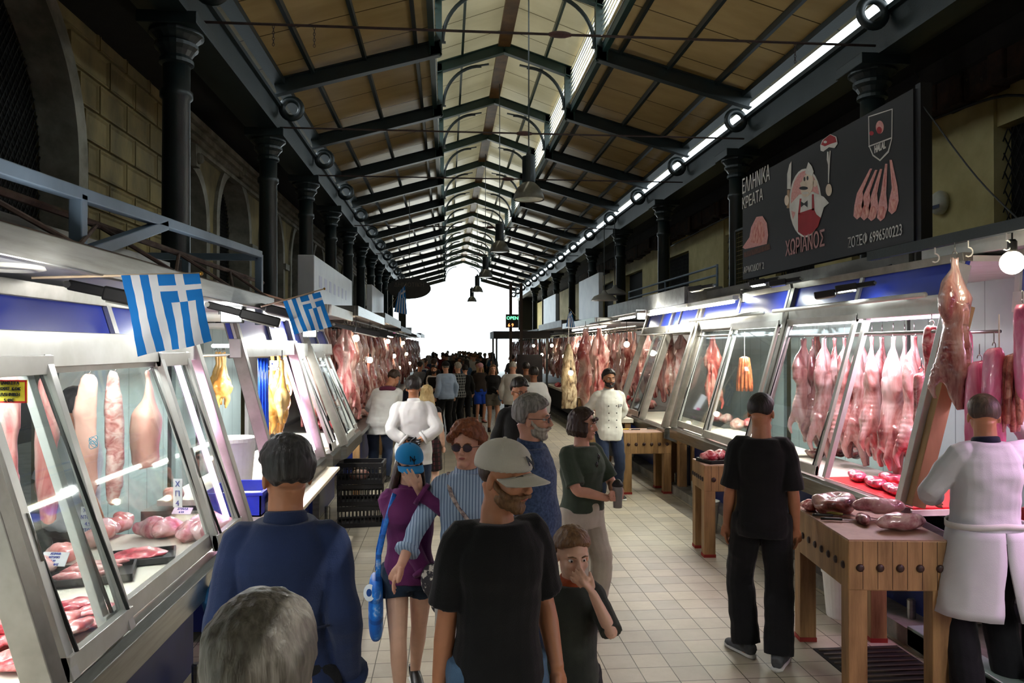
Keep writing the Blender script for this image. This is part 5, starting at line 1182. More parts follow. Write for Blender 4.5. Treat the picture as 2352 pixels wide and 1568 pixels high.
person('girl in a purple sweatshirt and bright blue cap covering her face with one hand', (p.x, GY, 0), rad(6), h=p.z + .0, sk='pale', hair='dark', hairst='longcap', vox=.0068, w=.92, female=True, legw=1.05,
       feet=[(-.06, -.1, 0, -4), (.06, .32, .04, 6)], wr=[(.1, -.2, .94), (.05, -.2, 1.47)], el=[(-.6, .3, -.5), (.9, -.2, -.6)], hd=[((.7, -.35, -.25), (0, .4, -1)), ((-.5, -.05, .8), (.15, 1, .1))], curl=(.35, .12),
       head=(rad(8), rad(12), 0), top=(PURP, .96, .86, .026, dict(name='sweatshirt', amp=.012, ns=5, cuff=PURP, collar=PURP)), bottom=(cloth('denim shorts', '26364a', '1f2c3d'), .19, .016, .01), shoe=(SHOEB, SOLE), extra=ex3)
# 4  woman with auburn curls
def ex4(c):
    glasses(c, mat('tortoise frame', '3a2418', rough=.3), mat('tinted lens', '4a3c44', rough=.08, spec=.8), r=.025)
    g = G(); pts = [c['Sh'][0] + V((.03, .0, .075)), c['sp'](1.36) + V((-.08, -.15, 0)), c['sp'](1.2) + V((.03, -.17, 0)), c['sp'](1.05) + V((.14, -.14, 0))]; p_, r_ = seg(pts, [.012] * 4); g.tube(p_, r_, 8, ry=.003); mesh_obj('shoulder_strap', g, mat('patterned strap', '5b4a50', 'c9b9b0', rough=.7, scale=40), c['t'], smooth=True)
    g = G(); z = c['sp'](1.0); 
    for k in range(3): g.ball(V((-.2 + .02 * k, -.1 + .03 * k, .86 - .06 * k)), (.06, .05, .1), 12, 8)
    o = fuse(g, .012, 'floral_bag', mat('floral canvas', 'd9d2c6', '3d3a40', rough=.8, scale=25, lo=.45, hi=.5), c['t'], .01, 8)
WY = 4.2; p = at(1072, 974, WY)
person('woman with short auburn curls, tinted glasses and blue striped shirt holding the girl\'s hand', (p.x, WY, 0), rad(-4), h=p.z, sk='red', hair='red', hairst='curly', vox=.0068, w=.95, female=True, belly=.03, head=(rad(-14), rad(-2), 0),
       feet=[(-.1, .0, 0, -8), (.12, .1, 0, 8)], wr=[(-.36, -.2, .98), (.2, -.2, 1.0)], el=[(-.3, .9, -.1), (.5, .7, -.3)], hd=[((-.35, -.2, -.7), (.5, 0, -.3)), None], top=(STR, .82, .86, .022, dict(collar=STR, amp=.012, cuff=STR)), bottom=(cloth('white print trousers', 'd6d0c6', 'b7b0a8', sc_=20), 1, .014, .012), extra=ex4)
# 5  man in cream cap and black t-shirt
def ex5(c):
    cap(c, CREAM_C, [('N', -.004, .006), ('Y', .006, -.01)], tilt=rad(-4), lm=cloth('cap thread grey', '4a4c52'))
    o = c['t']
MY = 2.75; p = at(1180, 990, MY)
person('man in a cream baseball cap and black T-shirt walking hand in hand with the boy', (p.x - .06, MY, 0), rad(12), h=p.z - .03, sk='tan', hair='dark', hairst='undercap', vox=.0062, w=.98, head=(rad(38), rad(8), 0), feet=[(-.12, .1, 0, -6), (.12, -.1, 0, 10)], twist=rad(6), headoff=(.02, -.02),
       wr=[(-.21, .04, .86), (.22, -.04, .9)], el=[(-.25, .9, 0), (.25, .9, 0)], beard=HR['lt'], top=(BLK, .42, .82, .018, dict(amp=.013, ns=5, slack=.024)), bottom=(JEAN, 1, .014, .012), extra=ex5, hd=[None, ((.1, .2, -1), (-1, 0, 0))])
# 6  boy
BY = 3.2; p = at(1313, 1222, BY)
person('small boy in a dark printed T-shirt pressing one hand over his mouth', (p.x, BY, 0), rad(4), h=p.z + .0, sk='pale', hair='lt', hairst='short', vox=.0075, w=.9, child=True, head=(rad(6), rad(6), 0), feet=[(-.1, .1, 0, 0), (.1, -.1, 0, 6)],
       wr=[(-.27, -.12, 1.05), (.07, -.2, 1.46)], el=[(-.5, .7, -.3), (.45, -.2, -1)], hd=[((-.3, -.3, .5), (.7, 0, -.4)), ((-.6, .0, .7), (.2, 1, 0))], curl=(.5, .15), top=(FLOR, .5, .84, .02, dict(amp=.01, collar=cloth('orange neckband', 'a8502c'))), bottom=(cloth('dark track bottoms', '17191a', '1f2122'), 1, .016, .014))
o = bpy.data.objects
# 7  bearded man with glasses, grey hair
def ex7(c): glasses(c, FRAMEM, GLS, r=.019)
BY7 = 4.4; p = at(1232, 908, BY7)
person('grey haired man with white beard, dark rimmed glasses and navy patterned shirt', (p.x - .04, BY7, 0), rad(62), h=p.z + .0, sk='red', hair='grey', hairst='thick', vox=.0068, w=1.02, belly=.05, beard=HR['white'], head=(rad(12), rad(4), 0), top=(DOT, .45, .84, .024, dict(collar=DOT, amp=.01)), bottom=(DEN, 1, .014, .01), extra=ex7)
# 8  woman in dark green tee
def ex8(c):
    M = parent_m(c['t']); P = (c['WR'][0] + c['WR'][1]) / 2 + V((0, -.05, .03))
    t = thing('travel_cup', 'grey travel cup with black lid held by the woman in dark green', 'cup'); t.matrix_basis = Matrix.Translation(M @ P); 
    g = G(); g.lathe([(.03, -.09), (.036, .05), (.037, .06)], n=20); mesh_obj('cup_body', g, mat('grey cup', '8f8d8a', rough=.4), t, smooth=True)
    g = G(); g.lathe([(.038, .058), (.04, .07), (.032, .085), (.02, .1), (.006, .108)], n=20); mesh_obj('cup_lid', g, BLACKR, t, smooth=True)
    g = G(); q = c['sp'](1.32) + V((.0, -.17, .03)); 
    for s_ in (-1, 1): g.ball(q + V((s_ * .012, 0, s_ * .028)), (.014, .008, .022), 12, 8)
    g.tube([q + V((0, .0, .06)), q + V((.03, .02, .0)), q + V((.02, .01, -.06))], .003, 6); mesh_obj('folded_sunglasses', g, LENSD, c['t'], smooth=True)
FY = 5.5; p = at(1345, 937, FY); f8 = gp(1385, 1436)
person('woman with dark bobbed hair in a dark green T-shirt and pale trousers holding a cup', (p.x - .03, FY, 0), rad(38), h=p.z + .0, sk='red', hair='dark', hairst='bob', vox=.0085, w=1.08, female=True, belly=.035, head=(rad(28), rad(4), 0),
       feet=[(-.09, .1, 0, -4), (.09, -.02, 0, 12)], wr=[(-.03, -.3, 1.08), (.07, -.3, 1.08)], el=[(-.8, .3, -.5), (.8, .3, -.5)], hd=[((.7, -.5, .2), (.5, .6, 0)), ((-.7, -.5, .2), (-.5, .6, 0))], curl=(.55, .55), top=(KHK, .44, .95, .02, dict(amp=.01, slack=.015)), bottom=(BEIG, .97, .018, .02, 1.02), extra=ex8)
# 9  young cook in double breasted jacket
def ex9(c):
    for s_ in (-1, 1):
        for k in range(5):
            z = 1.36 - k * .095; q = c['sp'](z) + V((s_ * .055, -.155 + .03 * (k == 0) - .006 * (k in (2, 3)), 0)); g = G(); g.ball(q, (.009, .006, .009), 8, 6); mesh_obj('button', g, LENSD, c['t'], smooth=True)
    g = G(); g.box(c['sp'](1.27) + V((.115, -.14, 0)), (.045, .01, .035)); mesh_obj('chest_emblem', g, mat('dark emblem', '2a2a2e', 'd9d8d4', scale=60, rough=.7), c['t'])
f = gp(1398, 1145)
person('young bearded cook in a cream double breasted jacket and ripped jeans facing the viewer', (f.x, f.y, 0), rad(8), h=1.75, sk='olive', hair='black', hairst='thick', vox=.009, w=1.05, beard=HR['black'], wr=[(-.1, .17, .98), (.1, .17, .98)], el=[(-1, .3, 0), (1, .3, 0)], hd=[((.6, .1, -.5), (0, 1, 0)), ((-.6, .1, -.5), (0, 1, 0))],
       feet=[(-.09, .02, 0, -12), (.12, .0, 0, 14)], top=(cloth('cream cook jacket', 'dcd8cc', 'd0ccc0', bump=.1), .97, .8, .026, dict(collar=cloth('cream cook collar', 'dcd8cc'), amp=.01, flare=.25)), bottom=(DEN, 1, .012, .006), extra=ex9, shoe=(SHOEB, SOLE))
# 10 man in black from behind, red and grey trainers
def ex10(c):
    RS = mat('red shoe panel', 'b32a1e', rough=.4)
    for i in (0, 1):
        A = c['AN'][i]; g = G(); fa = rad(c['fe'][i][3])
        g.ball(A - V((sin(fa), -cos(fa), 0)) * .078 + V((0, 0, -.045)), (.046, .046, .03), 12, 8); mesh_obj('heel_panel', g, RS, c['t'], smooth=True)
f = gp(1752, 1525)
person('stocky man in black T-shirt and black trousers standing with his back to the viewer', (f.x + .02, f.y + .06, 0), rad(158), h=1.755, sk='tan', hair='black', hairst='buzz', vox=.0075, w=.96, belly=.1, head=(rad(-16), rad(4), 0), feet=[(-.1, .1, 0, -15), (.1, -.06, 0, 40)], wr=[(-.21, -.02, .87), (.22, -.04, .87)],
       top=(BLK, .48, .84, .02, dict(amp=.011, slack=.02)), bottom=(BLK2, 1, .018, .022), shoe=(mat('grey trainer mesh', '55595e', '3b3f44', rough=.7, scale=20), SOLE))
# 11 butcher in the long coat
def ex11(c):
    g = G(); n = 24; rs = []
    for z, r_ in ((1.035, .0), (1.0, .0)): rs.append([c['hip'] + V(((.172 * 1.02 + .05) * cos(2 * pi * j / n), (.118 + .05) * sin(2 * pi * j / n) + .0, z - .94 - .02 * abs(cos(2 * pi * j / n)))) for j in range(n)])
    g.rings(rs, cap=False); o = mesh_obj('half_belt', g, WHT, c['t'], smooth=True); m_ = o.modifiers.new('s', 'SOLIDIFY'); m_.thickness = .006
f = gp(2232, 1556)
coat = cloth('white long coat', 'cfd0d4', 'c4c5cb', bump=.15)
def coattail(c):
    ex11(c)
    for s_ in (-1, 1):
        g = G(); rs = []
        for z in np.linspace(.98, .50, 12):
            f_ = (.98 - z) / .48; ring = []
            a0 = rad(88) - rad(24) * max(0, f_ - .25) * s_ * 0; gap = rad(1 + 14 * max(0, f_ - .3))
            angs = np.linspace(pi / 2 - s_ * gap, pi / 2 - s_ * rad(178), 16)
            rx, ry = .215 + .09 * f_, .17 + .05 * f_
            outer = [c['hip'] + V((rx * cos(a) + .008 * sin(a * 9 + z * 20) * f_, ry * sin(a) + .01 * sin(a * 11) * f_, z - .94)) for a in angs]
            inner = [c['hip'] + V(((rx - .012) * cos(a), (ry - .012) * sin(a), z - .94)) for a in angs[::-1]]
            rs.append(outer + inner)
        g.rings(rs); mesh_obj('coat_tail', g, coat, c['t'], smooth=True)
person('butcher in a long white coat with buzzed hair reaching up to the hanging meat', (3.15, 4.22, 0), rad(178), h=1.78, sk='tan', hair='stub', hairst='buzz', vox=.007, w=1.06, belly=.02, head=(rad(-22), rad(4), 0), feet=[(-.14, 0, 0, -10), (.14, .05, 0, 10)],
       wr=[(-.34, -.28, 1.62), (.12, -.3, 1.1)], el=[(-.7, .2, -.6), (.9, .3, -.5)], hd=[((.5, -.5, .3), (.4, -.4, -.6)), None], top=(coat, .93, .92, .03, dict(name='white_coat', amp=.014, ns=4.5, collar=cloth('navy undershirt', '12182c'), st=(1, 1, 1.8))),
       bottom=(wave_over(cloth('black track trousers', '101216', '15171b'), 0, .5, 'c9ccd0', .0), 1, .016, .02), extra=coattail, shoe=(SHOEB, SOLE), gloves=(mat('white glove', 'd8d8d6', rough=.6), None))
# 12-13 two men in white coats with backs turned
f = gp(868, 1106)
person('man in white coat with a wine red hood bending towards the carcasses', (f.x + .02, f.y, 0), rad(172), h=1.72, sk='tan', hair='dark', hairst='short', vox=.011, w=1.12, lean=(-.1, -.2), headoff=(-.06, -.08), head=(rad(-30), rad(28), 0), wr=[(-.15, -.45, 1.1), (.15, -.42, 1.1)], top=(WHT, .9, .74, .03, dict(collar=cloth('wine hood', '5a2038'), amp=.012, flare=.2)), bottom=(DEN, 1, .014, .012),
       extra=lambda c: mesh_obj('hood', (lambda g: (g.tube([c['sp'](1.45) + V((.11 * cos(a), .05 + .08 * sin(a), .02 * sin(a))) for a in [2 * pi * k / 14 for k in range(14)]], .035, 10, closed=True, cap=False), g)[1])(G()), cloth('wine hood', '5a2038'), c['t'], smooth=True))
Y13 = 8.6; p = at(950, 866, Y13)
person('broad man in white coat with black gloved hands clasped behind his back', (p.x, Y13, 0), rad(184), h=p.z + .01, sk='olive', hair='black', hairst='short', vox=.009, w=1.16, wr=[(-.045, .17, 1.03), (.06, .19, 1.0)], el=[(-1, .2, 0), (1, .2, 0)], hd=[((.75, .1, -.15), (0, 1, .2)), ((-.75, .15, .1), (0, 1, .2))], gloves=(RUB, RUB), curl=(.5, .5), head=(rad(-12), rad(4), 0),
       top=(WHT, .86, .76, .03, dict(collar=WHT, amp=.012, cuff=WHT, flare=.2)), bottom=(DEN, 1, .014, .01))
# 14.. further people
def far(label, u, vt, Y, rz, h=None, **k):
    p = at(u, vt, Y); kk = dict(vox=.012, eyes=k.pop('eyes', False), fingers=False); kk.update(k)
    return person(label, (p.x, Y, 0), rad(rz), h=(h or p.z), **kk)
def bluebag(c):
    M = parent_m(c['t']); P = M @ (c['WR'][1] + V((.02, -.02, -.16))); g = G(); g.ball((0, 0, 0), (.12, .1, .12), 12, 8); g.tube([(0, 0, .08), (0, 0, .2)], [.05, .02], 8)
    o = fuse(g, .012, 'plastic_bag', mat('light blue plastic', '4f9ad6', '3b86c4', rough=.3), None, .015, 9); o.location = P; tag(o, 'light blue plastic bag carried by the long haired woman in shorts', 'bag')
far('blonde woman in a dark sleeveless top and tartan skirt beside the gloved man', 980, 892, 9.6, 170, h=1.58, sk='pale', hair='blond', hairst='long', female=True, top=(BLK, .05, .9, .014), bottom=(TARTAN, .42, .03, .0), shoe=cloth('tan shoe', '6b5836'), legw=.95)
f = gp(1025, 1000)
far('man in a light blue shirt, black trousers and dark cap seen from behind', 1024, 830, f.y, 205, sk='fair', hair='grey', hairst='undercap', top=(LBL, .96, .86, .03, dict(amp=.014)), bottom=(BLK2, 1, .016, .012), extra=lambda c: cap(c, cloth('black cap', '15161a')), w=1.1)
far('white haired man in a black and white plaid shirt holding a parcel', 1052, 832, f.y + 1.2, 215, sk='fair', hair='white', top=(PLAID, .96, .84, .03), bottom=(BLK2, 1, .016, .012), w=1.12, wr=[(.1, -.3, .98), (.2, -.3, .98)])
far('dark haired man in black beyond the plaid shirt', 1068, 838, f.y + 2.2, 190, sk='fair', hair='black', top=(BLK, .96, .84, .03), bottom=(BLK2, 1, .016, .012))
f = gp(1140, 990)
far('woman with long hair in black top and grey shorts with a rucksack', 1132, 836, f.y, 8, eyes=True, sk='fair', hair='lt', hairst='long', female=True, top=(BLK, .98, .96, .02), bottom=(cloth('grey shorts', '6d675c', '7a7468'), .3, .02, .0), wr=[(.06, -.3, 1.06), (.2, -.25, 1.06)], extra=bluebag, vox=.011)
f = gp(1100, 970)
far('person in a pink cap with blue shorts', 1103, 842, f.y, 15, h=1.62, sk='fair', hair='blond', hairst='longcap', top=(cloth('brown jacket', '2f2723', '3a302b'), .96, .9, .03), bottom=(cloth('royal blue shorts', '1d49b8'), .45, .03, .0), shoe=cloth('pink shoe', 'd9958c'), extra=lambda c: cap(c, cloth('pink cap', 'd9a3a6')))
far('man with glasses in a black jacket behind the pink cap', 1098, 830, 22.5, 5, eyes=True, sk='fair', hair='dark', top=(BLK, .96, .84, .03), bottom=(BLK2, 1, .016, .012))
far('butcher in a black vest over a white shirt working behind the flag side table', 997, 838, 19.4, 350, eyes=True, sk='olive', hair='black', beard=HR['black'], top=(WHT, .5, .86, .02), bottom=(BLK2, 1, .016, .012), wr=[(-.05, -.3, 1.1), (.1, -.3, 1.1)], extra=lambda c: (lambda g: (c['torso'](g, .034, .8, 1.42), fuse(g, .014, 'vest', BLK, c['t'])))(G()))
far('bald man in a loose white shirt walking beside the table', 1178, 829, 16.6, 160, sk='red', hair='white', hairst='bald', top=(WHT, .96, .8, .035), bottom=(BLK2, 1, .016, .012), w=1.1)
far('dark haired man in a white coat seen from behind near the hanging hide', 1226, 842, 13.4, 190, sk='brown', hair='black', top=(WHT, .96, .7, .034, dict(flare=.2)), bottom=(DEN, 1, .016, .012), w=1.1)
far('person in black looking at the dark screen behind the white coat', 1208, 832, 17.6, 185, sk='brown', hair='black', top=(cloth('brown tee', '3a3026'), .5, .86, .02), bottom=(BLK2, 1, .016, .012))
p = at(1192, 868, 7.6)
person('young man with cropped black hair and glasses in a black pullover looking down', (p.x, 7.6, 0), rad(14), h=p.z, sk='tan', hair='black', hairst='short', vox=.009, head=(rad(6), rad(14), 0), top=(BLK, .98, .86, .02), bottom=(BLK2, 1, .014, .01), extra=lambda c: glasses(c, FRAMEM, GLS))
# workers behind the counters
p = at(290, 930, 5.4)
person('worker in a grey polo with orange trim standing inside the near stall', (-2.42, 5.2, 0), rad(150), h=1.78, sk='olive', hair='black', vox=.012, eyes=False, top=(cloth('grey polo', '9fa3a8', 'b0b4b8'), .45, .86, .022, dict(collar=cloth('orange trim', 'b8562e'))), bottom=(BLK2, 1, .014, .01))
p = at(2420, 930, 4.1)
person('worker partly out of view by the sausages with bare forearms', (4.2, 4.35, 0), rad(60), h=1.72, sk='fair', hair='dark', vox=.012, eyes=False, top=(BLK, .45, .86, .022), bottom=(BLK2, 1, .014, .01))
# the crowd far down the hall
random.seed(21); CP = []
cols = [('black top', '17181b'), ('grey top', '5a5d63'), ('navy top', '202c48'), ('white top', 'c9c9c6'), ('red top', '7a2a2c'), ('blue top', '4d6f96'), ('brown top', '4a3b30')]
for k in range(7):
    q = person('x', (0, 0, 0), 0, h=1.75, vox=.02, eyes=False, fingers=False, sk=['fair', 'tan', 'olive'][k % 3], hair=['dark', 'black', 'grey', 'lt'][k % 4], hairst='long' if k % 3 == 2 else 'short', feet=[(-.08, -.12 * (k % 2), 0, 0), (.08, .14 * (k % 2), 0, 0)], top=(cloth(cols[k][0], cols[k][1]), [.96, .5][k % 2], .86, .025), bottom=([BLK2, DEN, JEAN][k % 3], 1, .014, .012)); CP.append(q)
cr = []
for Y in np.arange(20.5, 52, 1.05):
    for _ in range(1 + (Y > 27) + (Y > 36)):
        x = random.uniform(-.8, 2.6)
        if Y < 24 and -.3 < x < 1.4: x = random.choice((-.75, 1.9))
        if x > 1.1 and 20 < Y < 26: x = random.uniform(-.8, 1.0) if Y > 24 else -.75
        if any(abs(x - a) < .42 and abs(Y - b_) < .7 for a, b_ in cr): continue
        cr.append((x, Y + random.uniform(-.3, .3)))
for i, (x, y) in enumerate(cr):
    c_ = i % 7; away = random.random() < .6
    o = dup(CP[c_], loc=(x, y, 0), rz=rad(180 + random.uniform(-40, 40)) if away else rad(random.uniform(-40, 40)), scale=random.uniform(.92, 1.04), label='passer-by in a %s in the distant crowd, %s counted from the near side' % (cols[c_][0], ORD[i]), group='distant crowd in %s' % cols[c_][0]); o['category'] = 'person'
for q in CP: PROT.append(q)
# ================================================================ banner
BX = 3.9; BR = Matrix(((0, 0, -1), (-1, 0, 0), (0, 1, 0)))
BN = thing('shop_banner', 'long black butcher shop banner with cook emblem, lamb chops and white Greek lettering', 'banner')
BANM = mat('black banner vinyl', '1d1c1f', '161518', rough=.5, scale=2); WINK = mat('banner white', 'd9d7d0', rough=.6); RINK = mat('banner red', '9c1f2a', rough=.6); PINKI = mat('banner pink', 'd9a3a0', 'c98882', rough=.6, scale=40); SKNI = mat('banner skin tone', 'e3d2bd', rough=.6); BROI = mat('banner brown', '5f3320', '3c2014', rough=.6, scale=20); MTI = mat('banner meat tone', 'b85a54', 'e2b0a2', rough=.6, scale=30, stretch=(1, 1, .4)); GRI = mat('banner grey', '6e6e70', rough=.6)
g = G(); g.bb((BX, 6.07, 2.94), (BX + .08, 9.77, 4.22)); mesh_obj('banner_sheet', g, BANM, BN)
g = G(); g.bb((BX + .02, 6.0, 2.9), (BX + .12, 6.07, 4.25)); mesh_obj('side_frame', g, mat('dark frame', '232327', rough=.4), BN)
LAY = [0]
def bpoly(px, m, nm='printed_shape', lay=0):
    pts = [atx(u, v, BX) for u, v in px]; x = BX - .002 - .0012 * lay; g = G(); n = len(pts)
    g.prism([(p.y, p.z) for p in pts], 'x', x, x + .001); return mesh_obj(nm, g, m, BN)
def ell(cu, cv, ru, rv, n=28, rot=0): return [(cu + ru * cos(a) * cos(rot) - rv * sin(a) * sin(rot), cv + ru * cos(a) * sin(rot) + rv * sin(a) * cos(rot)) for a in [2 * pi * k / n for k in range(n)]]
def btext(body, u0, v0, u1, hpx, m, bold=0, lay=2, nm='lettering'):
    a, b_ = atx(u0, v0, BX), atx(u1, v0, BX); c = atx(u0, v0 - hpx, BX); size = (c.z - a.z) * 1.38
    o = txt(body, size, (0, 0, 0), Matrix.Identity(3), m, nm, BN, bold=bold)
    w = max(v.co.x for v in o.data.vertices) - min(v.co.x for v in o.data.vertices); want = a.y - b_.y
    o.matrix_basis = Matrix.Translation((BX - .002 - .0012 * lay, a.y, a.z)) @ BR.to_4x4() @ Matrix.Diagonal((want / w, 1, 1, 1))
btext('ΕΛΛΗΝΙΚΑ', 1705, 446, 1768, 34, WINK); btext('ΚΡΕΑΤΑ', 1705, 481, 1752, 26, WINK)
btext('ΧΩΡΙΑΝΟΣ', 1805, 588, 1895, 34, mat('banner rose', 'b98a88', rough=.6), bold=.003); btext('ΑΡΜΟΔΙΟΥ 2', 1709, 628, 1755, 15, WINK); btext('ΖΟΖΕΦ 6996500223', 1948, 570, 2072, 24, WINK)
btext('HALAL', 2010, 351, 2036, 16, WINK, bold=.004, lay=4)
# cook emblem
bpoly(ell(1850, 466, 37, 79), WINK, 'emblem_ring', 0); bpoly(ell(1850, 465, 33, 73), PINKI, 'emblem_oval', 1)
bpoly([(1815, 470), (1836, 447), (1868, 440), (1893, 452), (1905, 466), (1893, 476), (1886, 500), (1878, 520), (1830, 530), (1822, 505), (1828, 488), (1815, 482)], WINK, 'cook_jacket', 2)
bpoly([(1834, 490), (1870, 478), (1876, 492), (1886, 500), (1880, 520), (1866, 536), (1848, 542), (1834, 532)], RINK, 'apron', 3); bpoly([(1838, 456), (1842, 456), (1838, 492), (1834, 492)], RINK, 'apron_strap', 3); bpoly([(1866, 446), (1870, 446), (1872, 482), (1866, 484)], RINK, 'apron_strap', 3)
bpoly(ell(1855, 425, 14, 28, rot=rad(12)), SKNI, 'cook_face', 3); bpoly(ell(1873, 421, 5, 8), SKNI, 'cook_ear', 3)
bpoly([(1850, 398), (1858, 372), (1866, 382), (1870, 394), (1867, 404)], WINK, 'cook_hat', 4); bpoly(ell(1847, 432, 10, 4), BANM, 'moustache', 4); bpoly(ell(1851, 443, 8, 3), WINK, 'smile', 4)
bpoly([(1840, 462), (1848, 467), (1856, 460), (1856, 476), (1848, 470), (1841, 476)], BANM, 'bow_tie', 4); bpoly(ell(1849, 411, 2, 5), BANM, 'cook_eye', 4); bpoly(ell(1856, 409, 2, 5), BANM, 'cook_eye', 4); bpoly(ell(1846, 422, 7, 5), SKNI, 'cook_nose', 5)
bpoly([(1809, 434), (1809, 400), (1814, 378), (1819, 370), (1817, 434)], WINK, 'knife_blade', 3); bpoly([(1809, 436), (1815, 436), (1814, 478), (1808, 478)], mat('banner tan', 'a78868', rough=.6), 'knife_handle', 3); bpoly(ell(1808, 460, 5, 12), SKNI, 'cook_hand', 4)
bpoly([(1901, 348), (1904, 348), (1905, 366), (1907, 346), (1909, 346), (1907, 378), (1905, 420), (1903, 420), (1903, 378), (1900, 366)], WINK, 'fork', 3); bpoly(ell(1905, 436, 7, 14), SKNI, 'cook_hand', 4)
bpoly([(1885, 334), (1890, 322), (1908, 308), (1922, 314), (1925, 330), (1918, 340), (1905, 338), (1892, 348), (1886, 346)], WINK, 'steak_edge', 3); bpoly([(1887, 332), (1893, 321), (1908, 309), (1920, 315), (1923, 326), (1910, 330), (1896, 336)], RINK, 'steak', 4); bpoly(ell(1897, 326, 4, 3), WINK, 'bone', 5)
# shield with halal
bpoly([(1995, 267), (2051, 249), (2050, 318), (2042, 350), (2022, 370), (2005, 358), (1996, 335)], WINK, 'shield_outline', 1); bpoly([(1997, 269), (2049, 252), (2048, 318), (2040, 346), (2022, 366), (2007, 355), (1998, 334)], BANM, 'shield_field', 2)
bpoly([(1996, 335), (2049, 315), (2049, 318), (1996, 338)], WINK, 'shield_band', 3); bpoly(ell(2022, 292, 9, 15), PINKI, 'small_emblem', 3); bpoly(ell(2021, 299, 6, 8), RINK, 'small_apron', 4); bpoly(ell(2003, 306, 5, 5), RINK, 'small_meat', 3)
# chops
for k, (tx, ty, bx, by) in enumerate(((2001, 387, 1973, 484), (2013, 390, 1989, 486), (2024, 388, 2006, 488), (2036, 376, 2027, 488), (2046, 367, 2053, 472))):
    bpoly([(tx - 2, ty), (tx + 3, ty), (bx + 9, by - 44), (bx + 12, by - 12), (bx + 6, by + 12), (bx - 4, by + 20), (bx - 12, by + 12), (bx - 10, by - 12), (bx - 4, by - 40)], PINKI, 'lamb_chop', 1); bpoly(ell(bx, by, 8, 15), MTI, 'chop_eye', 2); bpoly([(tx - 1, ty + 2), (tx + 1, ty + 2), (bx + 4, by - 30), (bx, by - 26)], MTI, 'chop_bone', 2)
bpoly([(1708, 580), (1768, 560), (1770, 572), (1710, 592)], BROI, 'chopping_board', 1); bpoly([(1706, 568), (1722, 545), (1726, 522), (1738, 498), (1752, 496), (1762, 512), (1765, 540), (1762, 560), (1730, 568), (1712, 572)], PINKI, 'raw_steak', 2); bpoly([(1724, 556), (1730, 528), (1742, 506), (1753, 512), (1758, 540), (1748, 560)], MTI, 'raw_steak_heart', 3)
# ================================================================ flags
FBL = cloth('flag blue', '1f78c4', '1c70ba', bump=.1); FWH = cloth('flag white', 'dfe3e6', 'd4d8dc', bump=.1)
for m in (FBL, FWH):
    nt = m.node_tree; b = nt.nodes['Principled BSDF']; tl = nt.nodes.new('ShaderNodeBsdfTranslucent'); nt.links.new(b.inputs['Base Color'].links[0].from_socket, tl.inputs[0]); ms = nt.nodes.new('ShaderNodeMixShader'); ms.inputs[0].default_value = .45
    nt.links.new(b.outputs[0], ms.inputs[1]); nt.links.new(tl.outputs[0], ms.inputs[2]); nt.links.new(ms.outputs[0], nt.nodes['Material Output'].inputs['Surface'])
def flag(label, A, B, C, D, pa, pb):
    """A,B: top corners along the pole; C,D below them"""
    t = thing('greek_flag', label, 'flag'); nx, ny = 54, 78; vs = []; fs = []; g = G()
    for j in range(ny + 1):
        for i in range(nx + 1):
            x, y = i / nx, j / ny; p = (A.lerp(B, x)).lerp(C.lerp(D, x), y); p = p + V((0, .012 * y * sin(x * 9 + y * 5) + .0012 * sin(y * 30 + x * 3), .004 * y * sin(x * 7))); g.v.append(tuple(p))
    for j in range(ny):
        for i in range(nx):
            sx = int(i / nx * 9); u = (nx - 1 - i) / nx * 9; w_ = j / ny * 13   # canton sits at the pole end of the right edge
            white = sx % 2 == 1
            if u < 5 and w_ < 5: white = (2 <= u < 3) or (2 <= w_ < 3)
            a = j * (nx + 1) + i; g.f.append((a, a + 1, a + nx + 2, a + nx + 1)); g.mi.append(1 if white else 0)
    o = mesh_obj('flag_cloth', g, [FBL, FWH], t, smooth=True, fixn=False)
    g = G(); g.tube([pa, pb], .0045, 8); mesh_obj('flagpole', g, mat('pale dowel', 'c9b49a', 'b8a284', rough=.5), t, smooth=True); g = G(); g.ball(pb, .008, 10, 8); mesh_obj('finial', g, mat('brass', 'a8823a', rough=.3, metal=.8), t, smooth=True)
Y = 2.75; flag('larger blue and white Greek flag hanging over the near stall', at(278, 632, Y), at(458, 628, Y + .12), at(320, 819, Y - .05), at(484, 784, Y + .05), at(72, 638, Y - .1), at(462, 628, Y + .13))
Y = 4.9; flag('smaller blue and white Greek flag beyond the larger one', at(650, 692, Y), at(735, 670, Y + .1), at(678, 768, Y), at(762, 750, Y + .1), at(600, 704, Y - .1), at(745, 663, Y + .12))
Y = 21; flag('limp Greek flag hanging high beside the dark oval sign', at(915, 672, Y), at(930, 655, Y + .1), at(905, 716, Y), at(935, 722, Y + .1), at(890, 715, Y), at(932, 652, Y + .1))
Y = 14.5; flag('small Greek flag on the banner side by the white sign boxes', at(1305, 722, Y), at(1312, 712, Y + .1), at(1300, 750, Y), at(1321, 752, Y + .1), at(1330, 735, Y), at(1306, 706, Y + .1))
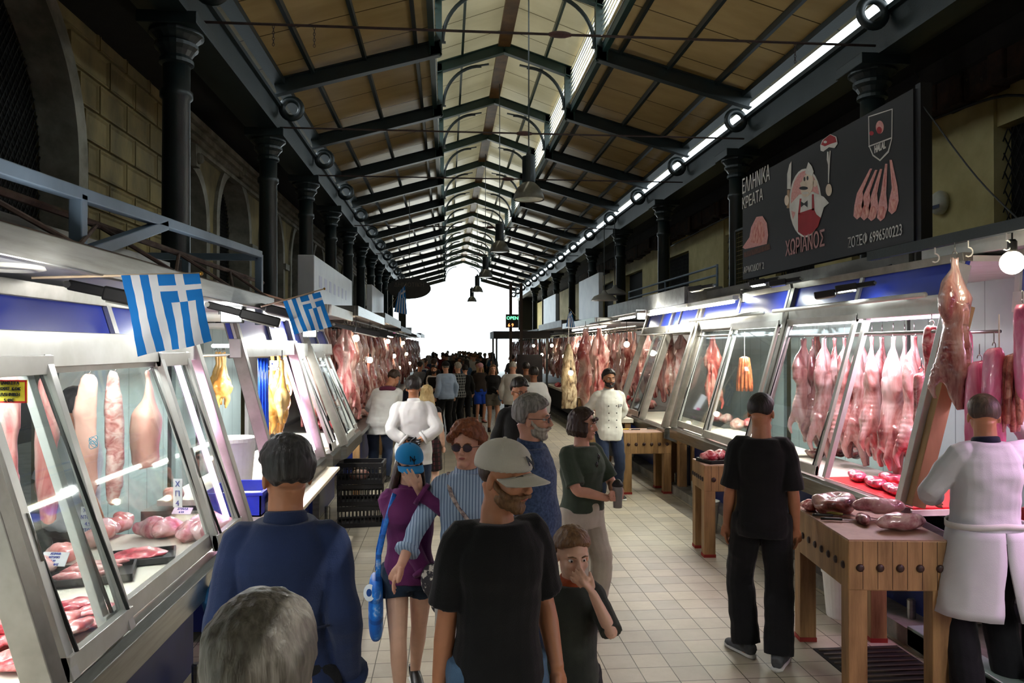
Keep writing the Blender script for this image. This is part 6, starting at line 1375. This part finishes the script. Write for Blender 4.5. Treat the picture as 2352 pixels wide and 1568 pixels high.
# ================================================================ white sign boxes
SIGNW = mat('white sign face', 'd7dce0', 'c6ccd4', rough=.35, scale=2)
def signbox(label, X, ya, yb, za, zb, th, s, let=False):
    t = thing('sign_box', label, 'sign'); g = G(); g.bb((X, ya, za), (X + s * th, yb, zb)); mesh_obj('box', g, SIGNW, t, bevel=.01)
    if let:
        for k in range(7):
            y = ya + .35 + k * .42; g = G(); x = X - s * .002; g.bb((x, y, za + .3), (x + s * .001, y + .22 - .02 * k, zb - .22)); mesh_obj('faded_letter', g, mat('faded blue letter', 'b4b8d4', 'c3c6da', rough=.4), t)
    g = G(); g.bb((X, ya, za - .02), (X + s * .03, yb, za)); mesh_obj('lower_rim', g, ALU, t); 
    g = G(); g.bar((X + s * th * .5, (ya + yb) / 2, za), (X + s * th * .5, (ya + yb) / 2, 2.45), .04, .04, up=(1, 0, 0)); mesh_obj('bracket', g, IRON, t)
signbox('large white sign box with faded blue letters beyond the smaller flag', -1.6, 9.4, 13.1, 2.5, 3.17, .2, -1, True)
signbox('narrow cream sign box further along the flag side', -1.6, 16.6, 19.6, 2.55, 3.4, .12, -1)
signbox('tall white sign box nearest on the banner side', 3.95, 19.6, 22.6, 2.6, 4.0, .12, 1)
signbox('lower white sign box further along the banner side', 3.95, 27.5, 31.0, 2.6, 4.0, .12, 1)
t = thing('oval_sign', 'dark oval hanging sign with faint lettering near the bright exit', 'sign', at(940, 662, 22)); g = G(); g.rings([[V((.62 * cos(a), y, .3 * sin(a))) for a in [2 * pi * k / 32 for k in range(32)]] for y in (0, .06)]); mesh_obj('board', g, mat('dark sign board', '3a3836', '2c2b2a', rough=.6), t)
o = txt('ΔΗΜΟΤΙΚΗ', .16, (0, 0, 0), Matrix.Identity(3), mat('faint lettering', '6d6558', rough=.6), 'lettering', t, 'CENTER'); o.matrix_basis = Matrix.Translation((0, -.003, .05)) @ Matrix.Rotation(pi / 2, 4, 'X')
g = G(); g.tube([(0, .03, .3), (0, .03, 2.6)], .01, 6); mesh_obj('hanger', g, IRON, t)
t = thing('light_box_sign', 'tall lit sign box with pink lower half near the dark oval sign', 'sign'); p = at(909, 707, 24); q = at(909, 765, 24); g = G(); g.bb((p.x - .08, 24, q.z), (p.x + .08, 24.1, p.z)); mesh_obj('box', g, emis('lit sign face', (.9, .95, 1), 1.2), t); g = G(); g.bb((p.x - .08, 23.99, q.z), (p.x + .02, 24, (p.z + q.z * 1.3) / 2.3)); mesh_obj('pink_panel', g, emis('lit pink panel', (.9, .1, .4), 1.0), t)
g = G(); g.tube([(p.x, 24.05, 0), (p.x, 24.05, q.z)], .03, 8); mesh_obj('post', g, IRON, t)
# LED sign on posts
t = thing('led_sign', 'black LED sign with green and red glowing characters on dark posts', 'sign'); p = at(1176, 737, 21.5)
g = G(); g.box(p, (.36, .06, .38)); mesh_obj('cabinet', g, BLACKR, t)
for (s_, dx, dz, c_) in (('OPEN', -.16, .04, emis('green LED', (.1, 1, .3), 4)), ('6 9', -.12, -.16, emis('red LED', (1, .18, .05), 5))):
    o = txt(s_, .13, (0, 0, 0), Matrix.Identity(3), c_, 'lit_characters', t); o.matrix_basis = Matrix.Translation(p + V((dx, -.035, dz))) @ Matrix.Rotation(pi / 2, 4, 'X')
for u in (1173, 1197):
    q = at(u, 860, 21.6); g = G(); g.bb((q.x - .04, 21.56, 0), (q.x + .04, 21.64, at(u, 650, 21.6).z)); mesh_obj('post', g, mat('dark timber post', '3b2c22', rough=.7), t)
t = thing('market_kiosk', 'dark roofed kiosk frame by the LED sign in the middle of the aisle', 'kiosk'); a = at(1130, 770, 24); b_ = at(1235, 795, 24)
g = G(); g.bb((a.x, 23.2, a.z - .1), (b_.x + .3, 25.2, a.z + .12)); mesh_obj('roof', g, BLACKR, t)
for x in (a.x + .1, b_.x + .2):
    for y in (23.3, 25.1): g = G(); g.bb((x - .03, y - .03, 0), (x + .03, y + .03, a.z)); mesh_obj('post', g, IRON, t)
t = thing('dark_screen', 'large black screen standing behind the dark haired man in the white coat', 'screen'); a = at(1187, 814, 19); b_ = at(1246, 880, 19); g = G(); g.bb((a.x, 19, b_.z), (b_.x, 19.06, a.z)); mesh_obj('screen_face', g, mat('screen black', '0a0a0c', rough=.15), t); g = G(); g.bb((a.x + .2, 19.02, 0), (a.x + .26, 19.06, b_.z)); g2 = mesh_obj('stand', g, IRON, t)
# alarm siren, cables on banner-side wall
t = thing('alarm_siren', 'round white alarm siren on the cream wall beside the banner', 'alarm', atx(2163, 466, 7.27)); g = G(); g.lathe([(.17, 0), (.18, .05), (.15, .1), (.05, .12)], n=28); o = mesh_obj('housing', g, mat('aged white plastic', 'd8d4c0', rough=.4), t, smooth=True); o.rotation_euler = (0, -pi / 2, 0)
g = G(); g.bb((-.125, -.12, -.09), (-.119, .12, -.04)); mesh_obj('blue_strip', g, mat('alarm blue', '27365e', rough=.4), t)
CAB = mat('black cable', '161616', '222222', rough=.6)
def cable(label, pts, r=.012):
    g = G(); p, r_ = seg(pts, [r] * len(pts), 6); g.tube(p, r_, 6); tag(mesh_obj('cable', g, CAB, None, smooth=True), label, 'cable')
cable('black cable looping along the head of the cream wall', [(7.2, 6.5, 5.5), (7.2, 8.2, 5.0), (7.2, 9.5, 5.35), (7.2, 12, 5.45), (7.2, 15, 5.3), (7.2, 19, 5.4), (7.2, 24, 5.3)], .02)
cable('thin stay wire sloping down from the banner corner', [(3.95, 6.05, 4.1), (3.9, 5.3, 3.3), (3.85, 4.7, 2.8)], .006)
cable('black wire sagging under the banner fascia', [(3.6, 5.9, 2.72), (3.58, 6.6, 2.64), (3.6, 7.2, 2.71), (3.58, 8, 2.63), (3.6, 8.8, 2.7), (3.58, 9.5, 2.65), (3.6, 10.2, 2.7)], .006)
g = G(); g.tube([(3.98 + .16 * cos(a), 11.5, 5.3 + .22 * sin(a)) for a in [2 * pi * k / 20 for k in range(20)]], .012, 6, closed=True, cap=False); 
o = mesh_obj('cable_coil', g, CAB, None); q = atx(2124, 150, 7.1); o.location = (q.x - 4.0, q.y - 11.5, q.z - 5.3); tag(o, 'coil of dark cable hung on the wall head above the banner', 'cable')
# ================================================================ chopping blocks
BOLT = mat('dark bolt head', '3a221c', '2a1814', rough=.5)
def block(label, loc, rz, W, D, H, th, nx=5, ny=8, red=True):
    t = thing('chopping_block', label, 'butcher block', loc, rz)
    g = G(); n = 9; P = []
    lw = .115
    g.bb((0, 0, H - th), (W, D, H - .004)); mesh_obj('block_body', g, TIMB, t, bevel=.008)
    g = G(); g.bb((.004, .004, H - .01), (W - .004, D - .004, H)); mesh_obj('block_top', g, TIMBT, t, bevel=.003)
    for (x, y) in ((0, 0), (W - lw, 0), (0, D - lw), (W - lw, D - lw)):
        g = G(); g.bb((x + .002, y + .002, 0.0), (x + lw - .002, y + lw - .002, H - th + .02)); l = mesh_obj('leg', g, TIMB, t, bevel=.005)
        if red: g = G(); g.bb((x - .001, y - .001, 0), (x + lw + .001, y + lw + .001, .03)); mesh_obj('red_foot', g, mat('red foot paint', '9c2a22', '7d2019', rough=.6), l)
    zb = H - th * .55
    for k in range(nx):
        g = G(); g.lathe([(.0, .012), (.014, .012), (.023, .006), (.024, -.01)], n=14, cap=False); o = mesh_obj('bolt', g, BOLT, t, smooth=True); o.location = (W * (k + .6) / (nx + .2), 0, zb); o.rotation_euler = (pi / 2, 0, 0)
    for k in range(ny):
        g = G(); g.lathe([(.0, .012), (.014, .012), (.023, .006), (.024, -.01)], n=14, cap=False); o = mesh_obj('bolt', g, BOLT, t, smooth=True); o.location = (0, D * (k + .6) / (ny + .2), zb); o.rotation_euler = (0, -pi / 2, 0)
    for k in range(1, 7):
        g = G(); g.bb((W * k / 7 - .0012, -.0015, H - th + .01), (W * k / 7 + .0012, 0, H - .01)); mesh_obj('joint_line', g, BOLT, t)
    return t
block('largest wooden butcher block with knives and dark meat joints beside the man in black', (2.35, 4.3, 0), rad(-7), .6, .95, .92, .30)
block('small square butcher block carrying a tray of meat behind the man in black', (2.5, 7.25, 0), rad(-4), .5, .46, .9, .26, 3, 6)
block('orange brown butcher block beside the young cook', (2.46, 10.45, 0), rad(0), .68, .55, .86, .30, 6, 5)
block('low dark bench block between the orange block and the sausage stall', (3.2, 10.3, .12), rad(0), .3, .5, .78, .2, 5, 5, False)
# meat and knives on the blocks
shank = proto(lump('veal_shank', meatmat('veal joint', 'b5707a', 'dcb4b4', '6e2a36', 7, stretch=(1, 1, 1), coat=1), 4, (.34, .14, .11), amp=.012))
for k, (x, y, z, r_, s_, lb) in enumerate(((2.80, 4.5, .92, .1, 1.0, 'pale veiny veal joint lying closest to the block edge'), (2.82, 4.78, .96, -.2, 1.0, 'pale veiny veal joint behind the closest one'), (2.66, 4.68, .92, 1.2, .6, 'small rolled dark shank between the veal joints'))):
    put(shank, (x, y, z), r_, lb, s=s_)
o = put(dk, (2.62, 5.0, .92), .5, 'dark red cut open joint at the far side of the largest block', s=1.5); o = put(heap[1], (2.5, 5.08, .92), 1.3, 'small red scrap beside the dark cut open joint', s=.55)
def knife(label, loc, rz, L=.18, hc=None):
    t = thing('knife', label, 'knife', loc, rz); g = G(); g.tube([(-.13, 0, .012), (-.1, 0, .013), (-.03, 0, .012), (0, 0, .011)], [.009, .014, .011, .012], 8, ry=[.009] * 4); mesh_obj('handle', g, hc or BLACKR, t, smooth=True)
    if L: g = G(); g.prism([(0, -.012), (L * .8, -.012), (L, .006), (0, .014)], 'z', .009, .011); mesh_obj('blade', g, STEEL, t)
knife('black handled knife lying alone near the man in black', (2.55, 4.86, .925), rad(-8), .05); knife('black handled knife with long blade beside the veal joints', (2.55, 4.74, .925), rad(-14), .2); knife('sharpening steel with yellow handle on the largest block', (2.62, 4.86, .93), rad(-40), .28, mat('olive handle', '8a7c3a', rough=.4))
knife('black handled knife on the orange block', (2.75, 10.7, .865), rad(10), .12); knife('yellow handled knife on the orange block', (2.6, 10.75, .865), rad(20), .12, mat('yellow handle', 'd9b52a', rough=.4)); knife('dark knife at the end of the orange block', (3.0, 10.75, .865), rad(-15), .14)
o = dup(tray, loc=(2.74, 7.46, .9), rz=.2, label='black tray of red meat on the small square block', scale=1.15); o['category'] = 'tray'
for k in range(3): put(heap[1], (2.62 + .12 * k, 7.44 + .04 * (k % 2), .915), k, 'red meat lump on the tray of the small block, %s from the aisle' % ORD[k], 'lumps on the small block tray', .75)
# worktable by the chicken stall, bucket, crates
t = thing('work_table', 'cream topped work table jutting out beside the chicken stall', 'table'); g = G(); g.bb((-1.95, 5.0, .83), (-1.06, 7.72, .86)); mesh_obj('table_top', g, mat('cream table top', 'ded2bc', 'd2c4ab', rough=.4), t, bevel=.004)
g = G(); g.bb((-1.8, 5.4, .1), (-1.4, 7.6, .82)); mesh_obj('base_cabinet', g, NAVY, t)
for y in (5.3, 7.6): g = G(); g.bb((-1.3, y - .03, 0), (-1.24, y + .03, .83)); mesh_obj('leg', g, STEEL, t)
def bucket(label, loc, r, h, m, fill=None, hnd=True):
    t = thing('bucket', label, 'bucket', loc); g = G(); g.lathe([(r * .78, 0), (r * .8, .01), (r, h - .03), (r * 1.06, h - .03), (r * 1.06, h), (r * .98, h), (r * .95, h - .03), (r * .76, .02)], n=28); mesh_obj('pail', g, m, t, smooth=False)
    if fill: g = G(); g.lathe([(.01, h - .02), (r * .93, h - .035), (r * .9, h - .06)], n=20); mesh_obj('contents', g, fill, t, smooth=True)
    if hnd: g = G(); g.tube([(r * 1.06 * cos(a), -.02 - r * .6 * sin(a), h - .03 - r * .9 * sin(a)) for a in [pi * k / 12 for k in range(13)]], .003, 6); mesh_obj('wire_handle', g, STEEL, t, smooth=True)
q = gp(685, 1085, .86); bucket('white bucket of meat scraps on the cream work table', (max(q.x, -1.75), q.y, .86), .12, .27, WHITE, PORKM)
q = gp(1905, 1415); bucket('white bucket on the floor behind the largest block', (q.x + .1, q.y, 0), .14, .36, WHITE, hnd=False)
q = gp(1590, 1120); bucket('white bucket behind the small square block', (2.9, 8.3, 0), .13, .34, WHITE, hnd=False)
bucket('white pail with a green bag at the back of the chicken stall', (-1.72, 6.35, .86), .17, .46, WHITE, mat('green plastic bag', '1f7d4a', '17623a', rough=.35), hnd=False)
t = thing('blue_crate', 'bright blue plastic tub on the work table behind the navy jacket', 'tub', (-1.5, 5.75, .86)); g = G(); W_, D_, H_ = .2, .26, .17
for a, b_ in (((-W_, -D_, 0), (W_, D_, .01)), ((-W_, -D_, 0), (-W_ + .01, D_, H_)), ((W_ - .01, -D_, 0), (W_, D_, H_)), ((-W_, -D_, 0), (W_, -D_ + .01, H_)), ((-W_, D_ - .01, 0), (W_, D_, H_))): g.bb(a, b_)
for a, b_ in (((-W_ - .015, -D_ - .015, H_ - .02), (W_ + .015, -D_, H_)), ((-W_ - .015, D_, H_ - .02), (W_ + .015, D_ + .015, H_)), ((W_, -D_, H_ - .02), (W_ + .015, D_, H_))): g.bb(a, b_)
mesh_obj('tub_body', g, mat('royal blue plastic', '2038c8', '1a2fae', rough=.35), t)
o = dup(tray, loc=(-1.5, 5.22, .865), rz=.1, label='black tray of minced scraps at the near end of the work table', scale=.9); o['category'] = 'tray'; put(heap[0], (-1.52, 5.2, .875), 1, 'pink meat scrap on the near tray of the work table', s=.5)
put(heap[0], (-1.3, 7.2, .86), 2, 'pink meat pieces on the board beside the white bucket', s=.7)
CRB = mat('black crate plastic', '17171a', '202024', rough=.5)
def crate():
    t = thing('plastic_crate', 'x', 'crate'); W_, D_, H_ = .25, .18, .24
    for (ax, s_) in (('x', -1), ('x', 1), ('y', -1), ('y', 1)):
        g = G(); L_ = D_ if ax == 'x' else W_; O_ = (W_ if ax == 'x' else D_) * s_
        def B(a, b_, z0, z1, t_=.008):
            if ax == 'x': g.bb((O_ - t_, a, z0), (O_ + t_, b_, z1))
            else: g.bb((a, O_ - t_, z0), (b_, O_ + t_, z1))
        B(-L_, L_, 0, .05); B(-L_, L_, .19, H_, .012); B(-L_, L_, .11, .125); n = 12
        for k in range(n + 1): y = -L_ + 2 * L_ * k / n; B(y - .006, y + .006, .04, .2)
        mesh_obj('crate_wall', g, CRB, t)
    g = G(); g.bb((-W_, -D_, 0), (W_, D_, .012)); mesh_obj('crate_floor', g, CRB, t)
    return t
cr0 = proto(crate())
for k in range(3): o = dup(cr0, loc=(-1.0 + .01 * k, 8.98, .245 * k), rz=rad(8 - 5 * k), label=['black plastic crate on the floor, bottom of the stack', 'black plastic crate in the middle of the stack', 'black plastic crate with meat scraps on top of the stack'][k], group='stacked black crates')
put(heap[0], (-1.0, 8.98, .51), 1, 'pink scrap heap inside the top black crate', s=(1.2, .9, .9))
# thin blue carrier bag on the steel sill
g = G(); q = atx(492, 1335, -1.13)
g.tube([q + V((0, 0, .03)), q + V((.01, -.01, -.02)), q + V((0, 0, -.09)), q + V((0, 0, -.15))], [.008, .03, .055, .04], 12, ry=[.01, .035, .08, .06]); g.tube([q + V((0, .03, .05)), q + V((0, .03, -.03))], .008, 6)
o = fuse(g, .006, 'carrier_bag', mat('sky blue film', '2f86d6', '5aa6ea', rough=.3, spec=.6), None, .008, 14); tag(o, 'thin sky blue carrier bag hanging from the steel sill', 'bag')
# floor grate and red box
t = thing('floor_grate', 'rusty slotted drain grate in the floor under the largest block', 'drain grate', (2.78, 4.0, .0)); g = G(); g.bb((-.3, -.0, -.01), (.3, 1.0, .003)); mesh_obj('pit', g, mat('grate void', '0c0a08', rough=.9), t)
for k in range(14): g = G(); g.bb((-.28, .04 + k * .07, .003), (.28, .055 + k * .07, .012)); mesh_obj('slat', g, mat('rusty grate', '4a3c2c', '2c231a', rough=.7, scale=10), t)
t = thing('red_machine', 'red butcher machine on dark legs at the picture edge beyond the long coat', 'machine', (3.62, 4.1, .12)); g = G(); g.bb((-.2, -.2, .62), (.2, .2, .98)); mesh_obj('housing', g, mat('red enamel', '8c1a1f', rough=.3), t, bevel=.02)
g = G(); g.bb((-.22, -.22, .52), (.22, .22, .6)); mesh_obj('tray', g, STEEL, t)
for x in (-.18, .18):
    for y in (-.18, .18): g = G(); g.tube([(x, y, 0), (x, y, .54)], .022, 8); mesh_obj('leg', g, BLACKR, t)
t = thing('round_fan_base', 'black rubber foot of a machine on the marble step at the picture edge', 'machine', (3.42, 3.9, .12)); g = G(); g.lathe([(.1, 0), (.13, .02), (.12, .2), (.08, .26), (.03, .28)], n=20); mesh_obj('base', g, BLACKR, t, smooth=True); g = G(); g.tube([(0, 0, .26), (0, 0, .5)], .03, 10); mesh_obj('neck', g, STEEL, t)
g = G(); g.bb((3.15, 3.2, .0), (3.32, 5.0, .14)); struct('trim_marble_step', g, mat('pale green marble', '9db5ab', '7f948c', rough=.3, scale=3), bevel=.01)
# enamel lamps and rails over the dim stall
for k, (u, v) in enumerate(((1388, 690), (1412, 676))):
    t = thing('enamel_lamp', ['wide enamel lamp shade hanging over the dim stall, lower one', 'wide enamel lamp shade hanging over the dim stall, upper one'][k], 'lamp', at(u, v, 14.5 + 1.6 * k)); g = G(); g.lathe([(.26, 0), (.2, .08), (.06, .14), (.03, .2)], n=24, cap=False); mesh_obj('shade', g, mat('grey enamel', '8b8d8e', rough=.3), t, smooth=True); g = G(); g.tube([(0, 0, .18), (0, 0, 1.6)], .008, 6); mesh_obj('cord', g, IRON, t)
t = thing('upper_rail', 'white painted pipe rail above the dim stall canopy', 'railing')
for z in (2.98, 3.12, 3.26): g = G(); g.tube([(4.0, 11.0, z), (4.0, 16.5, z)], .018, 8); mesh_obj('rail', g, PGREY, t)
for y in (11.0, 13.7, 16.5): g = G(); g.tube([(4.0, y, 2.7), (4.0, y, 3.28)], .018, 8); mesh_obj('upright', g, PGREY, t)
t = thing('mesh_gate', 'dark wire mesh gate standing beside the far end of the banner', 'gate', (4.6, 11.4, 0)); g = G()
for a, b_ in (((0, -.4, 2.75), (0, -.4, 3.9)), ((0, .4, 2.75), (0, .4, 3.9)), ((0, -.4, 3.9), (0, .4, 3.9)), ((0, -.4, 2.78), (0, .4, 2.78))): g.bar(a, b_, .03, .03, up=(1, 0, 0))
mesh_obj('frame', g, IRON, t); g = G()
for k in range(12): g.bar((0, -.4 + .07 * k, 2.78), (0, -.4 + .07 * k, 3.9), .005, .005, up=(1, 0, 0))
for k in range(16): g.bar((0, -.4, 2.8 + .07 * k), (0, .4, 2.8 + .07 * k), .005, .005)
mesh_obj('wire_mesh', g, mat('mesh wire', '7a6a38', rough=.5), t)
def kill(o):
    for c in list(o.children): kill(c)
    bpy.data.objects.remove(o)
for o in PROT: kill(o)
